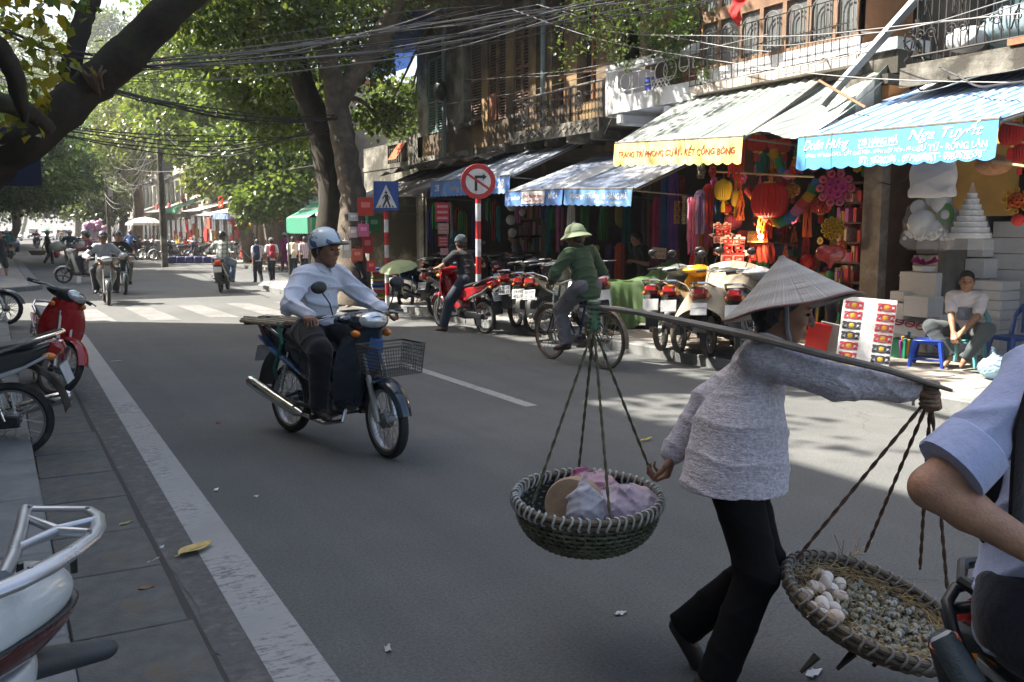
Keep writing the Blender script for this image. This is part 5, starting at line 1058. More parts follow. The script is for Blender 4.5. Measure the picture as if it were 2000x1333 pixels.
# ------------------------------------------------------------------ riders and walkers further up the street
def on_bike(px, py, az, label, blabel, bk=None, contact=0., lod=.022, **k):
    p = G(px, py); d = Vector((math.cos(R(az)), math.sin(R(az)), 0)); p = p - d * contact
    bk = dict(bk or {}); bk.setdefault('stand', False); motorbike(blabel, (p.x, p.y, 0), R(az), lean=k.pop('lean', -1), group='motorbikes in traffic', plate=bk.pop('plate', ''), detail=0, **bk)
    return rider(label, (p.x, p.y, 0), R(az), h=lod, group='riders in traffic', **k)
on_bike(212, 597, -92, 'person in grey shirt and dark helmet riding toward us past the crossing', 'dark motorbike with round headlight ridden toward us by man in grey shirt', dict(colr=(.05, .05, .045), c2=(.2, .2, .19)), .61, lod=.014, shirt=cloth((.34, .36, .40)), trousers=cloth((.03, .03, .035)), shoes=DKSHOE, hat='helmet', hatm=P((.03, .03, .03)), skin=SKIND, baggy=1.4)
on_bike(244, 576, -88, 'person in black shirt and helmet riding close behind the man in grey', 'green motorbike just behind the rider in grey shirt', dict(colr=(.03, .06, .05)), .61, shirt=cloth((.02, .02, .025)), sleeve='short', trousers=cloth((.25, .2, .13)), shoes=DKSHOE, hat='helmet', hatm=P((.03, .03, .035)))
on_bike(170, 553, 172, 'person in maroon shirt and face mask crossing the street on a scooter', 'black and white scooter crossing the street behind the rider in grey', dict(colr=(.5, .52, .52), c2=(.03, .03, .03), style='scoot'), 0., shirt=cloth((.13, .02, .035)), trousers=cloth((.02, .02, .03)), shoes=DKSHOE, hat='helmet', hatm=P((.05, .06, .05)))
on_bike(258, 508, 60, 'person in bright blue shirt riding away beyond the rider in grey', 'dark motorbike ridden away by man in bright blue shirt', dict(colr=(.05, .05, .06)), 0., lod=.03, shirt=cloth((.10, .2, .5)), trousers=cloth((.03, .03, .04)), hat='helmet', hatm=P((.3, .32, .36)))
PLD = None
def plaid():
    m, t, p, o = new_mat('plaid_cloth'); v = coords(t); sp = nd(t, 'SeparateXYZ'); lk(t, v, sp.inputs[0]); fs = []
    for i, f in ((1, 9.), (2, 9.)):
        a = nd(t, 'Math', operation='MULTIPLY'); a.inputs[1].default_value = f; lk(t, sp.outputs[i], a.inputs[0]); b = nd(t, 'Math', operation='FRACT'); lk(t, a.outputs[0], b.inputs[0]); g = nd(t, 'Math', operation='GREATER_THAN'); g.inputs[1].default_value = .66; lk(t, b.outputs[0], g.inputs[0]); fs.append(g.outputs[0])
    c = mixc(t, fs[0], (.55, .56, .52), (.22, .25, .24)); c = mixc(t, fs[1], c, mixc(t, .6, c, (.12, .14, .14))); lk(t, c, p.inputs['Base Color']); p.inputs['Roughness'].default_value = .85; return m
on_bike(432, 572, 70, 'person in plaid shirt and black helmet riding away across the junction', 'dark scooter with glowing orange tail light ridden by man in plaid shirt', dict(colr=(.05, .05, .055), style='scoot', lit=True, plate='29-D8|310.44'), -.61, lod=.014, shirt=plaid(), trousers=cloth((.13, .19, .28)), shoes=M('pale_shoe', (.4, .38, .36), .7), hat='helmet', hatm=P((.02, .02, .02)), visor=False, baggy=1.4)
on_bike(140, 520, -88, 'person in dark teal with white helmet riding between two big white sacks', 'pale motorbike loaded with white sacks on both sides', dict(colr=(.3, .28, .22)), 0., lod=.03, shirt=cloth((.03, .07, .09)), trousers=cloth((.2, .18, .15)), hat='helmet', hatm=P((.6, .6, .6)))
for s in (-1, 1):
    p = G(140, 520); bundle((p.x + s * .5, p.y - .1, .85), (.34, .3, .22), (.55, .53, .46), ('left' if s < 0 else 'right') + ' white sack tied beside the rider in dark teal', 'sack', 3 + s, 'sack')
on_bike(72, 486, -85, 'person in dark red riding toward us in front of the white cars', 'dark motorbike in front of the white cars', dict(colr=(.04, .04, .05)), 0., lod=.04, shirt=cloth((.14, .04, .06)), trousers=cloth((.03, .03, .04)), hat='helmet', hatm=P((.3, .1, .1)))
on_bike(122, 478, 95, 'person in tan shirt riding away beside the white taxi', 'dark motorbike ridden away beside the white taxi', dict(colr=(.05, .05, .05)), 0., lod=.04, shirt=cloth((.4, .33, .26)), trousers=cloth((.05, .05, .05)), hat='helmet', hatm=P((.4, .35, .3)))
on_bike(16, 510, 100, 'person in teal shirt on a motorbike at the left kerb corner', 'dark motorbike with orange lamps at the left kerb corner', dict(colr=(.06, .03, .02)), 0., lod=.03, shirt=cloth((.02, .2, .22)), trousers=cloth((.03, .03, .04)), hat='helmet', hatm=P((.5, .5, .5)))
def walk(px, py, az, label, st=.16, z=0., **k):
    p = G(px, py, z); d = dict(feet=((st, .07, .08), (-st, -.07, .11)), hands=((-.1, .22, .78), (.14, -.22, .82)), h=.022, kh=((1, 0, 0), (1, 0, 0))); d.update(k); return figure(label, (p.x, p.y, z), R(az), **d)
SCH = cloth((.60, .60, .62), .06); NAVY = cloth((.018, .022, .035))
sx, jx = walk(505, 552, 92, 'schoolchild in white shirt with dark blue backpack walking away', s=.80, h=.014, shirt=SCH, sleeve='short', trousers=NAVY, shoes=DKSHOE); backpack(sx, jx, (.025, .04, .09), 1.25, .1)
sx, jx = walk(532, 551, 88, 'schoolchild in white shirt with bright red backpack walking away', st=-.14, s=.82, h=.014, shirt=SCH, sleeve='short', trousers=NAVY, shoes=M('pale_shoe', (.4, .38, .36), .7), hat='cap', hatm=cloth((.12, .12, .12))); backpack(sx, jx, (.36, .02, .035), 1.1)
sx, jx = walk(574, 545, 88, 'schoolchild in white shirt with pale yellow backpack near the rider', s=.84, shirt=SCH, sleeve='short', trousers=NAVY, hair='long', shoes=DKSHOE); backpack(sx, jx, (.55, .5, .36), 1.1)
sx, jx = walk(597, 546, 85, 'schoolchild in striped white shirt just left of the white helmet', s=.84, shirt=stripe_mat('pink_stripe_cloth', (.6, .58, .6), (.45, .25, .3), 14., 1, .85, 0), sleeve='short', trousers=NAVY, shoes=DKSHOE)
walk(558, 530, 95, 'person in purple clothes and pale cap beyond the schoolchildren', s=.9, shirt=cloth((.2, .03, .12)), trousers=cloth((.15, .02, .1)), hat='cap', hatm=cloth((.35, .4, .35)), h=.03)
walk(645, 585, 60, 'person in grey striped shirt standing behind the rider in white', s=.95, z=.1, shirt=stripe_mat('grey_stripe_cloth', (.35, .36, .36), (.08, .08, .09), 30., 2, .85, 0), sleeve='short', trousers=NAVY)
walk(700, 598, 200, 'person in black with a cap sitting low beside the tree stall', s=.9, z=.1, P_=(-.1, 0, .45), N=(.05, 0, .93), hem=.4, feet=((.3, .12, .08), (.3, -.12, .08)), hands=((.2, .1, .55), (.2, -.1, .55)), shirt=cloth((.02, .022, .03)), trousers=NAVY, hat='cap', hatm=cloth((.02, .025, .035)), hd=(20, -8))
vx, jv = walk(95, 517, -8, 'street vendor in dark clothes carrying baskets across the far street', s=.95, h=.03, shirt=cloth((.05, .045, .04)), sleeve='short', trousers=cloth((.02, .02, .025)), hands=((-.25, .2, .8), (.3, -.2, .85)), hat='cap', hatm=cloth((.35, .42, .4)))
p = G(82, 513); b = MB(); b.lathe([(.28, 0), (.42, .22), (.4, .22), (.27, .02)], 16); tag(b.build('basket', M('brown_basket', (.2, .14, .08), .9, 0, .3, 30.), loc=(p.x - .15, p.y, .35)), 'shallow brown basket carried by the far street vendor', 'basket')
bundle((G(102, 515).x + .2, G(102, 515).y - .2, .45), (.14, .14, .18), (.5, .09, .12), 'red carrier bag hanging from the far street vendor\'s hand', 'bag', 2, 'bag')
walk(4, 546, -60, 'person in dark clothes with pale blue bag at the left frame edge', s=.95, shirt=cloth((.02, .02, .025)), sleeve='short', trousers=cloth((.03, .03, .035)), shorts=True, hair='bob', h=.018)
# balloons carried for sale
bl = thing('balloon_cluster', 'cluster of pink and white balloons for sale at the far kerb', 'balloons', (G(186, 497).x, G(186, 497).y, 0))
pw_ = MB()
for i in range(26):
    b = MB(); th = i * 2.4; rr = .12 + .5 * math.sqrt(i / 26); b.ell((rr * math.cos(th), .3 * math.sin(i * 1.7), 1.55 + .75 * rr * math.sin(th)), (.2, .2, .23), 12, 8); b.build('balloon', thin('balloon_' + 'abc'[i % 3], ((.62, .36, .52), (.6, .58, .63), (.5, .3, .5))[i % 3], .35, .3), bl)
b = MB(); b.tube([(0, 0, 0), (0, 0, 1.3)], .02, 6); b.build('stick', WOOD, bl)
# parked bikes far along the right kerb and left side
for i, (px, py, az, cc) in enumerate(((300, 507, 200, (.1, .1, .1)), (322, 509, 200, (.35, .36, .37)), (345, 510, 195, (.03, .03, .04)), (282, 500, 190, (.05, .05, .06)), (268, 496, 190, (.2, .02, .02)), (160, 489, 185, (.02, .02, .025)), (172, 493, 190, (.3, .3, .3)), (455, 517, 250, (.5, .5, .5)), (385, 512, 230, (.03, .04, .1)))):
    p = G(px, py, .05); motorbike(['black', 'silver', 'dark blue', 'grey', 'dark red', 'jet black', 'pale grey', 'white', 'navy'][i] + ' motorbike parked at the far kerb ' + ['by the pole', 'right of the pole', 'under the patched awning', 'left of the pole', 'near the tree trunk', 'behind the crossing scooter', 'beside the balloons', 'by the leaning tree', 'beside the blue crates'][i], tuple(p), R(az), colr=cc, plate='', detail=0)
p = G(488, 518, .05); bicycle('pale bicycle standing at the far kerb by the leaning tree', tuple(p), R(190), (.45, .5, .5), detail=0)
# cars
def car(label, px, py, az, c, taxi=None, van=False):
    p = G(px, py); t = thing('car', label, 'car', (p.x, p.y, 0), R(az), 'cars in the far street'); L, Wd = 4.3, 1.7; pm = P(c)
    b = MB(); b.pillow([(-2.1, .35), (-2.15, .75), (-2.05, .92), (-1.4, .98), (.9, .95), (1.9, .80), (2.12, .6), (2.12, .35)], .85, .12); b.build('body', pm, t)
    b = MB(); b.pillow([(-1.75, .94), (-1.1, 1.42), (.1, 1.46), (.95, .94)] if not van else [(-2.05, .94), (-1.9, 1.6), (.6, 1.62), (1.4, .94)], .74, .12); g = b.build('cabin', M('car_glass', (.03, .035, .04), .08), t)
    b = MB(); b.pillow([(-1.25, 1.40), (-.9, 1.475), (.05, 1.49), (.3, 1.42)] if not van else [(-1.9, 1.58), (-1.7, 1.68), (.5, 1.69), (.7, 1.6)], .70, .03); b.build('roof', pm, t)
    for y in (-.72, .72):
        for q in ((-.45, -.3), (-1.68, -1.15), (.2, .9)): b = MB(); b.tube([(q[0], y, .96), (q[1] if q[0] < 0 else .12, y * .97, 1.43)], .035, 6); b.build('pillar', pm, t)
    for x in (-1.3, 1.3):
        for y in (-.78, .78): b = MB(); b.lathe([(.18, -.1), (.3, -.1), (.32, -.06), (.32, .06), (.3, .1), (.18, .1)], 20, TR((x, y, .32)) @ Yax, True); w_ = b.build('wheel', TYRE, t); b = MB(); b.lathe([(0, -.08), (.19, -.08), (.19, .08), (0, .08)], 14, TR((x, y, .32)) @ Yax); b.build('rim', ALU, w_)
    for y in (-.6, .6):
        b = MB(); b.ell((2.05, y, .68), (.1, .17, .09), 10, 6); b.build('headlight', LENS, t); b = MB(); b.ell((-2.1, y, .8), (.06, .15, .1), 10, 6); b.build('tail_light', REDL, t)
    b = MB(); b.box((2.13, 0, .5), (.03, .9, .14), b=.01); b.build('grille', BLACKP, t); b = MB(); b.box((2.15, 0, .42), (.02, .45, .1)); b.build('number_plate', PLATEM, t)
    if taxi: b = MB(); b.box((-.3, 0, 1.6), (.25, .9, .2), b=.04); b.build('roof_sign', M('green_roof_sign', taxi, .4), t)  # plain green sign colour, no emission
    return t
car('white taxi with bright green roof sign coming down the far street', 93, 470, -92, (.75, .76, .77), taxi=(.02, .55, .2))
car('white sedan parked on the left side of the far street', 22, 471, -70, (.72, .73, .74))
car('grey van behind the rider in dark red in the far street', 66, 466, -95, (.3, .28, .27), van=True)
car('grey car right of the white taxi in the far street', 122, 468, -95, (.35, .35, .36))
car('dark blue car at the left frame edge beyond the kerb corner', 2, 492, -80, (.03, .06, .16))
# ------------------------------------------------------------------ woman with carrying pole
VL, VS = Vector((2.25, 2.5, 0)), .93
def vp(px, py, d): return (AD(px, py, d) - VL) / VS
VYAW = R(-50)
def crinkle():
    m, t, p, o = new_mat('crinkled_blouse'); v = coords(t); w1 = noise_n(t, coords(t, (30, 30, 110)), 1., 3., .55, .6); w2 = noise_n(t, v, 55., 3., .6); sp = noise_n(t, v, 75., 2., .5, 1.)
    b = mixc(t, ramp(t, sp, .42, .62), (.66, .63, .67), (.50, .455, .48)); b = mixc(t, ramp(t, w1, .35, .6), mixc(t, 1., b, (.8, .78, .81, 1), 'MULTIPLY'), b)
    lk(t, b, p.inputs['Base Color']); p.inputs['Roughness'].default_value = .9; p.inputs['Specular IOR Level'].default_value = .15; p.inputs['Sheen Weight'].default_value = .15
    a = nd(t, 'Math', operation='ADD'); lk(t, w1, a.inputs[0]); lk(t, w2, a.inputs[1]); bumpn(t, a.outputs[0], p, .5, .01); return m
VSK = M('skin_brown', (.23, .115, .068), .5, 0, .14, 9., .2, 130., spec=.35)  # one even brown skin tone
vend, jv = figure('woman in crinkled grey lilac blouse and conical hat walking with a shoulder pole', tuple(VL), 0., VS, P_=vp(1428, 896, 3.25), N=vp(1500, 672, 3.24), lr=VYAW, hd=(-42, -12),
    hands=(vp(1316, 884, 3.42), vp(1776, 757, 3.02)), hand_d=(V3(*(AD(1288, 955, 3.44) - AD(1316, 884, 3.42))), V3(*(AD(1835, 752, 3.0) - AD(1790, 738, 3.02)))), palm=(V3(-.5, .3, -.45), V3(.15, .2, -1.)), curl=(.75, .95), eh=((-.9, .4, -.1), (-.4, -.6, -.9)),
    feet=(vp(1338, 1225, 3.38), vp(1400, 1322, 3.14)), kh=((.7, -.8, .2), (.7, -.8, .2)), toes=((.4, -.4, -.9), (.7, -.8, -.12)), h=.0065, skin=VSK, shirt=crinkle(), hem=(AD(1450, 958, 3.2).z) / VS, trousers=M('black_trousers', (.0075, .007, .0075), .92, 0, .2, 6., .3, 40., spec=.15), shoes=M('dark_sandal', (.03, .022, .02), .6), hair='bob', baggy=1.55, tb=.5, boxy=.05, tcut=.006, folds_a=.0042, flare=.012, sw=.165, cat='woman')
ir, vd = Vector((.8716, -.4903, 0)), Vector((.4903, .8716, 0))
hat_ax = (Vector((0, 0, 1)) + vd * .19 - ir * .19).normalized(); hq = hat_ax.to_track_quat('Z', 'Y').to_matrix().to_4x4(); hb_ = AD(1547, 601, 3.2)
def straw():
    m, t, p, o = new_mat('palm_leaf_hat'); v = coords(t); sp = nd(t, 'SeparateXYZ'); lk(t, v, sp.inputs[0]); z = nd(t, 'Math', operation='MULTIPLY'); z.inputs[1].default_value = 150.; lk(t, sp.outputs[2], z.inputs[0]); s = nd(t, 'Math', operation='SINE'); lk(t, z.outputs[0], s.inputs[0])
    g = nd(t, 'TexGradient', gradient_type='RADIAL'); lk(t, v, g.inputs[0]); an = nd(t, 'Math', operation='MULTIPLY'); an.inputs[1].default_value = 150.; lk(t, g.outputs[0], an.inputs[0]); nz = nd(t, 'TexNoise', noise_dimensions='1D'); nz.inputs['Scale'].default_value = 1.; nz.inputs['Detail'].default_value = 3.; lk(t, an.outputs[0], nz.inputs['W'])
    n2 = noise_n(t, v, 14., 6., .7); b = mixc(t, ramp(t, nz.outputs[0], .3, .7), (.30, .275, .24), (.43, .40, .36)); b = mixc(t, ramp(t, n2, .45, .75, (0, 0, 0, 1), (.55, .55, .55, 1)), b, (.25, .23, .2)); b = mixc(t, ramp(t, s.outputs[0], .55, 1., (0, 0, 0, 1), (.28, .28, .28, 1)), b, (.2, .18, .16))
    lk(t, b, p.inputs['Base Color']); p.inputs['Roughness'].default_value = .7; a = nd(t, 'Math', operation='ADD'); lk(t, nz.outputs[0], a.inputs[0]); lk(t, n2, a.inputs[1]); a2 = nd(t, 'Math', operation='MULTIPLY_ADD'); a2.inputs[1].default_value = .5; lk(t, s.outputs[0], a2.inputs[0]); lk(t, a.outputs[0], a2.inputs[2]); bumpn(t, a2.outputs[0], p, .6, .008); return m
HR, HH = .238, .185; Th = Matrix.Translation((hb_ - VL) / VS) @ hq @ Matrix.Diagonal((1 / VS,) * 3 + (1,))
b = MB(); prof = [(HR * (1 - k / 16) * (1 - .05 * math.sin(k / 16 * 3.14)), HH * k / 16) for k in range(16)] + [(.012, HH * .985), (0.0, HH)]
b.lathe([(0, HH - .006)] + [(max(r - .003, 0), z - .0035) for r, z in reversed(prof[:-1])] + prof, 72)
# wavy hand-made brim
b.v = [tuple(Vector(v) + Vector((0, 0, .0045 * math.sin(5 * math.atan2(v[1], v[0]) + 1) * (math.hypot(v[0], v[1]) / HR) ** 3))) for v in b.v]
ho = b.build('conical_hat', straw(), vend); ho.matrix_basis = Th
b = MB(); b.tube([((HR + .001) * math.cos(a), (HR + .001) * math.sin(a), .0045 * math.sin(5 * a + 1)) for a in [i * math.pi / 36 for i in range(73)]], .0045, 6); b.build('rim', M('hat_rim', (.2, .085, .07), .6, 0, .2, 20.), ho)
rb_ = MB()
for k in range(9): zz = HH * (k + .5) / 9; rr = HR * (1 - zz / HH) - .006; rb_.tube([(rr * math.cos(a), rr * math.sin(a), zz - .003) for a in [i * math.pi / 18 for i in range(37)]], .0022, 4)
rb_.build('hoops', M('bamboo_hoop', (.2, .14, .08), .7), ho)['kind'] = 'stuff'
b = MB(); hc = Vector(jv['hc']); b.tube([hc + Vector(jv['ly']) * -.095 + Vector((0, 0, .05)), hc + Vector(jv['ly']) * -.085 - Vector(jv['uz']) * .06 + Vector(jv['fx']) * .02, hc + Vector(jv['fx']) * .06 - Vector(jv['uz']) * .125], .009, 6); b.build('chin_ribbon', cloth((.2, .21, .21)), vend)
# shoulder pole
pp = [AD(1152, 598, 3.50), AD(1250, 611, 3.40), AD(1440, 650, 3.07), AD(1500, 664, 3.01), AD(1600, 691, 2.97), AD(1730, 722, 2.955), AD(1812, 748, 2.96), AD(1858, 763, 2.96)]
b = MB(); b.tube(pp, [.017, .022, .026, .027, .026, .023, .02, .013], 8, sq=((0, 0, 1), .5)); tag(b.build('carrying_pole', M('grey_bamboo', (.16, .135, .105), .6, 0, .3, 9., .35, 50., st=(1, 1, 6)), ang=60), 'flat grey bamboo carrying pole resting on the woman\'s shoulder', 'pole')
def rope(parent, a, c, r=.0042, off=Vector(), m=None, sag=0.):
    a, c = Vector(a) - off, Vector(c) - off; d = c - a; L = d.length; n = int(L / .012); u = d.orthogonal().normalized(); w_ = d.normalized().cross(u); b = MB()
    for ph in (0, math.pi):
        b.tube([a + d * (k / n) + Vector((0, 0, -sag * math.sin(math.pi * k / n))) + (u * math.cos(ph + k * .75) + w_ * math.sin(ph + k * .75)) * r * .75 for k in range(n + 1)], r, 5)
    return b.build('rope', m or M('jute_rope', (.16, .115, .07), .9, 0, .35, 60.), parent)
WICK = M('green_wicker', (.10, .105, .062), .65, 0, .5, 26., .4, 90., c2=(.2, .19, .12), amt=.4); BIND = M('pale_binding', (.42, .43, .40), .7, 0, .25, 30.); WBR = M('brown_wicker', (.17, .125, .085), .75, 0, .45, 26., .4, 90., c2=(.3, .25, .2), amt=.4); WIN = M('wicker_gap', (.035, .034, .024), .9)
def basket(label, c, ax, Rr, depth, m, nb, bm, prof, hoops=15, ribs=44, tilt_rz=0.):
    t = thing('basket', label, 'basket', c); t.rotation_euler = (Vector(ax).to_track_quat('Z', 'Y').to_matrix() @ Matrix.Rotation(tilt_rz, 3, 'Z')).to_euler()
    pf = [(Rr * r, -depth * z) for r, z in prof]   # from rim down to the middle of the floor
    def at(s):
        s = max(0, min(.9999, s)) * (len(pf) - 1); i = int(s); f = s - i; return pf[i][0] + (pf[i + 1][0] - pf[i][0]) * f, pf[i][1] + (pf[i + 1][1] - pf[i][1]) * f
    b = MB(); b.lathe([(r - .004, z + .003) for r, z in pf if r > .01] + [(0, pf[-1][1] + .003)], 48, cap=False); b.build('lining', WIN, t)
    b = MB(); tw = 2.
    for k in range(hoops):
        s = .02 + .93 * k / hoops; r, z = at(s); n = ribs * 2; hw = Rr * .9 / hoops * .36
        pts = [((r + .0045 * (1 if (j + k) % 2 else -1) * (j % 2 == 0 or 1)) * math.cos(2 * math.pi * j / n), (r + .0045 * (1 if (j // 1 + k) % 2 else -1)) * math.sin(2 * math.pi * j / n), z) for j in range(n + 1)]
        b.tube(pts, max(.0028, hw), 4)
    for j in range(ribs):
        a = 2 * math.pi * (j + .25) / ribs; b.tube([(at(s)[0] * math.cos(a), at(s)[0] * math.sin(a), at(s)[1]) for s in [q / 12 for q in range(12)]], .004, 4)
    b.build('weave', m, t)['kind'] = 'stuff'
    b = MB(); b.tube([(Rr * math.cos(a), Rr * math.sin(a), .0) for a in [i * math.pi / 30 for i in range(61)]], .0115, 8, cap=False); b.tube([((Rr + .002) * math.cos(a), (Rr + .002) * math.sin(a), -.022) for a in [i * math.pi / 30 for i in range(61)]], .008, 6, cap=False); b.build('rim', M('rim_bamboo', (.13, .10, .065), .7, 0, .3, 20.), t)
    w_ = MB(); w_.tube([(.0155 * math.cos(a), .0055 * math.sin(a * 2), .024 * math.sin(a) - .008) for a in [i * math.pi / 6 for i in range(13)]], .0046, 5, cap=False); wm = w_.mesh('binding', bm)
    for j in range(nb):
        a = 2 * math.pi * (j + random.uniform(-.15, .15)) / nb; o = link('binding', wm, t, (Rr * math.cos(a), Rr * math.sin(a), 0)); o.rotation_euler = (random.uniform(-.2, .2), 0, a)
    return t
bc = AD(1147, 969, 3.46); bax = (Vector((0, 0, 1)) - vd * .07).normalized()
BL = basket('green woven round basket hanging from the rear end of the carrying pole', bc, bax, .272, .20, WICK, 54, BIND, [(1, 0), (.99, .2), (.95, .42), (.86, .64), (.7, .82), (.45, .95), (.2, 1.), (0.02, 1.)])
bpy.context.view_layer.update(); iL = BL.matrix_world.inverted()
topL = AD(1160, 640, 3.48)
for px, py, d in ((1040, 985, 3.30), (1130, 922, 3.70), (1278, 940, 3.52), (1192, 1018, 3.22)):
    rope(BL, iL @ topL, iL @ AD(px, py, d), .0037, m=M('green_rope', (.085, .085, .045), .9, 0, .5, 40.))
b = MB(); a0 = AD(1160, 597, 3.49)
for k in range(7): b.tube([iL @ (a0 + Vector((.0, 0, .012 - .018 * k)) + ir * (.019 * math.cos(q)) + vd * (.02 * math.sin(q))) for q in [i * math.pi / 6 for i in range(13)]], .008, 5, cap=False)
b.tube([iL @ (a0 + Vector((0, 0, -.0))), iL @ AD(1160, 645, 3.48)], [.018, .012], 8); b.build('rope_knot', M('green_cord', (.07, .14, .075), .85, 0, .5, 40., c2=(.3, .3, .2), amt=.4), BL)
# goods in that basket
o = MB(); o.lathe([(0, 0), (.098, 0), (.105, .012), (.105, .07), (.098, .082), (0, .082)], 36); dsk = o.build('bamboo_box', M('round_tan_wood', (.36, .24, .15), .75, 0, .2, 12., .3, 60.), None, AD(1128, 985, 3.42)); dsk.rotation_euler = ((AD(1100, 975, 3.3) - AD(1135, 965, 3.5)).to_track_quat('Z', 'Y').to_euler()); tag(dsk, 'round tan wooden disc box standing on edge in the green basket', 'box')
PINKB = thin('pink_bag', (.62, .40, .46), .4, .3); WHB = thin('white_bag', (.62, .60, .66), .4, .25); LIL = thin('lilac_bag', (.60, .50, .58), .4, .3)
def bag(pos, s, m, label, seed, rz=0., k=.25, knot=None, knot_at=None):
    """filled thin plastic bag with creases radiating from its tie"""
    prims = [E_((0, 0, 0), s, .03), E_((s[0] * .35, -s[1] * .2, s[2] * .1), (s[0] * .6, s[1] * .7, s[2] * .8), .05)]
    if knot: prims += [C((0, 0, s[2] * .6), knot_at or (0, 0, s[2] * 1.5), .03, .012, .04)]
    f1, f2 = folds(.0075, 75., seed), folds(.005, 150., seed + 1.3)
    def dp(X): return f1(X) + f2(X[:, [1, 0, 2]])
    o = soft('plastic_bag', prims, m, None, .008, disp=dp); o.location = pos; o.rotation_euler.z = rz; return tag(o, label, 'bag')
bag(AD(1152, 962, 3.56), (.10, .09, .075), PINKB, 'pink plastic bag at the back of the green basket', 1); bag(AD(1133, 935, 3.62), (.03, .03, .035), thin('magenta_bag', (.5, .15, .3), .3), 'small magenta bag tip at the back rim of the green basket', 2)
bag(AD(1140, 1000, 3.30), (.07, .06, .085), WHB, 'white crumpled plastic bag in the middle of the green basket', 3, knot=True); bag(AD(1215, 992, 3.42), (.135, .12, .08), LIL, 'large pale lilac plastic bag filling the right of the green basket', 4, knot=True, knot_at=(-.02, -.05, .09))
# egg tray
tc = AD(1712, 1183, 3.06); tax = (Vector((0, 0, 1)) * .92 + ir * .27 - vd * .15).normalized()
TRY = basket('brown woven tray full of eggs hanging from the front end of the pole', tc, tax, .305, .075, WBR, 46, M('grey_binding', (.23, .215, .2), .8, 0, .3, 30.), [(1, 0), (.98, .35), (.92, .7), (.8, .9), (.5, 1.), (.25, 1.), (.02, 1.)], 12, 40)
bpy.context.view_layer.update(); iT = TRY.matrix_world.inverted(); topR = AD(1818, 772, 3.0)
JR = M('brown_rope', (.115, .065, .04), .9, 0, .45, 50.)
for px, py, d in ((1556, 1092, 3.15), (1690, 1078, 3.33), (1797, 1112, 3.25), (1850, 1150, 3.1)): rope(TRY, iT @ topR, iT @ AD(px, py, d), .0041, m=JR)
b = MB(); a0 = AD(1816, 752, 2.995)
for k in range(6): b.tube([iT @ (a0 + Vector((0, 0, .005 - .014 * k)) + ir * (.024 * math.cos(q)) + vd * (.028 * math.sin(q))) for q in [i * math.pi / 6 for i in range(13)]], .0075, 5, cap=False)
b.build('rope_knot', M('tan_cord', (.2, .14, .09), .9, 0, .4, 40.), TRY)
b = MB(); 
for k in range(3): b.tube([iT @ (tc - tax * .08 + ir * (.0 - .12 * k) - vd * (.18 + .02 * k)), iT @ (tc - tax * .13 + ir * (-.04 - .12 * k) - vd * (.2 + .02 * k))], [.014, .006], 6)
b.build('loose_ends', M('dark_twine', (.03, .025, .02), .9), TRY)
def tl(px, py, dz=0.):   # a point on the tray floor under a sight line
    rr_ = _ray(px, py); p0_ = tc - tax * (.068 - dz); t_ = (p0_ - Vector((0, 0, EYE))).dot(tax) / rr_.dot(tax); return Vector((0, 0, EYE)) + rr_ * t_
em = MB(); em.ell((0, 0, 0), (.0215, .0215, .028), 16, 10); em.v = [(x * (1 - .12 * z / .028), y * (1 - .12 * z / .028), z) for x, y, z in em.v]
EGM = [em.mesh('egg', M('hen_egg', c, .45, 0, .05, 20., spec=.3)) for c in ((.72, .62, .53), (.66, .53, .43), (.74, .67, .6))]
hen = [(1565, 1135), (1592, 1120), (1615, 1128), (1572, 1160), (1597, 1148), (1622, 1150), (1640, 1142), (1568, 1188), (1590, 1178), (1614, 1172), (1582, 1210), (1604, 1200), (1628, 1188), (1600, 1228), (1622, 1215), (1612, 1138), (1640, 1165), (1588, 1195)]
for i, (px, py) in enumerate(hen):
    q = iT @ tl(px, py, .022 + (.024 if i in (2, 8, 10, 15) else 0)); q2 = Vector((q.x, q.y)); q.xy = q2 * min(1, (.205 + .035 * (i % 2)) / q2.length) if q2.length > .2 else q2; o = link('egg', EGM[i % 3], None, TRY.matrix_world @ q); o.rotation_euler = (random.uniform(0, 3), random.uniform(0, 3), random.uniform(0, 6)); o.scale = (1.04,) * 3; tag(o, 'pale hen egg in the heap at the left of the woven tray', 'egg', 'hen eggs in the woven tray')
def speckle(c):
    m, t, p, o = new_mat('quail_egg'); v = coords(t); n = noise_n(t, v, 120., 3., .6); b = mixc(t, ramp(t, n, .52, .58), c4(c), (.05, .04, .03)); lk(t, b, p.inputs['Base Color']); p.inputs['Roughness'].default_value = .45; return m
qm = MB(); qm.ell((0, 0, 0), (.0125, .0125, .0162), 10, 7); QM = [qm.mesh('egg', speckle(c)) for c in ((.36, .31, .2), (.27, .26, .2), (.38, .37, .32), (.22, .19, .11))]
pl_ = []; tries = 0
while len(pl_) < 235 and tries < 60000:
    tries += 1; a = random.uniform(0, 6.283); rr = .255 * math.sqrt(random.random()); lp_ = Vector((rr * math.cos(a), rr * math.sin(a), -.055)); lay = 0
    wp = TRY.matrix_world @ lp_; q = wp - Vector((0, 0, EYE)); fw_ = _ray(CX, CY).normalized(); dd_ = q.dot(fw_); sxp = CX + F * q.dot(ir) / dd_
    if sxp < 1645 + 12 * math.sin(a * 3): continue
    if any((lp_ - o_).length < (.0235 if True else .02) for o_ in pl_):
        if random.random() < .985: continue
        lp_.z += .017
        if any((lp_ - o_).length < .019 for o_ in pl_): continue
    pl_.append(lp_)
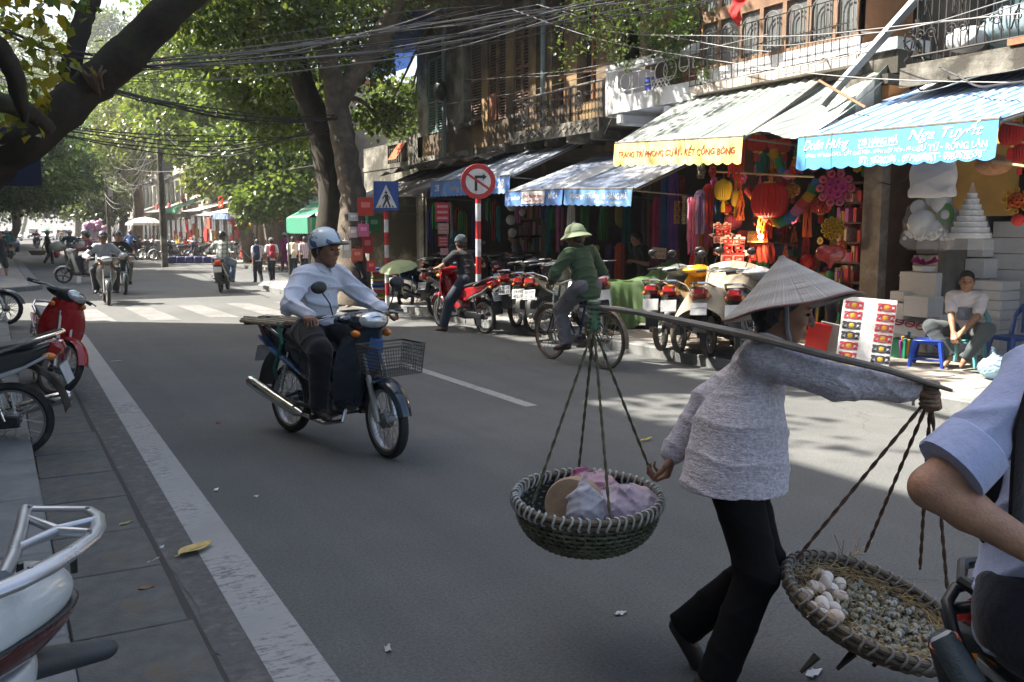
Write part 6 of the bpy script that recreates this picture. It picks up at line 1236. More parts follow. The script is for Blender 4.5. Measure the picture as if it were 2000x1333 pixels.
for i, lp_ in enumerate(pl_):
    o = link('egg', QM[random.choice((0, 0, 1, 1, 2, 3))], None, TRY.matrix_world @ lp_); o.rotation_euler = (random.uniform(0, 3), random.uniform(0, 3), random.uniform(0, 6)); tag(o, 'small speckled quail egg among the many in the woven tray', 'egg', 'quail eggs in the woven tray')
b = MB()
for k in range(420):
    a = random.uniform(0, 6.283); rr = random.choice((.285 * math.sqrt(random.random()), random.uniform(.21, .29))); L = random.uniform(.05, .16); c = Vector((rr * math.cos(a), rr * math.sin(a), -.06 + random.uniform(0, .028) + (.02 if rr > .22 else 0))); d = Vector((math.cos(a + 1.57 + random.gauss(0, .7)), math.sin(a + 1.57 + random.gauss(0, .7)), random.gauss(.05, .14))).normalized() * L / 2
    b.tube([c - d, c + Vector((0, 0, random.uniform(-.004, .012))), c + d], .0013, 3, cap=False)
for k in range(26):
    c = iT @ tl(1650 + random.uniform(-12, 22), 1095 + random.uniform(-15, 40), .01); b.tube([c, c + Vector((random.gauss(0, .05), random.gauss(0, .05), random.uniform(.03, .09)))], .0016, 3, cap=False)
st = b.build('straw', M('dry_straw', (.36, .25, .11), .8, 0, .35, 40.)); st.matrix_world = TRY.matrix_world.copy(); tag(st, 'loose dry straw bedding the eggs in the woven tray', 'straw', kind='stuff')
# ------------------------------------------------------------------ young man on a motorbike cut off by the right edge
RY = R(-78); P1, N1 = AD(2044, 1185, 1.84), AD(2092, 704, 1.82); RL = Vector((P1.x, P1.y, 0))
lo = lambda v: tuple(v - RL)
BSH = cloth((.40, .45, .66), .08)
rp_, jr = figure('person in pale blue shirt with rolled sleeve, only elbow and back in view', tuple(RL), 0., 1., P_=lo(P1), N=lo(N1), lr=RY, hd=(-80, 0), hands=(lo(AD(2230, 1040, 1.75)), lo(AD(2060, 1100, 1.66))), eh=((1, 1, -.5), (-.87, .49, -.1)), hand_d=None, feet=(lo(Vector((RL.x + .25, RL.y - .3, .3))), lo(Vector((RL.x - .12, RL.y - .36, .3)))), kh=((.2, -1, .5), (-.1, -1, .5)), h=.0075, skin=M('skin_arm', (.43, .235, .15), .5, 0, .2, 16., .3, 150., c2=(.34, .165, .10), amt=.3, spec=.35), shirt=BSH, sleeve='rolled', hem=.78, trousers=cloth((.015, .016, .026)), hair='short', baggy=.7, folds_a=.008, shoes=DKSHOE, head_up=.05)
cf = MB(); el, shp = Vector(jr['Relbow']), Vector(jr['sh'][1]); ud = (shp - el).normalized(); cf.tube([el + ud * .125, el + ud * .12, el + ud * .05, el + ud * .042, el + ud * .05, el + ud * .11], [.058, .066, .07, .067, .062, .055], 24, cap=False); cf.build('sleeve_cuff', BSH, rp_)
b0 = V3(*lo(AD(1948, 962, 1.84))); bp = soft('shoulder_bag', [C(b0 + V3(0, 0, -.06), b0 + V3(0, 0, .05), .055, .05, .03, (jr['fw'], .6))], cloth((.014, .012, .012)), rp_, .01)
b = MB(); n_ = jr['N']; b.tube([lo(AD(1985, 1020, 1.73)), lo(AD(1990, 930, 1.68)), lo(AD(1996, 840, 1.645)), lo(AD(2020, 760, 1.64))], .024, 8, sq=((0, 1, 0), .4)); b.build('strap', cloth((.014, .012, .012)), bp)
b = MB(); b.tube([b0 + V3(-.02, -.06, -.12), b0 + V3(-.04, -.07, -.2), b0 + V3(.0, -.08, -.22), b0 + V3(.02, -.07, -.14)], .006, 6); b.build('buckle_loop', cloth((.1, .1, .12)), bp)
MBK = motorbike('dark motorbike with black tubular grab rail at the lower right corner', (RL.x + .82 * math.cos(RY), RL.y + .82 * math.sin(RY), 0), RY, colr=(.014, .015, .017), lean=0, stand=False, plate='', mirrors=False, group='motorbikes in traffic', rail_m=M('black_tube', (.012, .014, .017), .35))
iM = Matrix.LocRotScale(MBK.location, MBK.rotation_euler, None).inverted(); b = MB()
for z in (0, 1): b.tube([iM @ q for q in (AD(1985, 1150 + 46 * z, 1.80), AD(1905, 1139 + 46 * z, 1.86), AD(1866, 1148 + 40 * z, 1.88), AD(1850, 1176 + 26 * z, 1.86), AD(1862, 1235, 1.82), AD(1895, 1300, 1.8))], .0125, 10)
b.build('grab_rail', M('black_tube', (.012, .014, .017), .35), MBK); b = MB(); b.pillow([(-.5, .70), (-.55, .77), (-.96, .80), (-1.02, .74), (-.97, .6), (-.6, .58)], .105, .04); b.build('tail_cover', M('seat_grey', (.022, .024, .027), .6, 0, .2, 9., .2, 140.), MBK)
b = MB(); b.tube([iM @ AD(1838, 1243, 1.80), iM @ AD(1842, 1249, 1.80), iM @ AD(1900, 1345, 1.74)], [.022, .026, .030], 16); gp = b.build('grip', M('grey_rubber', (.035, .05, .06), .5, 0, .2, 20., .3, 120.), MBK)
b = MB(); b.tube([iM @ AD(1843, 1251, 1.80), iM @ AD(1850, 1262, 1.80)], .0295, 16); b.build('orange_ring', M('orange_ring', (.5, .11, .03), .5), gp)
b = MB(); b.tube([iM @ AD(1836, 1240, 1.801), iM @ AD(1838, 1243, 1.80)], [.018, .0225], 16); b.build('grip_end', M('pale_end', (.35, .37, .38), .5), gp)
# ------------------------------------------------------------------ white scooter cut off by the lower left corner
zr = .83; g = lambda px, py, z=zr: G(px, py, z)
O_ = Vector((g(20, 1100).x, g(20, 1100).y, 0)); dv = (g(180, 1022) - g(25, 1085)); dv.z = 0; dv.normalize(); ang_ = math.atan2(-dv.y, -dv.x)
sc_t = thing('scooter', 'white scooter with silver luggage rack at the lower left corner', 'scooter', O_, 0., 'parked motorbikes'); L_ = lambda p: p - O_
SIL = M('silver_rack', (.50, .51, .53), .32, .75, .08, 5.); WSC = P((.62, .64, .63)); s_ = Vector((dv.y, -dv.x, 0))
ring_ = [(-60, 1008), (0, 1006), (55, 994), (120, 994), (172, 995), (191, 1008), (193, 1030), (178, 1052), (140, 1080), (90, 1110), (30, 1140), (-40, 1168)]
b = MB(); b.tube([L_(g(*p)) for p in ring_[2:]], [.015, .015, .016, .018, .02, .024, .028, .032, .032, .03], 10, sq=((0, 0, 1), .5)); b.tube([L_(g(50, 996)), L_(g(40, 1042)), L_(g(24, 1092)), L_(g(6, 1128))], .017, 8)
b.tube([L_(g(50, 1012)), L_(g(112, 1036)), L_(g(188, 1015))], [.011, .014, .01], 8); b.tube([L_(g(34, 1072)), L_(g(112, 1037)), L_(g(186, 1042))], [.012, .014, .011], 8); b.build('luggage_rack', SIL, sc_t, ang=60)
b = MB()
for px, py in ((38, 1100), (142, 1072)): b.tube([L_(g(px, py)), L_(g(px, py)) + Vector((0, 0, -.06))], .009, 8)
b.build('rack_post', BLACKP, sc_t)
c0 = L_(g(-20, 1150, .74)); RMt = np.stack([V3(*dv), V3(*s_), V3(0, 0, 1)], 1)
bd = c0 - dv * .17 + Vector((0, 0, -.055))
soft('tail_body', [E_(bd, (.40, .155, .12), .02, RMt), E_(bd - dv * .2 + Vector((0, 0, -.08)), (.42, .17, .16), .05, RMt)], WSC, sc_t, .009, cuts=[(V3(*(bd + Vector((0, 0, -.035)))), V3(0, 0, -1)), (V3(*(bd - dv * .5)), V3(*-dv))])
soft('tail_light', [E_(bd + Vector((0, 0, -.02)), (.415, .165, .14), .02, RMt)], M('dark_red_lens', (.075, .008, .008), .15, 0, .1, 6., coat=.8), sc_t, .009, cuts=[(V3(*(bd + Vector((0, 0, -.034)))), V3(0, 0, 1)), (V3(*(bd + Vector((0, 0, -.125)))), V3(0, 0, -1)), (V3(*(bd - dv * .3)), V3(*-dv))])
soft('rear_panel', [E_(bd + Vector((0, 0, -.16)) - dv * .03, (.30, .14, .16), .02, RMt), E_(bd + Vector((0, 0, -.24)) - dv * .3, (.34, .17, .2), .05, RMt)], WSC, sc_t, .01, cuts=[(V3(*(bd + Vector((0, 0, -.128)))), V3(0, 0, 1))])
soft('rear_fender', [C(bd + dv * .22 + Vector((0, 0, -.17)), bd + dv * .50 + Vector((0, 0, -.25)), .075, .055, .03, (Vector((0, 0, 1)), .5))], M('fender_plastic', (.035, .04, .047), .5, 0, .2, 10., .2, 80.), sc_t, .008)
b = MB(); b.box((0, 0, 0), (.012, .2, .15), b=.004); po = b.build('number_plate', PLATEM, sc_t, bd + dv * .36 + Vector((0, 0, -.36)) - s_ * .0, rz=math.atan2(dv.y, dv.x)); lettering('29-V5', lambda x, y: (.0085, x, y + .03), INK, po, .15, .045, 0, .01); lettering('472.16', lambda x, y: (.0085, x, y - .035), INK, po, .16, .045, 0, .01)
wt = soft('tyre', [C(bd - dv * .0 + Vector((0, 0, -.5)), bd - dv * .0 + Vector((0, 0, -.49)), .24, .24, .01, (s_, .25))], TYRE, sc_t, .012)
b = MB()
for px, py in ((60, 1000), (172, 1003), (176, 1048), (60, 1122)): b.ell(L_(g(px, py)) + Vector((0, 0, .016)), (.007, .007, .004), 8, 4)
b.build('rack_bolt', ENG, sc_t)
soft('shaded_gap', [E_(bd + Vector((0, 0, -.02)), (.4165, .1665, .1415), .02, RMt)], BLACKP, sc_t, .006, cuts=[(V3(*(bd + Vector((0, 0, -.030)))), V3(0, 0, 1)), (V3(*(bd + Vector((0, 0, -.040)))), V3(0, 0, -1)), (V3(*(bd - dv * .3)), V3(*-dv))])  # black band added as the shade in the gap above the lens
b = MB(); b.ell(bd - dv * .75 + Vector((0, 0, .08)), (.34, .15, .07), 16, 10); b.build('seat', SEATM, sc_t)
# ------------------------------------------------------------------ traffic signs
SW, SR, SB = M('sign_white', (.62, .62, .6), .5), M('sign_red', (.45, .03, .03), .5), M('sign_blue', (.02, .07, .28), .5)
def sign_pole(t, h, bands, r=.04):
    z = 0; i = 0
    while z < h - .01:
        L = min(bands, h - z); b = MB(); b.tube([(0, 0, z), (0, 0, z + L)], r, 12); b.build('pole_band', SR if i % 2 else SW, t); z += L; i += 1
def face_cam(p): return math.atan2(-p[1], -p[0])
def flat(b, poly, x): b.add([(x, y, z) for y, z in poly], [tuple(range(len(poly)))])
p = G(757, 600, .12); t = thing('crossing_sign', 'square blue pedestrian crossing sign on a red and white banded pole', 'traffic sign', (p.x, p.y, .1), face_cam(p) + .12, 'traffic signs'); sign_pole(t, 2.2, .24, .042)
b = MB(); b.box((.05, 0, 2.12), (.012, .47, .55), b=.005); b.build('panel', SB, t); b = MB(); flat(b, [(-.2, 1.90), (.2, 1.90), (0, 2.33)], .0575); b.build('triangle', SW, t)
def yz(pts, k=1.): return [(-a * k, b_ * k) for a, b_ in pts]
b = MB(); o = 1.9
for pl in ([(-.03, .28), (.0, .32), (.03, .28), (.0, .25)], [(-.03, .25), (.035, .25), (.045, .14), (-.015, .13)], [(-.02, .15), (.02, .15), (-.04, .03), (-.075, .03)], [(.0, .15), (.04, .15), (.085, .02), (.05, .03)], [(.03, .24), (.075, .19), (.05, .14), (.045, .15), (.06, .19), (.02, .22)], [(-.03, .24), (-.075, .18), (-.07, .16), (-.015, .22)]): flat(b, [(y, z + o) for y, z in pl], .0595)
for k in range(5): flat(b, [(-.14 + k * .065, o + .005), (-.115 + k * .065, o + .005), (-.10 + k * .055, o + .045), (-.12 + k * .055, o + .045)], .0594)
b.build('walking_figure', M('sign_black', (.015, .015, .015), .5), t, smooth=False)['kind'] = 'stuff'
p = G(935, 635, .12); t = thing('no_right_turn_sign', 'round no right turn sign on a red and white banded pole', 'traffic sign', (p.x, p.y, .1), face_cam(p) + .05, 'traffic signs'); sign_pole(t, 2.0, .27, .042)
cz = 2.22; b = MB(); b.lathe([(0, -.006), (.262, -.006), (.266, 0), (.262, .006), (0, .006)], 40, TR((.05, 0, cz), ry=math.pi / 2)); b.build('disc', SR, t); b = MB(); flat(b, [(.192 * math.cos(a), cz + .192 * math.sin(a)) for a in [i * math.pi / 20 for i in range(40)]], .0575); b.build('white_face', SW, t)
b = MB(); flat(b, [(-.055, cz - .14), (-.015, cz - .14), (-.015, cz + .05), (.07, cz + .05), (.07, cz + .02), (.13, cz + .07), (.07, cz + .12), (.07, cz + .09), (-.055, cz + .09)], .059); b.build('arrow', M('sign_black', (.015, .015, .015), .5), t)
c_, s_2 = math.cos(-.6), math.sin(-.6); b = MB(); flat(b, [(x * c_ - y * s_2, cz + x * s_2 + y * c_) for x, y in ((-.2, -.018), (.2, -.018), (.2, .018), (-.2, .018))], .0605); b.build('bar', SR, t)
# ------------------------------------------------------------------ hanging goods
def hx(px, py, X): return AX(px, py, X)
def ppm(px, py, X): q = AX(px, py, X) - Vector((0, 0, EYE)); return F / q.dot(_ray(CX, CY))
def tassel(px, y0, y1, wpx, X, c, label, c2=None, n=26, group='garlands hung in the decoration shop', m=None, fray=.3):
    """bundle of strands hung from one loop"""
    p0, p1 = hx(px, y0, X), hx(px, y1, X); L = p0.z - p1.z; wd = wpx / ppm(px, y0, X); b = MB()
    for k in range(n):
        a = random.uniform(0, 6.28); r = wd / 2 * math.sqrt(random.random()); Lk = L * random.uniform(1 - fray, 1.)
        b.mi = k % 2 if c2 else 0
        b.tube([(0, 0, 0), (r * math.cos(a) * .8, r * math.sin(a) * .9, -.06), (r * math.cos(a), r * math.sin(a), -Lk * .5), (r * math.cos(a + .2), r * math.sin(a + .2), -Lk)], [.012, wd * .10, wd * .085, wd * .06], 5)
    b.ell((0, 0, -.05), (wd * .36, wd * .4, .06), 10, 6); mm = [m or cloth(c, .3)] + ([cloth(c2, .3)] if c2 else []); o = b.build('garland', mm, None, p0); o['kind'] = 'thing'; return tag(o, label, 'garland', group)
def beads(px, y0, y1, X, c, label, r=.022, strands=3, group='garlands hung in the decoration shop'):
    p0, p1 = hx(px, y0, X), hx(px, y1, X); L = p0.z - p1.z; b = MB(); n = int(L / (r * 1.7))
    for s in range(strands):
        for k in range(n): b.ell(((s - strands / 2) * r * 1.3 + random.gauss(0, .004), (s % 2 - .5) * r * 2.6 + random.gauss(0, .006), -k * r * 1.75), (r, r, r), 8, 5)
    return tag(b.build('garland', plastic(c, .35), None, p0), label, 'garland', group)
def tinsel(px, y0, y1, X, cs, label, r=.06, group='garlands hung in the decoration shop', drift=0.):
    p0, p1 = hx(px, y0, X), hx(px + drift, y1, X); d = p1 - p0; b = MB(); n = int(d.length / .006)
    for k in range(n):
        f = k / n; b.mi = int(f * len(cs) * 3) % len(cs); c = d * f; a = random.uniform(0, 6.28); e = Vector((math.cos(a), math.sin(a), random.uniform(-.5, .3))) * r * random.uniform(.6, 1.1); w_ = Vector((-math.sin(a), math.cos(a), 0)) * .004
        b.add([c - w_, c + w_, c + e + w_ * .5, c + e - w_ * .5], [(0, 1, 2, 3)])
    o = b.build('tinsel', [M('foil', q, .18, .85, .2, 30.) for q in cs], None, p0, smooth=False); return tag(o, label, 'tinsel', group)
def lantern(px, py, rpx, X, c, label, squash=1.15, ribs=24, tass=True, m=None, gold=False):
    p = hx(px, py, X); k = ppm(px, py, X); r = rpx / k; t = thing('lantern', label, 'lantern', p, 0, 'lanterns hung in the decoration shop'); m = m or thin('lantern_paper', c, .35, .6)
    b = MB(); b.lathe([(r * .3, -r * squash * .85)] + [(r * (.35 + .65 * math.cos(a) ** .8), r * squash * .85 * math.sin(a)) for a in [(-1.4 + 2.8 * i / 10) for i in range(11)]] + [(r * .3, r * squash * .85)], ribs * 2)
    b.v = [(x * (1 + .05 * (-1) ** (i % 2)), y * (1 + .05 * (-1) ** (i % 2)), z) for i, (x, y, z) in enumerate(b.v)]; b.build('lantern_body', m, t, ang=10)
    gm = M('gold_trim', (.5, .32, .06), .35, .6); b = MB(); b.lathe([(r * .34, -.02), (r * .34, .02), (0, .02)], 12, TR((0, 0, r * squash * .85))); b.lathe([(0, -.02), (r * .34, -.02), (r * .34, .02)], 12, TR((0, 0, -r * squash * .85))); b.tube([(0, 0, r * squash * .85), (0, 0, r * squash * .85 + .12)], .004, 4); b.build('cap', gm, t)
    if tass:
        b = MB()
        for q in range(12): a = q * .523; b.tube([(0, 0, -r * squash * .9), (r * .18 * math.cos(a), r * .18 * math.sin(a), -r * squash * 1.2), (r * .2 * math.cos(a), r * .2 * math.sin(a), -r * squash * 1.9)], .008, 4)
        b.build('tassel', cloth(c, .3), t)
    return t
def rosette(px, py, rpx, X, c, c2, label, n=9, rings=True):
    p = hx(px, py, X); r = rpx / ppm(px, py, X); t = thing('paper_flower', label, 'decoration', p, face_cam(p), 'paper flowers in the decoration shop')
    fm = MB(); q = r * .22
    fm.lathe([(q * .25, .02), (q * .6, .05), (q, .03), (q * .8, 0), (q * .2, 0)], 14, TR(ry=math.pi / 2), True); me = fm.mesh('petal_roll', thin('paper_c', c, .3, .7)); me2 = fm.mesh('petal_roll', thin('paper_c', c2, .3, .7))
    for k in range(n): a = k * 2 * math.pi / n; o = link('petal_roll', me, t, (0, r * .8 * math.cos(a), r * .8 * math.sin(a)))
    for k in range(5): a = k * 1.257; link('petal_roll', me2, t, (.02, r * .34 * math.cos(a), r * .34 * math.sin(a)))
    link('petal_roll', me2, t, (.05, 0, 0)); b = MB(); b.lathe([(0, -.01), (r * .62, -.01), (r * .62, .01), (0, .01)], 20, TR(ry=math.pi / 2)); b.build('backing', paper(tuple(k * .8 for k in c2)), t); return t
def flower_chain(pts, X, label, n=22, r=.05):
    t = thing('flower_garland', label, 'garland', hx(*pts[0], X), 0, 'garlands hung in the decoration shop'); P_ = [hx(a, b_, X) for a, b_ in pts]; o0 = P_[0]; cs = [(.5, .05, .05), (.55, .3, .02), (.03, .25, .1), (.05, .2, .42), (.55, .2, .38)]; fm = MB()
    fm.lathe([(r * (1 + .25 * (-1) ** 0), -.012), (r, .012), (r * .3, .03), (r * .3, -.03)], 9, None, True); ms = [fm.mesh('flower', thin('paper_c', c, .3, .7)) for c in cs]
    for k in range(n):
        f = k / (n - 1) * (len(P_) - 1); i = min(int(f), len(P_) - 2); q = P_[i].lerp(P_[i + 1], f - i) - o0; d = P_[i + 1] - P_[i]; o = link('flower', ms[(k // 3) % 5], t, q); o.rotation_euler = d.to_track_quat('Z', 'Y').to_euler()
    return t
for a in [(1283, 385, 520, 15, 9.2, (.42, .03, .13), 'thin crimson pink strand garland at the left end of the decoration shop', None), (1301, 335, 545, 24, 9.3, (.02, .05, .22), 'long dark blue garland beside the crimson strand', (.03, .1, .3)), (1316, 335, 560, 20, 9.1, (.13, .05, .32), 'long violet garland beside the dark blue one', None),
          (1351, 386, 500, 24, 8.7, (.62, .07, .2), 'bright pink fringed garland in the middle of the shop front', (.7, .2, .35)), (1368, 372, 462, 26, 8.8, (.16, .08, .3), 'lavender and purple fringed garland right of the bright pink one', (.4, .3, .55)), (1384, 360, 450, 24, 8.9, (.5, .03, .03), 'red fringed garland right of the lavender one', None), (1376, 430, 500, 16, 9.0, (.5, .12, .02), 'orange red garland below the lavender one', None),
          (1401, 372, 480, 18, 9.1, (.02, .06, .22), 'blue green garland left of the yellow lantern', (.02, .16, .2)), (1440, 262, 358, 30, 8.4, (.5, .02, .02), 'thick scarlet fringe hanging below the yellow valance corner', None), (1330, 345, 420, 20, 9.3, (.22, .02, .02), 'dark red garland high behind the bead strings', None), (1488, 470, 515, 50, 8.9, (.5, .05, .03), 'wide red fringe under the shining gold card', None), (1313, 480, 520, 26, 9.2, (.4, .1, .04), 'orange flower garland low behind the handwritten sign', None), (1490, 300, 345, 26, 9.0, (.02, .14, .13), 'teal green fringe above the big red lantern', None)]:
    tassel(*a[:7], a[7])
beads(1322, 395, 440, 9.1, (.5, .22, .08), 'orange bead string between the violet and pink garlands'); beads(1339, 385, 440, 9.1, (.5, .42, .25), 'cream bead string left of the bright pink garland'); beads(1372, 300, 350, 9.1, (.3, .27, .2), 'string of greyish beads hung high under the yellow valance', .018, 6)
tinsel(1466, 350, 440, 8.6, [(.6, .1, .4), (.1, .4, .2), (.7, .5, .1), (.2, .1, .5), (.7, .1, .1)], 'sparkling multicoloured tinsel left of the big red lantern', .07, drift=8); tinsel(1455, 455, 560, 8.9, [(.1, .12, .1), (.4, .4, .35)], 'dark green tinsel strand beside the large double happiness sign', .05); tinsel(1418, 500, 560, 9.0, [(.6, .3, .05), (.5, .05, .05)], 'red and gold tinsel below the double happiness signs', .08); tinsel(1543, 420, 470, 9.0, [(.02, .12, .1), (.05, .2, .1), (.5, .4, .1)], 'dark green glitter strand right of the big red lantern', .08)
lantern(1503, 392, 34, 8.7, (.52, .015, .012), 'big scarlet honeycomb paper lantern in the middle of the shop'); lantern(1413, 372, 17, 8.7, (.6, .42, .02), 'yellow paper lantern with a drum shape under the valance', 1.3); lantern(1437, 388, 9, 8.8, (.62, .38, .02), 'slender yellow paper lantern beside the drum shaped one', 2.); lantern(1419, 408, 13, 8.8, (.42, .02, .015), 'small flat red lantern below the yellow lantern', .8, tass=False); lantern(1432, 432, 17, 8.9, (.55, .08, .13), 'round pink paper ball above the large double happiness sign', 1., tass=False)
gf = M('gold_foil', (.5, .2, .03), .25, .7, .3, 20.); lantern(1548, 372, 15, 9.0, (.45, .1, .02), 'orange foil lantern right of the big red lantern', .9, m=gf); lantern(1604, 402, 20, 9.1, (.35, .03, .02), 'dark red and gold lantern under the pink paper flower', .9, m=M('red_foil', (.35, .03, .02), .3, .5, .4, 25.)); lantern(1478, 280, 20, 8.6, (.4, .02, .015), 'dark red lantern tucked under the sagging canvas', .9); lantern(1530, 285, 15, 8.8, (.5, .03, .02), 'small red lantern with yellow mark under the canvas', 1., tass=False); lantern(1975, 262, 22, 8.0, (.5, .02, .015), 'red lantern at the right frame edge beside the blue banner', 1.2); lantern(1993, 300, 18, 8.1, (.52, .03, .02), 'second red lantern at the right frame edge under the first', 1.2)
rosette(1632, 368, 36, 8.8, (.62, .12, .22), (.6, .05, .25), 'big pink paper flower wheel beneath the blue banner', 10); rosette(1627, 446, 23, 8.8, (.65, .42, .02), (.6, .35, .02), 'yellow paper flower wheel below the pink one', 11); rosette(1985, 392, 26, 8.6, (.6, .33, .02), (.6, .12, .02), 'yellow and orange paper flower cluster at the right frame edge', 8); rosette(1560, 330, 12, 8.9, (.6, .15, .3), (.6, .3, .05), 'small pink paper flower beside the blue banner edge', 7)
flower_chain([(1507, 278), (1515, 305), (1528, 335), (1545, 345), (1555, 320), (1561, 288)], 8.7, 'paper flower chain looped left of the blue banner', 24); flower_chain([(1498, 425), (1520, 436), (1545, 425), (1565, 400), (1585, 378), (1596, 355)], 8.8, 'paper flower chain swagged from the big lantern to the pink flower wheel', 26, .055); flower_chain([(1462, 372), (1478, 392), (1490, 412), (1499, 425)], 8.8, 'paper flower chain at the left of the big red lantern', 14)
def panel(name, label, cat, px, py, w, h, X, m, tilt=0., roll=0., th=.012, group=None, yaw=None):
    p = hx(px, py, X); b = MB(); b.box((0, 0, 0), (th, w, h), b=min(.004, th / 3)); o = b.build(name, m, None, p); o.rotation_euler = Euler((roll, tilt, (face_cam(p) + (math.pi if False else 0)) if yaw is None else yaw), 'XYZ'); return tag(o, label, cat, group)
def sdh(px, py, hpx, X, label):   # cut-out sign of the doubled wedding character
    p = hx(px, py, X); h_ = hpx / ppm(px, py, X); t = thing('wedding_sign', label, 'sign', p, face_cam(p)); vs, fs = text_mesh('囍', 1., 0., .07, 2)
    for nm, off, x, m in (('outline', .06, 0, paper((.62, .42, .36))), ('character', .0, .006, paper((.5, .015, .015)))):
        vs, fs = text_mesh('囍', 1., 0., off, 2); xs = [v.x for v in vs]; ys = [v.y for v in vs]; s = h_ / .95; cx, cy = (max(xs) + min(xs)) / 2, (max(ys) + min(ys)) / 2
        b = MB(); b.add([(x, (v.x - cx) * s * .85, (v.y - cy) * s) for v in vs], fs); b.build(nm, m, t, smooth=False)
sdh(1433, 488, 52, 8.55, 'large red double happiness sign hung in the decoration shop'); sdh(1412, 455, 38, 8.65, 'small red double happiness sign hung above the large one')
o = panel('gold_card', 'shining gold foil card hung below the big red lantern', 'card', 1480, 463, .26, .19, 8.75, M('shiny_gold', (.7, .45, .16), .16, 1., .3, 40., .5, 25.), tilt=R(-38))
b = MB(); b.ell((0, 0, 0), .035, 12, 8); q = hx(1486, 462, 8.72); lb = b.build('light_bulb', None, None, q); tag(lb, 'glowing bare bulb in front of the gold foil card', 'light bulb'); m_ = bpy.data.materials.new('lit_bulb'); m_.use_nodes = True; e_ = m_.node_tree.nodes['Principled BSDF']; e_.inputs['Emission Color'].default_value = (1, .75, .4, 1); e_.inputs['Emission Strength'].default_value = 6.; lb.data.materials.append(m_)
pl_ = bpy.data.lights.new('bulb_light', 'POINT'); pl_.energy = 9.; pl_.color = (1., .72, .42); pl_.shadow_soft_size = .05; po_ = bpy.data.objects.new('bulb_light', pl_); col.objects.link(po_); po_.location = q + Vector((-.09, 0, 0))
o = panel('hand_sign', 'handwritten parking sign on cream card at the shop left of the garlands', 'sign', 1287, 495, .22, .17, 8.9, paper((.6, .5, .38)), roll=R(-4))
for s, z in (('NHẬN', .035), ('TRÔNG XE', -.04)): lettering(s, lambda x, y, z=z: (.008, x, y + z), RED, o, .17, .05, 0, .01)
o = panel('pink_sheet', 'faded pink card below the handwritten sign', 'sign', 1304, 522, .2, .13, 8.9, paper((.45, .13, .10)))
hp = hx(1622, 503, 8.7); o = soft('heart_box', [E_((0, -.07, .05), (.05, .1, .1), .04), E_((0, .07, .05), (.05, .1, .1), .04), C((0, 0, .02), (0, 0, -.12), .07, .02, .05)], M('red_wrap', (.38, .03, .025), .15, 0, .5, 30., .4, 40., coat=.7), None, .012); o.location = hp; o.rotation_euler.z = face_cam(hp); tag(o, 'red heart shaped gift box wrapped in clear film', 'gift box')
# pole the goods hang from
b = MB(); b.tube([hx(1400, 336, 8.4), hx(1590, 346, 8.4)], .012, 6); tag(b.build('bamboo_rod', M('pale_bamboo', (.4, .27, .13), .6)), 'thin bamboo rod above the hanging lanterns', 'rod'); b = MB(); b.tube([hx(1940, 316, 7.6), hx(2030, 330, 7.4)], .014, 6); tag(b.build('bamboo_rod', M('pale_bamboo', (.4, .27, .13), .6)), 'bamboo rod tied with red string at the right end of blue banner', 'rod')
RD = random.Random(9)
for k in range(100):   # crowd of small red, gold and green decorations filling the shop
    q = Vector((RD.uniform(8.7, 10.8), RD.uniform(8.15, 10.4), RD.uniform(.9, 2.75))); r = RD.uniform(.05, .12); c = RD.choice([(.5, .02, .02), (.45, .03, .05), (.55, .1, .02), (.5, .3, .03), (.5, .08, .2), (.4, .02, .02), (.05, .2, .08)]); b = MB()
    if k % 3 == 0: b.lathe([(.2 * r, -r)] + [(r * (.3 + .7 * math.cos(a)), r * math.sin(a)) for a in (-1.2, -.8, -.4, 0, .4, .8, 1.2)] + [(.2 * r, r)], 12); [b.tube([(0, 0, -r), (.03 * math.cos(a), .03 * math.sin(a), -r * 2.6)], .006, 3) for a in (0, 2, 4)]; nm = 'lantern'
    elif k % 3 == 1: [b.lathe([(r * .2, -.01), (r * .34, 0), (r * .2, .01)], 8, TR((0, r * .7 * math.cos(a), r * .7 * math.sin(a)), ry=math.pi / 2)) for a in [i * .785 for i in range(8)]]; b.ell((0, 0, 0), (.03, r * .4, r * .4), 8, 5); nm = 'paper_flower'
    else: [b.tube([(0, 0, .1), (.04 * math.cos(a * 1.3), .05 * math.sin(a * 1.3), -.1), (.05 * math.cos(a), .06 * math.sin(a), -r * 5)], .012, 4) for a in range(8)]; nm = 'garland'
    o = b.build(nm, thin('deco_paper', c, .3, .5) if k % 2 else M('deco_foil', c, .3, .4, .3, 30.), None, q); tag(o, {'lantern': 'small lantern', 'paper_flower': 'small paper flower', 'garland': 'short fringe'}[nm] + ' in the crowded red display inside the decoration shop', 'decoration', 'crowded display in the decoration shop')
# shelves and stacked stock inside the shops
def shelves(label, x, y0, y1, z0, z1, n, palette, dens=.09, depth=.35):
    t = thing('shelf_unit', label, 'shelf', (x, (y0 + y1) / 2, 0)); L = y1 - y0
    for k in range(n + 1): z = z0 + (z1 - z0) * k / n; b = MB(); b.box((0, 0, z), (depth, L, .025)); b.build('shelf', WOODD, t, smooth=False)
    for i, c in enumerate(palette):
        for k in range(n):
            b = MB(); y = -L / 2 + .03 + i * .05; zz = z0 + (z1 - z0) * k / n + .013; H_ = (z1 - z0) / n - .04
            while y < L / 2 - .12:
                w_ = random.uniform(.5, 1.5) * dens; hh = H_ * random.uniform(.45, .95)
                if random.random() < 1.6 / len(palette): b.box((random.uniform(-.04, .04), y + w_ / 2, zz + hh / 2), (depth * .8, w_ * .92, hh))
                y += w_ * 1.02
            if b.v: o = b.build('stock', M('stock', c, .7, 0, .3, 30.), t, smooth=False); o['kind'] = 'stuff'
    return t
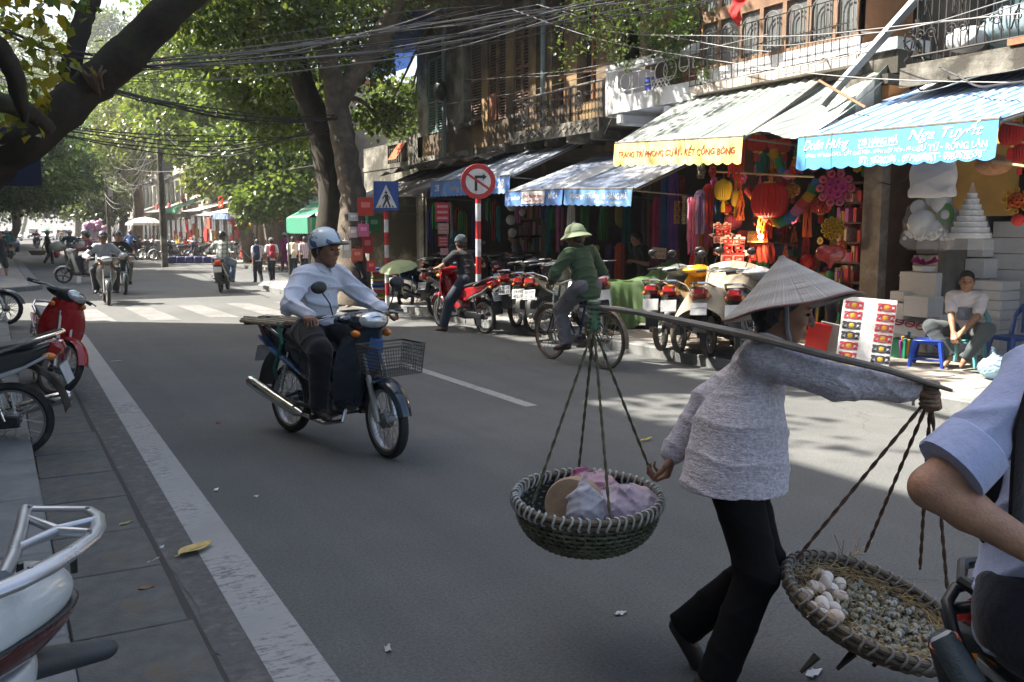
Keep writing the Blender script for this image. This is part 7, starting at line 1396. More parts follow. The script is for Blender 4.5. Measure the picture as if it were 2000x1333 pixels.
DP = [(.22, .03, .03), (.28, .17, .05), (.05, .12, .07), (.06, .07, .2), (.3, .27, .24), (.2, .06, .12)]
shelves('wooden shelf of bright paper rolls at the back of the decoration shop', 12.9, 8.2, 10.5, .15, 2.6, 6, DP + [(.5, .35, .05)], .07); shelves('narrow shelf of ribbon reels by the grey post', 9.95, 8.25, 8.75, .9, 2.2, 5, [(.5, .05, .05), (.55, .4, .3), (.4, .1, .3), (.45, .2, .05), (.3, .3, .28)], .05, .25)
shelves('dim shelf of stacked cloth in the shop behind the cyclist', 12.8, 10.75, 12.7, .15, 2.4, 6, DP, .1); shelves('dim shelf of folded goods behind the man reading', 12.6, 13.1, 16., .15, 2.4, 6, DP, .12); shelves('dark shelf of boxes deep in the shop marked 28', 12.6, 16.4, 21.8, .15, 2.3, 5, DP, .14); shelves('stack of folded coloured cloth just inside the decoration shop', 9.9, 9.3, 10., .15, 1.4, 7, [(.05, .12, .1), (.25, .22, .06), (.12, .05, .05), (.05, .05, .12)], .6); shelves('crowded shelf under the striped green awning', 11.5, 22.7, 26., .15, 2., 4, DP, .15)
RC = random.Random(3)
for k in range(26):   # goods hung in rows in the dim shops further along
    y = 11 + k * .42; X = 9.3 + RC.random() * .8; zt = 2.0 + RC.random() * .35 if y > 14.2 else 1.9 + RC.random() * .2; c = RC.choice([(.3, .03, .03), (.05, .2, .06), (.3, .25, .05), (.05, .05, .2), (.35, .1, .2), (.3, .3, .3), (.02, .14, .14), (.25, .12, .05)]); p = Vector((X, y, zt)); L = .4 + RC.random() * .8; b = MB()
    for q in range(9): a = RC.random() * 6.28; r = .06 * RC.random() + .02; b.tube([(0, 0, 0), (r * math.cos(a), r * math.sin(a), -.1), (r * math.cos(a), r * math.sin(a), -L * RC.uniform(.7, 1))], [.01, .025, .02], 5)
    nm = {(.3, .03, .03): 'red', (.05, .2, .06): 'green', (.3, .25, .05): 'yellow', (.05, .05, .2): 'blue', (.35, .1, .2): 'pink', (.3, .3, .3): 'grey', (.02, .14, .14): 'teal', (.25, .12, .05): 'brown'}[c]
    tag(b.build('garland', cloth(c, .3), None, p), nm + ' garland hung in the dim shops between the white balls and the crossing sign', 'garland', 'garlands in the dim shops')
for i, (px, y0, y1, w_, X, c, l) in enumerate([(1166, 480, 585, 14, 9.2, (.5, .4, .05), 'yellow scarf hung right of the cyclist'), (1157, 478, 560, 10, 9.25, (.55, .15, .2), 'pink scarf hung beside the yellow one behind the cyclist'), (1190, 478, 590, 22, 9.3, (.04, .02, .1), 'dark purple cloth hung behind the cyclist'), (1211, 475, 580, 20, 9.3, (.4, .05, .02), 'red orange cloth hung right of the purple one'), (1180, 405, 470, 22, 9.3, (.03, .16, .03), 'bright green garland under the faded blue valance'), (1115, 400, 478, 16, 8.2, (.5, .5, .5), 'white paper price strip hung under the tin awning'), (878, 395, 470, 12, 8.3, (.3, .32, .3), 'silver garland hung under the valance marked 28'), (886, 450, 520, 16, 8.4, (.02, .13, .16), 'teal tinsel garland below the silver one'), (850, 395, 450, 14, 8.6, (.04, .22, .06), 'green garland at the left end of the valance marked 28')]): tassel(px, y0, y1, w_, X, c, l, None, 14, 'garlands in the dim shops', fray=.15)
for px, py, r in ((1000, 402, 11), (998, 430, 10), (1001, 455, 9), (1020, 415, 7)):
    p = hx(px, py, 9.0); b = MB(); b.ell((0, 0, 0), r / ppm(px, py, 9.), 14, 10); tag(b.build('paper_ball', paper((.45, .45, .45)), None, p), 'white paper ball hanging in the dim shop left of the cyclist', 'ball', 'white paper balls in the dim shop')
for px, py, w_, h_, c, l in ((864, 415, .28, .38, (.5, .03, .06), 'red printed card sheet hung below the valance marked 28'), (866, 447, .22, .22, (.4, .25, .18), 'beige printed card below the red card sheet'), (866, 472, .2, .2, (.45, .04, .05), 'red and white card below the beige card'), (868, 492, .16, .14, (.5, .3, .32), 'pale pink card lowest in the row of hung cards')):
    o = panel('card', l, 'card', px, py, w_, h_, 7.9, paper(c), group='cards hung below the valance marked 28')
    for k in range(3): b = MB(); b.box((.008, 0, -h_ * .3 + k * h_ * .3), (.003, w_ * .75, h_ * .13)); b.build('print', paper((.6, .3, .28)), o, smooth=False)
# stall hung on the big tree
for px, py, w_, h_, d, c, nm, l in ((714, 404, .3, .34, 17.3, (.45, .05, .03), 'poster', 'red and gold poster hung on the big tree trunk'), (710, 450, .2, .24, 17.3, (.6, .15, .28), 'gift_bag', 'pink gift bag hung on the tree trunk'), (690, 454, .16, .2, 17.4, (.6, .55, .52), 'poster', 'white card with red marks on the tree trunk'), (690, 424, .18, .15, 17.4, (.5, .55, .52), 'plate', 'pale metal plate nailed to the tree trunk'), (677, 487, .17, .32, 17.2, (.62, .54, .45), 'paper_bag', 'cream paper bag hung left of the trunk base'), (698, 498, .2, .22, 17.2, (.5, .1, .05), 'gift_bag', 'orange red bag hung low on the trunk'), (718, 478, .2, .34, 17.5, (.3, .03, .03), 'gift_bag', 'dark red bag hung right of the trunk'), (725, 520, .16, .2, 17.2, (.5, .05, .04), 'gift_bag', 'bright red bag low at the right of the trunk'), (731, 437, .24, .3, 18.5, (.02, .13, .04), 'board', 'dark green board behind the crossing sign pole')):
    p = AD(px, py, d); b = MB(); b.box((0, 0, 0), (.06 if 'bag' in nm else .012, w_, h_), b=.004); o = b.build(nm, paper(c), None, p, rz=face_cam(p)); tag(o, l, nm.replace('_', ' '), 'goods hung on the big tree')
    b = MB(); b.box((.032 if 'bag' in nm else .008, 0, h_ * .1), (.003, w_ * .55, h_ * .3)); b.build('print', paper(tuple(min(1, k * 1.3 + .12) for k in c)), o, smooth=False)
    if 'bag' in nm: b = MB(); b.tube([(0, -w_ * .2, h_ / 2), (0, -w_ * .15, h_ * .7), (0, w_ * .15, h_ * .7), (0, w_ * .2, h_ / 2)], .005, 4); b.build('handle', paper(c), o)
sk = thing('cloth_stack', 'tall stack of striped folded cloth by the crossing sign pole', 'stack', (G(741, 592, .1).x, G(741, 592, .1).y, .1), face_cam(G(741, 592)))
for k in range(16): c = [(.05, .2, .2), (.3, .05, .12), (.55, .4, .05), (.05, .05, .25), (.4, .1, .02), (.2, .05, .3), (.5, .5, .45), (.05, .2, .08)][(k * 5) % 8]; b = MB(); b.box((0, 0, .025 + k * .045), (.2, .27 + .02 * (k % 3), .04), b=.012); b.build('folded_cloth', cloth(c), sk)
p = AD(776, 514, 16.6); b = MB(); b.lathe([(.36, -.1), (.27, -.03), (.14, .02), (0, .045)], 10); b.tube([(0, 0, .06), (0, 0, -.6)], .01, 6); o = b.build('umbrella', thin('pale_green_cloth', (.55, .62, .36), .4, .8), None, p, ang=10); o.rotation_euler = (R(8), R(-14), 0); tag(o, 'pale green open umbrella beside the crossing sign', 'umbrella')
# ------------------------------------------------------------------ foam goods at the right shop
FOAM = M('white_foam', (.66, .66, .67), .8, 0, .05, 20., .15, 90.)
def fbox(x0, y0, x1, y1, X, dep, label, n=1, group='white foam boxes'):
    a, c = AX(x0, y0, X), AX(x1, y1, X); w_ = abs(a.y - c.y); h_ = abs(a.z - c.z)
    for k in range(n):
        b = MB(); hh = h_ / n - .004; z0 = min(a.z, c.z) + k * h_ / n; b.box((0, 0, hh / 2), (dep, w_, hh), b=.008); t = b.build('foam_box', FOAM, None, (X + dep / 2, (a.y + c.y) / 2, z0), rz=random.uniform(-.04, .04)); tag(t, label if n == 1 else label + ', ' + ['lowest', 'second from below', 'third from below', 'fourth from below', 'fifth from below', 'sixth from below', 'seventh from below', 'topmost'][k if k < n - 1 else 7], 'foam box', group)
        if n == 1 and h_ > .25: b = MB(); b.box((0, 0, hh - .05), (dep + .012, w_ + .012, .012)); b.build('lid', FOAM, t, smooth=False)
fbox(1757, 530, 1826, 612, 9.75, .4, 'big white foam box under the pink flower'); fbox(1783, 498, 1858, 566, 10.2, .5, 'wide white foam box behind the pink flower'); fbox(1790, 470, 1830, 497, 10.35, .35, 'foam box high under the bag of foam balls'); fbox(1738, 568, 1764, 590, 9.6, .25, 'small foam box nearest to the dark doorway'); fbox(1733, 590, 1764, 626, 9.55, .3, 'foam box below the small one by the doorway'); fbox(1765, 577, 1810, 622, 9.55, .3, 'pinkish foam box in front of the big one')
fbox(1766, 622, 1812, 700, 9.72, .3, 'tall foam block standing behind the sticker board'); fbox(1812, 612, 1836, 700, 9.8, .5, 'narrow foam block beside the blue stool'); fbox(1836, 566, 1880, 702, 10., .4, 'tall foam block behind the teal chair', 3); fbox(1885, 504, 1921, 545, 10.2, .35, 'lower of two square foam boxes above the seated man'); fbox(1884, 466, 1919, 503, 10.25, .35, 'upper of two square foam boxes above the seated man')
fbox(1881, 546, 1948, 702, 10.0, .35, 'foam sheet stack behind the seated man', 8); fbox(1940, 432, 2010, 690, 10.45, .4, 'grey foam sheet stack at the right frame edge', 8)
for k, (px, py, l) in enumerate(((1806, 520, 'magenta flower in a foam dish on top of the big box'),)):
    p = hx(px, py, 9.8); t = thing('flower_dish', l, 'flower', p); b = MB(); b.lathe([(.0, -.06), (.12, -.06), (.14, 0), (.12, .01), (0, .01)], 16); b.build('dish', FOAM, t); b = MB()
    for q in range(16): a = q * .7; b.add([(0, 0, .01), (.1 * math.cos(a), .12 * math.sin(a), .06 + .03 * (q % 3)), (.16 * math.cos(a + .2), .18 * math.sin(a + .2), .05 + .02 * (q % 2)), (.1 * math.cos(a + .45), .12 * math.sin(a + .45), .04)], [(0, 1, 2, 3)])
    b.build('petals', thin('magenta_petal', (.5, .03, .25), .4, .6), t)['kind'] = 'stuff'
CLR = M('clear_film', (.9, .9, .92), .08, 0, .02, 6., .6, 14., alpha=.13, spec=.9)
p = hx(1812, 428, 8.9); t = thing('ball_bag', 'clear bag full of white foam balls hung by its knot', 'bag', p); bm = MB(); bm.ell((0, 0, 0), (1, 1, 1), 16, 10); bme = bm.mesh('foam_ball', FOAM); K = 1 / ppm(1812, 428, 8.9)
for dx, dy, r in ((-12, -8, 27), (16, 30, 20), (-28, 22, 16), (10, -20, 19), (-4, 38, 14), (34, 8, 17)): o = link('foam_ball', bme, t, (.05 * (r % 3), -dx * K, dy * K)); o.scale = (r * K,) * 3
b = MB()
for q in range(110): b.ell((random.uniform(-.12, .12), random.uniform(-.27, .27), -.2 + random.uniform(-.02, .09)), .022, 6, 4)
b.build('small_balls', FOAM, t)['kind'] = 'stuff'
b = MB(); b.ell((.04, -34 * K, 8 * K), (.02, 18 * K, 22 * K), 14, 8); b.build('green_flower', thin('green_petal', (.12, .3, .06), .3, .6), t)
soft('bag_film', [E_((0, 0, -.03), (.2, .27, .27), .05), C((0, 0, .15), (0, 0, .36), .12, .03, .08), C((0, -.2, -.22), (0, .2, -.22), .12, .12, .06)], CLR, t, .02, disp=folds(.014, 40., 3.))
p = hx(1894, 466, 9.0); t = thing('foam_cake', 'tiered cone of white foam discs in a clear bag', 'foam cake', p); K = 1 / ppm(1894, 430, 9.)
for k in range(8): b = MB(); r = (38 - k * 4.1) * K; b.lathe([(0, 0), (r, 0), (r, 10.2 * K), (r - .004, 10.6 * K), (0, 10.6 * K)], 28, TR((0, 0, k * 11 * K))); b.build('foam_disc', FOAM, t)
b = MB(); b.lathe([(43 * K, -22 * K), (42 * K, 0), (6 * K, 92 * K), (2 * K, 108 * K)], 20); b.v = [(x * (1 + .05 * math.sin(9 * math.atan2(y, x))), y * (1 + .05 * math.sin(9 * math.atan2(y, x))), z) for x, y, z in b.v]; b.build('bag_film', CLR, t)
o = soft('cushion', [C((0, -.2, -.16), (0, .2, -.16), .06, .06, .08), C((0, -.2, .16), (0, .2, .16), .05, .05, .08), E_((0, 0, 0), (.11, .27, .2), .06), C((0, -.26, -.2), (0, 0, 0), .02, .05, .05), C((0, .26, -.2), (0, 0, 0), .02, .05, .05)], cloth((.62, .6, .62), .05), None, .014, disp=folds(.006, 30.)); o.location = hx(1822, 343, 8.4); tag(o, 'plump white cushion hanging below the blue banner', 'cushion')
o = MB(); o.ell((0, 0, 0), (.16, .16, .1), 16, 10); tag(o.build('orange_basket', M('wicker_orange', (.36, .17, .08), .8, 0, .3, 30.), None, hx(1940, 322, 8.2)), 'round brownish orange basket hung behind the right end of blue banner', 'basket')
b = MB(); b.ell((0, 0, 0), .06, 12, 8); tag(b.build('red_ball', paper((.5, .03, .02)), None, hx(1988, 430, 8.6)), 'small red paper ball hung under the yellow flower cluster', 'ball')
# sticker board, trays and seats on the pavement
a, c = AX(1690, 610, 9.0), G(1700, 716, .12); p = G(1683, 713, .12); t = thing('sticker_board', 'white board of red and black sticker rows leaning in the sun', 'board', (p.x, p.y, .125), face_cam(p) - .12)
W_, H_ = .56, .74; up_ = Vector((-.26, 0, .966)); b = MB(); b.box((0, 0, H_ / 2), (.02, W_, H_), b=.004); bo_ = b.build('sheet', paper((.76, .75, .73)), t); bo_.rotation_euler = (R(-3), R(-15), 0)
for r_ in range(6):
    for k in (0, 1):
        y, z = -.16 + .34 * k, H_ - .09 - r_ * .115 - .0 * k; dk = (r_, k) in ((2, 0), (3, 0), (5, 1), (4, 1)); c1 = (.05, .05, .06) if dk else (.6, .06, .07); bb = MB()
        bb.tube([(.014, y + .085 * math.cos(q) * (1 + .12 * math.sin(q * 4)), z + .038 * math.sin(q)) for q in [i * math.pi / 12 for i in range(25)]], .006, 4, cap=False); bb.box((.0125, y, z), (.005, .10, .045)); [bb.box((.0127, y + sx_ * .075, z + sz_ * .03), (.004, .04, .025)) for sx_ in (-1, 1) for sz_ in (-1, 1)]
        so_ = bb.build('sticker', paper(c1), bo_); b2 = MB(); b2.lathe([(0, 0), (.028, 0), (.02, .003), (0, .003)], 10, TR((.015, y, z), ry=math.pi / 2)); b2.build('emblem', paper((.65, .4, .03)), so_)
p = G(1765, 690, .12); t = thing('display_box', 'white foam box lid with red wedding ornaments beside the sticker board', 'box', (p.x + .1, p.y, .42), 0); b = MB(); b.box((0, 0, 0), (.5, .46, .09), b=.008); bo2 = b.build('tray', FOAM, t); bo2.rotation_euler = (R(8), R(-22), R(20))
for k in range(3):
    bb = MB(); bb.tube([(.0 + .07 * math.cos(q) * (1 if k else 1.3), -.12 + k * .13 + .05 * math.sin(q), .05) for q in [i * math.pi / 8 for i in range(17)]], .009, 5, cap=False); bb.box((0, -.12 + k * .13, .048), (.02, .08, .006)); bb.build('ornament', paper((.4, .03, .03)), bo2)
fl_r = [(1752, 700, (.02, .22, .11), 'green plastic basket of pink wraps below the ornament tray'), (1635, 665, (.5, .06, .13), 'pink plastic bin holding rolled coloured paper'), (1988, 728, (.02, .2, .12), 'green plastic tray with papers beside the blue white bag')]
for px, py, c, l in fl_r:
    p = G(px, py, .12); t = thing('bin', l, 'bin', (p.x + .1, p.y, .12)); b = MB(); b.lathe([(.13, 0), (.155, .22), (.165, .225), (.15, .225), (.125, .01), (0, .01)], 4, rotM(z=.78)); b.build('tub', plastic(c), t)
    b = MB(); 
    for q in range(14):
        L = random.uniform(.16, .3) if px != 1635 else random.uniform(.3, .62); x, y = random.uniform(-.08, .08), random.uniform(-.08, .08); bb = MB(); bb.tube([(x, y, .02), (x * 1.5, y * 1.5, L)], .018, 8); o = bb.build('paper_roll', paper(random.choice([(.5, .05, .05), (.55, .25, .03), (.35, .05, .35), (.05, .25, .3), (.5, .4, .1), (.5, .2, .25)])), t)
for k in range(10):
    p = Vector((9.7 + .05 * (k % 3), 8.45 + k * .06, .5)); b = MB(); b.tube([(0, 0, -.35), (.02, .01, .35 + .1 * (k % 3))], .022, 8); tag(b.build('foil_roll', M('foil', [(.1, .35, .2), (.5, .4, .1), (.4, .05, .3), (.05, .1, .3), (.5, .1, .05)][k % 5], .2, .8), None, p), ['green', 'gold', 'magenta', 'blue', 'red'][k % 5] + ' foil paper roll standing by the grey post', 'paper roll', 'foil rolls by the grey post')
for k, (c, l) in enumerate((((.6, .02, .015), 'bright red folder standing before the woman\'s chin'), ((.35, .33, .33), 'grey folder behind the bright red folder'))): p = G(1590 + 22 * k, 690, .12); b = MB(); b.box((0, 0, .2), (.03, .26, .38), b=.004); o = b.build('folder', plastic(c), None, (p.x, p.y, .12), rz=R(35)); o.rotation_euler = (R(12), R(-14), R(35)); tag(o, l, 'folder')
p = hx(1365, 571, 8.6); t = thing('photo_rack', 'white rack of framed red wedding pictures behind yellow motorbike', 'rack', p, face_cam(p) + .2); b = MB(); b.box((0, 0, 0), (.02, .6, .46), b=.004); b.build('frame', paper((.62, .62, .63)), t)
pm_ = MB(); pm_.box((0, 0, 0), (.008, .11, .13)); pme = pm_.mesh('picture', M('dark_red_print', (.13, .02, .018), .4, 0, .6, 40.), False)
for i in range(4):
    for k in range(3): link('picture', pme, t, (.012, -.215 + i * .143, -.15 + k * .15))
def stool(px, py, c, label, rz=.3, chair=False, sc=1.):
    p = G(px, py, .12); t = thing('plastic_chair' if chair else 'plastic_stool', label, 'chair' if chair else 'stool', (p.x, p.y, .12), rz); m = plastic(c, .35); h_, w_ = .30 * sc, .15 * sc; b = MB(); b.box((0, 0, h_ - .01), (w_ * 2, w_ * 2, .02), b=.008); b.box((0, 0, h_ - .03), (w_ * 1.9, w_ * 1.9, .03), b=.008); b.build('seat', m, t)
    for x in (-1, 1):
        for y in (-1, 1): b = MB(); b.tube([(x * w_ * .85, y * w_ * .85, h_ - .02), (x * w_ * 1.12, y * w_ * 1.12, 0)], [.032, .022], 6, sq=((0, 0, 1), .8) if False else None); b.build('leg', m, t)
    b = MB()
    for a in ((-1, -1, 1, -1), (-1, 1, 1, 1), (-1, -1, -1, 1), (1, -1, 1, 1)): b.tube([(a[0] * w_ * 1.05, a[1] * w_ * 1.05, .09), (a[2] * w_ * 1.05, a[3] * w_ * 1.05, .09)], .011, 6)
    if not chair: b.build('stretcher', m, t)
    else:
        b = MB(); b.tube([(-w_, -w_ * .95, h_), (-w_ - .05, -w_, h_ + .2), (-w_ - .08, -w_ * .55, h_ + .31), (-w_ - .08, w_ * .55, h_ + .31), (-w_ - .05, w_, h_ + .2), (-w_, w_ * .95, h_)], [.026, .028, .03, .03, .028, .026], 8); b.build('back_frame', m, t)
        for y in (-.05, 0, .05): b = MB(); b.box((-w_ - .045, y * sc, h_ + .16), (.014, .028, .28)); o = b.build('back_slat', m, t, smooth=False)
    return t
stool(1812, 716, (.02, .06, .36), 'small blue plastic stool beside the sticker board', .5); stool(1884, 715, (.12, .33, .35), 'pale teal plastic chair under the seated man', R(195), True); stool(1972, 715, (.05, .11, .33), 'blue plastic chair at the right frame edge', R(170), True, 1.1)
p = G(1884, 716, .12); cy_ = R(200); c2v = V3(math.cos(cy_), math.sin(cy_), 0); l2v = V3(-math.sin(cy_), math.cos(cy_), 0)
sm, js_ = figure('young man in white printed T shirt sitting on teal plastic chair', (p.x + .02, p.y + .02, .12), 0., .9, lr=cy_, P_=(0, 0, .43), N=tuple(c2v * .08 + V3(0, 0, .89)), hd=(215, -3), hands=(tuple(c2v * .36 + l2v * .04 + V3(0, 0, .44)), tuple(c2v * .38 - l2v * .04 + V3(0, 0, .42))), eh=(tuple(l2v + V3(0, 0, .1)), tuple(-l2v + V3(0, 0, .1))), feet=(tuple(c2v * .34 + l2v * .09 + V3(0, 0, .15)), tuple(c2v * .36 - l2v * .08 + V3(0, 0, .15))), kh=(tuple(V3(0, 0, .7) + c2v * .5 + l2v * .75), tuple(V3(0, 0, .7) + c2v * .5 - l2v * .75)), toes=(tuple(c2v + V3(0, 0, -.3)), tuple(c2v + V3(0, 0, -.3))), shirt=cloth((.62, .57, .57), .06), sleeve='short', hem=.40, trousers=cloth((.075, .09, .095)), h=.010, baggy=1.1, folds_a=.005, group='people in the shops')
b = MB(); pc_ = js_['P'] + js_['up'] * .24 + js_['fw'] * .125; b.grid(lambda u, v: tuple(pc_ + js_['lf'] * (.2 * (u - .5)) + js_['up'] * (.15 * (v - .5)) + js_['fw'] * (.012 - .05 * (2 * u - 1) ** 2)), 6, 4); b.build('shirt_print', M('print_grey', (.22, .24, .30), .8, 0, .5, 16.), [q for q in sm.children if q.name.startswith('shirt')][0])
for px, py, X, rz_, c, l, lean in ((1655, 660, 10.1, 200, (.06, .06, .065), 'shop woman in grey resting her chin on her hand in the dark doorway', .1), (1680, 650, 10.5, 215, (.3, .22, .16), 'child in patterned top sitting deeper in the dark doorway', .05), (1018, 560, 9.9, 150, (.10, .10, .115), 'man in grey T shirt reading in the dim shop behind the parked row', .14), (1262, 590, 9.6, 170, (.02, .02, .022), 'woman in black looking down beside the handwritten sign', .16)):
    q = AX(px, py, X); a = R(rz_); fv, lv = V3(math.cos(a), math.sin(a), 0), V3(-math.sin(a), math.cos(a), 0); tall = px in (1018, 1262); zz = .8 if tall else .42
    figure(l, (q.x, q.y, .12), 0., .95, lr=a, P_=(0, 0, zz), N=tuple(fv * lean + V3(0, 0, zz + .46)), hd=(rz_, -15), hands=(tuple(fv * .3 + lv * .1 + V3(0, 0, zz + .2)), tuple(fv * (.14 if px == 1655 else .3) - lv * .1 + V3(0, 0, zz + (.5 if px == 1655 else .2)))), eh=(tuple(lv - fv + V3(0, 0, -.5)), tuple(-lv - fv * .2 + V3(0, 0, -1.))), feet=(tuple(lv * .1 + fv * (.3 if not tall else 0) + V3(0, 0, .08)), tuple(-lv * .1 + fv * (.3 if not tall else 0) + V3(0, 0, .08))), kh=(tuple(fv), tuple(fv)), shirt=cloth(c), sleeve='short', hem=zz - .05, trousers=NAVY, h=.016, hair='bob' if px != 1018 else 'short', group='people in the shops')
bag(G(1942, 742, .12) + Vector((0, 0, .12)), (.17, .15, .11), thin('blue_white_bag', (.45, .62, .72), .4, .3), 'blue and white plastic bag standing on the pavement by the blue chair', 6, knot=True, knot_at=(0, .04, .2))
panel('white_card', 'white board with red print at the right frame edge', 'board', 1992, 716, .2, .2, 8.9, paper((.7, .68, .68)))
# ------------------------------------------------------------------ trees
BARK = M('grey_bark', (.12, .095, .07), .92, 0, .35, 7., .9, 22., c2=(.07, .06, .045), amt=.5); BARKD = M('dark_backlit_bark', (.032, .025, .018), .95, 0, .45, 7., .9, 20., c2=(.03, .034, .013), amt=.4)  # dark bark deepened further: backlit silhouette put into its colour
LGR = leaf_mat('street_leaf', (.06, .10, .025), (.15, .20, .055), .5, (.24, .22, .06)); LDK = leaf_mat('deep_leaf', (.035, .075, .018), (.10, .16, .035), .5); LFAR = leaf_mat('far_leaf', (.07, .11, .05), (.15, .19, .085), .45); LYE = leaf_mat('yellowing_leaf', (.12, .16, .02), (.42, .34, .03), .5); LBR = leaf_mat('bright_leaf', (.075, .13, .03), (.19, .25, .07), .5)
def limb(b, pts, rs, n=10, wob=.06, seed=0):
    P_ = []; Rr = []; pts = [Vector(p) for p in pts]; rd = random.Random(seed)
    for i in range(len(pts) - 1):
        for k in range(6 if i < len(pts) - 2 else 7):
            f = k / 6; a, c = pts[i], pts[i + 1]; m0 = (pts[i + 1] - pts[max(i - 1, 0)]) * .5; m1 = (pts[min(i + 2, len(pts) - 1)] - pts[i]) * .5; f2, f3 = f * f, f * f * f
            q = a * (2 * f3 - 3 * f2 + 1) + m0 * (f3 - 2 * f2 + f) + c * (-2 * f3 + 3 * f2) + m1 * (f3 - f2); r = rs[i] + (rs[i + 1] - rs[i]) * f
            P_.append(q + Vector((rd.gauss(0, 1), rd.gauss(0, 1), 0)) * r * wob); Rr.append(r * (1 + rd.gauss(0, .05)))
    o = len(b.v); b.tube(P_, Rr, n)
    for i in range(o, len(b.v)):
        x, y, z = b.v[i]; c = P_[min((i - o) // n, len(P_) - 1)]; k = 1 + .07 * math.sin(((i - o) % n) * 2.4 + z * 1.7) + rd.gauss(0, .025); b.v[i] = tuple(c + (Vector((x, y, z)) - c) * k)
def leaves(name, clumps, n, size, mat, parent=None, seed=1, droop=.5, fold=.25, shell=.45, twig=True):
    """leaf-sized faces in tufts through the crown volume; clumps = (centre, radii, weight)"""
    rs = np.random.RandomState(seed); W = np.array([c[2] for c in clumps], float); W /= W.sum(); ids = rs.choice(len(clumps), n // 7 + 1, p=W)
    Cc = np.array([tuple(c[0]) for c in clumps]); Rr = np.array([c[1] if hasattr(c[1], '__len__') else (c[1],) * 3 for c in clumps]); d = rs.normal(size=(len(ids), 3)); d /= np.linalg.norm(d, axis=1)[:, None]
    rad = rs.uniform(shell, 1, len(ids)) ** .6; lump = 1 + .22 * np.sin(d[:, 0] * 5 + ids) * np.sin(d[:, 1] * 6 - ids) + .12 * np.sin(d[:, 2] * 9 + ids * 2); tuft = Cc[ids] + d * (rad * lump)[:, None] * Rr[ids]
    pos = np.repeat(tuft, 7, 0)[:n] + rs.normal(size=(n, 3)) * size * .95; out = np.repeat(d, 7, 0)[:n]
    ax = rs.normal(size=(n, 3)) + out * .8; ax[:, 2] -= droop; ax /= np.linalg.norm(ax, axis=1)[:, None]; up = rs.normal(size=(n, 3)) * .55 + np.array([0, 0, 1.]); sd = np.cross(ax, up); sd /= np.linalg.norm(sd, axis=1)[:, None] + 1e-9; nn = np.cross(sd, ax)
    L = (size * rs.uniform(.65, 1.3, n))[:, None]; w_ = L * rs.uniform(.3, .42, n)[:, None]; V = np.empty((n, 4, 3)); V[:, 0] = pos; V[:, 1] = pos + ax * L * .45 + sd * w_ + nn * L * fold * .5; V[:, 2] = pos + ax * L; V[:, 3] = pos + ax * L * .45 - sd * w_ + nn * L * fold * .5
    i = np.arange(n)[:, None] * 4; Fc = np.concatenate([i + np.array([0, 1, 2]), i + np.array([0, 2, 3])], 0); o = link(name, np_mesh(name, V.reshape(-1, 3), Fc, mat, False), parent); return o
def px_clumps(lst): return [(AD(px, py, d), (r * .95, r * .95, r * rz_), w_) for px, py, d, r, rz_, w_ in lst]
def tree(label, base, trunk_sets, clumps, n, size, lm, bark=BARK, seed=1, twigs=14, group='street trees', **k):
    t = thing('tree', label, 'tree', base, 0, group); o = Vector(base); b = MB()
    for i, (pts, rs) in enumerate(trunk_sets): limb(b, [Vector(p) - o for p in pts], rs, 14, .05, seed + i)
    tips = [Vector(p[0][-1]) - o for p in trunk_sets]; rd = random.Random(seed)
    for q in range(min(twigs, len(clumps) * 2)):
        c = Vector(clumps[q % len(clumps)][0]) - o; s = min(tips, key=lambda v: (v - c).length); m = s.lerp(c, .5) + Vector((rd.gauss(0, .2), rd.gauss(0, .2), rd.uniform(0, .5))); limb(b, [s, m, c + Vector((rd.gauss(0, .4), rd.gauss(0, .4), rd.gauss(0, .3)))], [.09, .05, .015], 6, .1, q)
    b.build('trunk', bark, t, ang=80); cr = leaves('crown', [(Vector(c[0]) - o, c[1], c[2]) for c in clumps], n, size, lm, t, seed, **k); return t
# leaning tree on the left pavement whose trunk crosses the upper left corner
LT = [Vector((-1.55, 9.3, 0)), AD(-60, 372, 9.2), AD(60, 268, 9.3), AD(190, 160, 9.5), AD(275, 80, 9.5), AD(400, -40, 9.4), AD(560, -180, 9.2), AD(700, -420, 9.)]
cl = [(Vector((x, y, z)), (r, r, r * .7), 1.) for x, y, z, r in ((-3., 12., 10.5, 2.2), (-.5, 14.5, 11.5, 2.3), (-1.5, 6.5, 10.2, 1.6), (-2., 17.5, 12., 2.2), (1.5, 17., 11.8, 1.5), (1.6, 11.5, 9.4, 1.))]
tree('big dark tree leaning from the left pavement over the street', (-1.55, 9.3, 0), [(LT, [.33, .205, .195, .19, .185, .165, .14, .1]), ([AD(125, 205, 9.45), AD(140, 120, 9.5), AD(165, 30, 9.6), AD(178, -30, 9.7), AD(150, -260, 10.2)], [.115, .105, .095, .09, .08]), ([AD(-40, 60, 7.), AD(5, 100, 7.1), AD(32, 165, 7.3), AD(48, 235, 7.6)], [.08, .075, .07, .03]), ([AD(-60, 200, 8.), AD(0, 200, 8.), AD(55, 218, 8.4), AD(95, 250, 9.)], [.09, .085, .08, .07])], cl, 5000, .17, LGR, BARKD, 3, 8)
def spray(label, lst, n, size, lm, seed, name='foliage', fold=.3):
    return tag(leaves(name, px_clumps(lst), n, size, lm, None, seed, .7, fold, .1), label, 'foliage', 'leafy sprays at the frame edges')
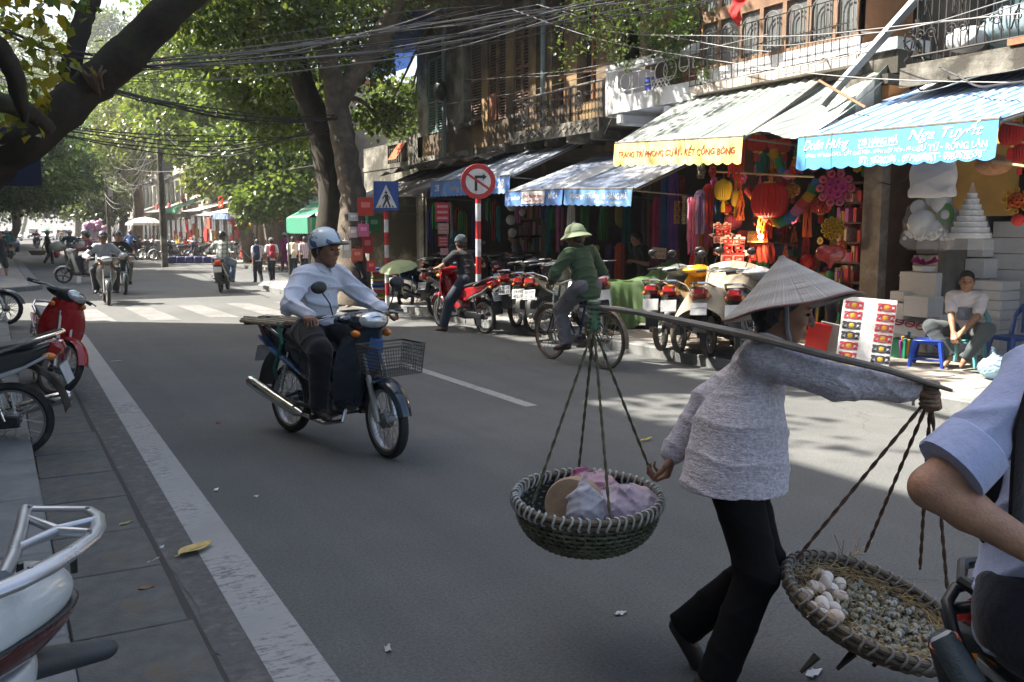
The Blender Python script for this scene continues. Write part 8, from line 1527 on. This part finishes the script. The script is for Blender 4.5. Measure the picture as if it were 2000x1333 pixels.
spray('yellowing leaves hanging at the top left corner before the sky', [(20, 15, 7., .16, .8, 1.), (60, 25, 7.2, .14, .5, 1.), (75, 50, 7.2, .12, .4, .8), (110, -4, 7.2, .1, .3, .4)], 80, .11, LYE, 4); spray('dark leaves hanging against the left trunk', [(70, 125, 8.6, .2, 1., 1.), (95, 110, 8.7, .12, .8, .5), (50, 185, 8.6, .2, .7, 1.), (30, 235, 8.4, .16, .6, .6)], 130, .12, LYE, 5); spray('green leaf tip hanging at the top edge beside the leaning trunk', [(105, 0, 7., .1, .3, 1.), (138, -2, 7., .06, .5, .6)], 24, .1, LGR, 6)
b = MB(); q = AD(172, 150, 9.22)
for k in range(9): limb(b, [AD(150 + k * 7, 122 + (k * 37) % 28, 9.25), AD(165 + k * 4, 150, 9.18), AD(178 + k * 3, 172 + (k * 23) % 20, 9.22)], [.012, .014, .01], 5, .2, k)
tag(b.build('cable_ties', M('dirty_strap', (.09, .05, .025), .9, 0, .4, 20.)), 'ragged cords tying the cable bundle to the leaning trunk', 'cords')
p = AX(8, 306, -.05); b = MB(); q = AD(20, 306, 10.5); b.box((0, 0, 0), (.04, .62, .66), b=.01); tag(b.build('sign_board', M('navy_sign', (.008, .015, .05), .6), None, q, rz=face_cam(q)), 'dark navy sign board behind the leaning trunk at the left edge', 'sign')
# big forked tree at the right kerb by the crossing
B2 = G(692, 598, .1); tr2 = [([B2, AD(685, 480, 18.3), AD(688, 380, 18.5), AD(668, 265, 18.6), AD(655, 195, 18.7)], [.38, .28, .245, .23, .22]), ([AD(655, 200, 18.7), AD(645, 130, 18.6), AD(615, 50, 18.4), AD(585, -20, 18.3), AD(560, -120, 18.)], [.21, .18, .165, .15, .11]), ([AD(660, 205, 18.7), AD(690, 150, 18.9), AD(745, 70, 19.2), AD(785, -20, 19.5), AD(830, -140, 20.)], [.2, .2, .21, .2, .17])]
c2 = px_clumps([(430, 20, 17., 1.1, .7, 1.), (500, 50, 19., 1.3, .7, 1.), (560, 110, 21., 1.2, .8, .9), (620, 20, 21., 1.2, .8, 1.), (680, 40, 22., 1.2, .8, .9), (710, 110, 22., .8, .8, .6), (760, 210, 24., .9, .8, .5), (740, 225, 22., .6, .5, .35), (785, 195, 25., .8, .7, .4), (800, 270, 26., .7, .5, .3), (600, 210, 24., .7, 1., .5), (540, 30, 17.5, 1.2, .6, 1.), (430, -60, 17., 1.6, .7, 1.), (640, -90, 18., 1.8, .7, 1.2), (780, -120, 19., 1.8, .7, 1.), (720, -20, 21., 1.2, .8, .8), (800, 55, 24., .6, .6, .1)])
c2 += [(Vector((x, y, z)), (r, r, r * .6), w_) for x, y, z, r, w_ in ((5.5, 15.5, 9., 1.6, .5), (4., 17.5, 9.6, 1.8, .7), (6.5, 13., 8.6, 1.3, .4), (4.6, 13.6, 9.4, 1.3, .3))]
tree('big forked tree with peeling grey trunk at the right kerb', B2, tr2, c2, 26000, .135, LGR, BARK, 11, 20)
B3 = G(648, 588, .1); B3.y += 1.6; B3.x += .3
tree('dark trunked tree just behind the big forked tree', B3, [([B3, AD(650, 400, 20.5), AD(635, 290, 20.5), AD(598, 190, 20.4), AD(568, 90, 20.3), AD(545, -10, 20.), AD(520, -120, 19.5)], [.36, .33, .31, .29, .25, .22, .15]), ([AD(662, 420, 21.3), AD(668, 330, 21.4), AD(672, 240, 21.5)], [.24, .2, .18])], px_clumps([(470, 130, 22., 1.1, .8, 1.), (520, 190, 23., 1.1, .9, 1.), (430, 110, 23., 1., .8, .8), (560, 250, 24., .8, .8, .6), (480, -40, 19.5, 1.6, .7, 1.), (570, -70, 19., 1.6, .7, 1.), (400, 60, 22., 1., .7, .7)]), 14000, .14, LBR, BARKD, 12)
B4 = G(487, 512, .1)
tree('slim leaning tree with bright crown at the far corner', B4, [([B4, AD(478, 450, 38), AD(458, 410, 38), AD(445, 340, 38), AD(430, 250, 38), AD(440, 180, 38)], [.26, .24, .22, .2, .17, .1]), ([AD(450, 380, 38), AD(500, 340, 37), AD(540, 320, 36)], [.12, .1, .05])], px_clumps([(330, 150, 36., 2.2, .8, 1.), (390, 90, 36., 2.2, .9, 1.), (450, 110, 35., 2., .9, 1.), (510, 170, 35., 2., .9, 1.), (470, 210, 34., 1.9, .9, 1.), (400, 220, 35., 2., .9, 1.), (550, 260, 34., 1.7, .9, .9), (520, 320, 33., 1.5, .9, .9), (470, 300, 33., 1.7, .8, .9), (500, 395, 31.5, .8, .6, .4), (550, 375, 32., 1., .7, .6), (585, 330, 33., .9, .8, .4), (340, 250, 40., 1.6, .9, .5), (600, 150, 36., 1.6, 1., .7), (440, 20, 35., 2.2, .8, 1.), (340, 45, 37., 1.6, .8, .6)]), 34000, .2, LBR, BARK, 13, 20)
far = [('pale hazy tree above the far end of the street', G(235, 480), [(235, 300, 75., 3., .9, 1.), (190, 90, 95., 3.4, 1., .8), (220, 150, 90., 4., 1., 1.), (160, 180, 90., 3.5, 1., .9), (60, 110, 90., 3.5, .9, .9), (40, 190, 85., 3.5, .9, 1.), (100, 230, 85., 4., .9, 1.), (210, 60, 95., 2.4, .9, .5)], 26000, .34, LFAR), ('yellowish tree at the far right corner shops', G(262, 494), [(260, 230, 58., 2.6, .8, 1.), (300, 260, 55., 2.4, .8, 1.), (240, 290, 58., 2.2, .8, .8), (270, 180, 60., 2., .8, .7), (330, 200, 52., 2., .8, .8), (390, 350, 48., .7, .8, .2)], 22000, .26, LYE if False else leaf_mat('yellowish_leaf', (.10, .16, .03), (.24, .25, .05), .5)),  # yellowish leaf tones for the far corner tree
    ('dark green tree on the left of the far street', G(20, 478), [(40, 320, 42., 2.6, .8, 1.), (80, 290, 50., 2.6, .8, 1.), (15, 350, 38., 1.7, .6, .8), (120, 330, 52., 2.2, .8, 1.), (70, 350, 45., 1.8, .7, .8), (20, 260, 40., 2.4, .8, .8)], 34000, .2, LDK), ('dense dark tree over the far cars', G(150, 474), [(140, 290, 75., 3.6, .9, 1.), (180, 330, 70., 3.2, .8, 1.), (110, 375, 80., 2.6, .7, 1.), (150, 380, 85., 2.4, .7, .9), (190, 260, 78., 3., .9, .9), (60, 385, 90., 2.6, .6, .9), (200, 390, 66., 2., .8, .7)], 24000, .32, LFAR), ('deep green tree closing the end of the street', G(40, 462), [(60, 370, 150., 5., .8, 1.), (130, 360, 150., 6., .9, 1.), (190, 390, 140., 4., .9, 1.), (0, 360, 140., 6., 1., 1.), (90, 320, 150., 8., .8, 1.), (20, 250, 120., 6., 1., 1.)], 18000, .6, LFAR)]
for i, (l, base, cs, n, sz, lm) in enumerate(far):
    top = AD(*cs[0][:3]); tree(l, base, [([base, base.lerp(top, .35) + Vector((.3, 0, 0)), base.lerp(top, .7), top], [.38, .32, .26, .12])], px_clumps(cs), n, sz, lm, BARK, 20 + i, 8)
# left hand trees beyond the crossing, standing over the shaded junction
for i, (x, y, h_, l) in enumerate(((-3.2, 33., 8., 'tree on the left kerb corner beyond the crossing'), (-3.4, 42., 8.5, 'second tree along the left side beyond the crossing'))):
    cs = [(Vector((x + a, y + b_, h_ + c)), (r, r, r * .7), 1.) for a, b_, c, r in ((0, 0, 1.2, 2.3), (1.7, 1., .2, 1.8), (-1.8, -.8, .3, 2.), (.8, -1.8, .6, 1.7), (-.6, 1.8, 0, 1.8), (2.8, -.6, 1., 1.4))]
    tree(l, (x, y, .1), [([(x, y, .1), (x + .2, y, 3.), (x + .1, y + .3, 6.), (x, y, h_)], [.3, .25, .2, .1])], cs, 9000, .24, LGR, BARKD, 40 + i, 8)
# leafy branch hanging in front of the shuttered house and the balcony
t = thing('branch', 'leafy branch hanging before the shutters and the white balcony', 'branch', AX(1200, -60, 8.6)); o_ = t.location.copy(); b = MB()
for i, pts in enumerate(([(1200, -60), (1160, 0), (1110, 30), (1095, 90)], [(1200, -60), (1210, 20), (1215, 80), (1225, 120)], [(1200, -60), (1250, 10), (1300, 40)], [(1160, 0), (1180, 60), (1150, 80)])): limb(b, [AX(px, py, 8.6 + .1 * i) - o_ for px, py in pts], [.022, .016, .01, .005][:len(pts)], 6, .2, i)
b.build('twigs', BARKD, t)
cs = [(AX(px, py, X) - o_, (r, r, r), w_) for px, py, X, r, w_ in ((1130, 20, 8.6, .3, 1.), (1170, 25, 8.5, .34, 1.), (1210, 40, 8.5, .32, 1.), (1245, 30, 8.6, .3, .9), (1090, 78, 8.6, .1, .25), (1105, 105, 8.6, .14, .4), (1095, 140, 8.6, .1, .25), (1135, 82, 8.6, .13, .4), (1150, 100, 8.6, .1, .25), (1225, 85, 8.7, .22, .6), (1215, 110, 8.7, .14, .35), (1230, 140, 8.6, .08, .2), (1180, 80, 8.7, .2, .5), (1150, -20, 8.6, .4, 1.))]
leaves('leaves', cs, 900, .075, LBR, t, 31, .7, .3, .1)
cs = px_clumps([(1300, 20, 13.2, .5, .9, 1.), (1330, 60, 13.4, .4, .9, 1.), (1290, 80, 13.6, .35, .8, .8), (1340, 5, 13., .4, .9, .8), (1318, 100, 13.4, .22, .8, .4)]); o = leaves('foliage', cs, 1300, .07, LDK, None, 33, .6, .3, .1); tag(o, 'dark balcony plants behind the white balcony rail', 'plant')
for i, (px, py, X) in enumerate(((1325, 148, 9.3), (1382, 143, 8.95))): o = leaves('foliage', [(AX(px, py, X), (.1, .1, .1), 1.)], 60, .07, LDK if i == 0 else LBR, None, 50 + i, .1, .3, 0.); tag(o, ['small potted plant behind the white balcony ornaments', 'small weed growing on the bay window ledge'][i], 'plant')
# ------------------------------------------------------------------ far side of the junction
def far_house(label, x0, x1, y0, y1, h, c, **k): return plain_house(label, x0, x1, y0, y1, h, c, -1, group='far houses along the right side', **k)
far_house('grey brown corner building across the side street', 13.2, 30, 37.2, 46, 7.5, (.3, .25, .19)); far_house('ochre house beyond the far corner building', 12.9, 24, 46.1, 56, 9., (.5, .38, .2)); far_house('pale house with red goods along the far street', 12.7, 24, 56.1, 70, 10., (.5, .46, .4)); far_house('far cream house at the right of the street end', 12.9, 24, 70.1, 100, 9., (.45, .42, .36)); far_house('last pale house visible on the far right side', 14., 26, 100.1, 160, 9., (.4, .38, .35))
def house_s(label, x0, x1, y0, h, c):
    t = thing('house', label, 'house', ((x0 + x1) / 2, y0 + 3, 0), 0, 'houses facing the side street'); m = M('render', c, .9, 0, .3, 1.2, .3, 30., c2=tuple(k * .4 for k in c), amt=.6); b = MB(); b.box((0, 3, h / 2), (x1 - x0, 6, h)); b.build('wall', m, t, smooth=False); b = MB(); b.box((0, 3, h + .1), (x1 - x0 + .3, 6.4, .2)); b.build('roof', M('rooftile', (.25, .1, .06), .9, 0, .3, 4.), t, smooth=False)
    for f in (0, 1):
        for k in range(int((x1 - x0) / 2)):
            xx = -(x1 - x0) / 2 + 1 + k * 2.; zz = 1.35 + 3.1 * f
            if zz + 1 > h: continue
            b = MB(); b.box((xx, 0, zz), (1.7 if f == 0 else 1.1, .1, 2.2 if f == 0 else 1.3)); w_ = b.build('window' if f else 'doorway', WOODD, t, smooth=False); b = MB(); b.box((xx, -.045, zz), (1.5 if f == 0 else .9, .03, 2. if f == 0 else 1.1)); b.build('pane', DK, w_, smooth=False)
    return t
house_s('dark stone faced shop house facing the side street', 11.6, 17.5, 37.0, 5.6, (.22, .19, .15)); house_s('tan shop house at the far end of the side street', 17.6, 26, 38.0, 6.5, (.35, .27, .17))
# tiled eave over the side street shops: each row of tiles is ribbed
t = thing('tiled_eave', 'grey tiled eave over the shops facing the side street', 'eave', (12.9, 36.4, 0)); b = MB(); b.grid(lambda u, v: (-2.3 + 5.2 * u, -.9 + 1.5 * v, 2.15 + .75 * v + .045 * abs(math.sin(u * 60)) + .03 * ((v * 8) % 1)), 180, 32); b.build('tiles', M('grey_tile', (.22, .22, .23), .85, 0, .35, 8.), t)
b = MB(); b.box((.2, .65, 2.98), (5.4, .15, .16)); b.build('ridge', M('brown_board', (.2, .1, .06), .8), t, smooth=False)
for x in (-2.1, .2, 2.6): b = MB(); b.tube([(x, -.8, .1), (x, -.8, 2.15)], .04, 6); b.build('post', WOODD, t)
b = MB(); b.box((14.0, 42.0, 3.25), (.2, 5.4, .95)); o = b.build('sign_board', M('cream_board', (.42, .34, .22), .8, 0, .2, 3.), None, (-2.2, -2.3, 0)); tag(o, 'long cream sign board with dark blue letters at far corner', 'sign'); lettering('Kẹo Cưới', lambda x, y: (13.885, 42. - x, 3.25 + y), M('navy_letters', (.03, .04, .14), .7), o, 2.6, .5, .3, .02)
for i, (yl, yr, xf, zl, xb, zb, c, l) in enumerate(((45.5, 40.6, 9.3, 2.35, 12.6, 3.0, (.34, .35, .36), 'patched grey sheet awning at the far corner'), (49.5, 45.8, 9.2, 2.3, 12.6, 3.1, (.6, .58, .54), 'white canvas awning beside the far pole'), (56, 51, 9.6, 2.6, 12.6, 3.4, (.5, .5, .42), 'cream awning before the pale far house'), (63, 57, 9.8, 2.9, 12.6, 3.9, (.12, .4, .2), 'light green awning along the far street'), (74, 66, 10., 2.8, 12.6, 3.6, (.5, .45, .38), 'beige awning near the end of the far street'), (90, 78, 10.6, 2.8, 12.8, 3.6, (.4, .42, .4), 'grey awning at the far end of street'))):
    awning(l, yl, yr, xf, zl, zl - .05, xb, zb, M('far_canvas', c, .7, 0, .3, 2., 0, 30., c2=(.2, .16, .12), amt=.4), 18, .02 if i == 0 else .005, .28 if i in (0, 3) else .0, M('far_blue', (.08, .14, .36), .7, c2=(.4, .42, .5)) if i == 0 else M('far_green', (.1, .4, .22), .7))
red = [(.5, .03, .02), (.55, .08, .04), (.45, .05, .05), (.5, .28, .04)]
for k in range(64):
    y = 39. + 32. * (k / 64) ** 1.3; x = random.uniform(9.9, 12.3); z = random.uniform(.5, 2.4) if k % 3 else random.uniform(2.6, 3.8); b = MB(); b.box((0, 0, 0), (.1, random.uniform(.3, .9), random.uniform(.3, .8)), b=.02); tag(b.build('wall_hanging', paper(red[k % 4]), None, (x, y, z)), 'red and gold hangings crowded outside the far corner shops', 'hanging', 'red goods at the far shops')
for k in range(14): b = MB(); b.box((0, 0, 0), (.1, .4, .5), b=.03); c = [(.3, .05, .04), (.2, .12, .08), (.25, .2, .15), (.1, .05, .1)][k % 4]; tag(b.build('wall_hanging', paper(c), None, (11. + k * .32, 36.2, .6 + .5 * (k % 4))), 'dim coloured goods hung under the grey tiled eave', 'hanging', 'goods under the tiled eave')
for k in range(7): p = G(338 + k * 17, 515, .05); b = MB(); b.box((0, 0, .16), (.5, .5, .3), b=.02); tag(b.build('crate', plastic((.03, .03, .13)), None, p), 'dark blue plastic crate in the row along the far kerb', 'crate', 'blue crates along the far kerb')
p = G(287, 506, .05); t = thing('market_umbrella', 'white market umbrella before the red far shops', 'umbrella', p); b = MB(); b.lathe([(1.0, 1.75), (.97, 1.87), (.5, 2.1), (0, 2.2)], 8); b.build('canopy', thin('white_canopy', (.7, .66, .6), .35, .8), t, ang=10); b = MB(); b.tube([(0, 0, 0), (0, 0, 2.2)], .03, 6); b.build('pole', RUST, t)
b = MB(); b.box((13.5, 75, 13.3), (3, 3, 7.5)); o = b.build('roof_tower', stripe_mat('red_cladding', (.45, .12, .12), (.5, .2, .2), 3., 1, .7, 0)); tag(o, 'distant red clad tower showing above the trees', 'tower')
# poles with cable tangles
def pole(px, py, label, h_=8., r=.14):
    p = G(px, py, .05); t = thing('utility_pole', label, 'pole', p, 0, 'concrete utility poles'); b = MB(); b.tube([(0, 0, 0), (0, 0, h_)], [r, r * .7], 10); b.build('shaft', CONC, t)
    for z in (h_ * .6, h_ * .85): b = MB(); b.box((0, 0, z), (1.1, .1, .1)); b.build('crossarm', RUST, t, smooth=False)
    b = MB(); b.box((.2, 0, h_ * .45), (.3, .3, .5)); b.build('meter_box', M('meter_grey', (.3, .3, .3), .6), t, smooth=False); return p
UP1 = pole(322, 522, 'concrete utility pole with meter boxes at the far corner shops', 9.); UP2 = pole(215, 492, 'far concrete pole among the tangled cables', 9.)
# ------------------------------------------------------------------ overhead cables
CBL = M('black_cable', (.022, .021, .02), .55, 0, .2, 6.); CBG = M('grey_cable', (.13, .125, .12), .5, 0, .2, 6.)
def cable(a, c, sag, r=.008, m=None, label='thin cable in the bundle from the leaning trunk to the shuttered house', n=22, wob=.02):
    a, c = Vector(a), Vector(c); ph = random.uniform(0, 6); b = MB(); b.tube([a.lerp(c, f) + Vector((wob * math.sin(f * 9 + ph), 0, -sag * 4 * f * (1 - f) + wob * math.sin(f * 13 + ph) * .6)) for f in [i / n for i in range(n + 1)]], r, 5); return tag(b.build('cable', m or CBL), label, 'cable', 'overhead cables')
rc = random.Random(5)
for k in range(19):
    f = k / 18; a = AD(205 + rc.uniform(-8, 12), 118 + rc.uniform(0, 45), 9.5); e = AD(860 + 620 * f + rc.uniform(-40, 40), -40 + rc.uniform(-10, 50) * (1 - .4 * f) + 60 * (1 - f), 13.5 - 4.2 * f + rc.uniform(-.4, .4)); cable(a, e, -.1 + .35 * rc.random(), rc.choice((.004, .005, .006, .008)), CBG if rc.random() < .55 else CBL)
for k in range(8): cable(AD(205 + rc.uniform(-4, 4), 172 + rc.uniform(-5, 5), 9.5), AD(655 + rc.uniform(-6, 6), 238 + rc.uniform(-14, 12), 18.5), .1 + .12 * rc.random(), .009 if k < 6 else .006, CBL, 'thick black cable in the bundle from leaning trunk to forked tree')
for k in range(7): cable(AD(-30, 38 + rc.uniform(-6, 8), 8.6), AD(190 + rc.uniform(-10, 10), 108 + rc.uniform(-8, 10), 9.5), .05 + .06 * rc.random(), .007, CBL, 'black cable running from left edge to the leaning trunk')
for k in range(6): cable(AD(-20, 120 + k * 9, 9.), AD(150 + 10 * k, 128 + 6 * k, 9.6), .04 + .03 * k, .006, CBG, 'grey cable passing behind the left trunk')
for k in range(5): cable(AD(95, 245 + k * 3, 10.), AD(640, 262 - k * 8, 20.), .1 + .1 * k, .008, CBL, 'dark cable crossing below the leaning trunk toward the forked tree')
for k in range(14):
    q = rc.choice((UP1, UP2)); cable(q + Vector((rc.uniform(-.4, .4), 0, rc.uniform(4.5, 7.6))), AD(rc.uniform(60, 640), rc.uniform(240, 330), rc.uniform(18, 36)), .3 + rc.random() * .8, .014, CBG if k % 2 else CBL, 'cable sagging between the far poles and the trees')
for k in range(10): cable(UP1 + Vector((rc.uniform(-.2, .2), 0, rc.uniform(4., 6.5))), UP2 + Vector((rc.uniform(-.2, .2), 0, rc.uniform(3.5, 7.))), .5 + rc.random() * 1.6, .018, CBG, 'slack grey cable loop between the two far poles')
for (x0, y0, X0, x1, y1, X1, sg) in ((1000, 150, 9.0, 1500, 70, 8.7, .05), (820, 210, 9.4, 1370, 95, 8.8, .1), (1000, 20, 8.8, 2050, 165, 8.2, .3), (1180, 60, 8.6, 2050, 20, 8.0, .15), (1480, 90, 8.3, 2050, -20, 7.8, .1), (900, 155, 9.4, 1190, 138, 9., .03), (1050, 8, 8.8, 1500, 100, 8.6, .1), (1680, 65, 8.3, 2050, -5, 8., .05), (1530, 148, 8.1, 1700, 88, 8.6, .02), (1370, 165, 8.4, 1700, 98, 8.5, .0), (1180, 262, 8.9, 1240, 190, 9.2, -.1)): cable(AX(x0, y0, X0), AX(x1, y1, X1), sg, .006, CBG, 'thin cable strung along the upper fronts of the houses')
for k in range(9): cable(AX(1775 + rc.uniform(-8, 16), 60 + rc.uniform(-20, 20), 8.8), AX(1800 + rc.uniform(-30, 60), 160 + rc.uniform(-15, 10), 8.7), rc.uniform(-.1, .2), .009, CBL, 'tangled black cable in the knot beside the iron grille', wob=.06)
cable(AX(1835, 128, 8.5), AX(2040, 140, 7.6), .16, .011, CBL, 'black cable sagging over the white sheet above blue awning'); cable(AX(1790, 330, 9.6), AX(1700, 345, 9.8), .14, .008, CBL, 'loose black cable looped on the yellow wall')
# ------------------------------------------------------------------ summer haze over the street
b = MB(); b.box((0, 300, 14.4), (604, 804, 31.2)); hz = b.build('haze', None, smooth=False); hz['kind'] = 'stuff'; m = bpy.data.materials.new('haze'); m.use_nodes = True; t = m.node_tree; t.nodes.clear()
pv = nd(t, 'VolumePrincipled'); pv.inputs['Color'].default_value = (.95, .97, 1., 1); pv.inputs['Density'].default_value = .0010; pv.inputs['Anisotropy'].default_value = .45; lk(t, pv.outputs[0], nd(t, 'OutputMaterial').inputs['Volume']); hz.data.materials.append(m)
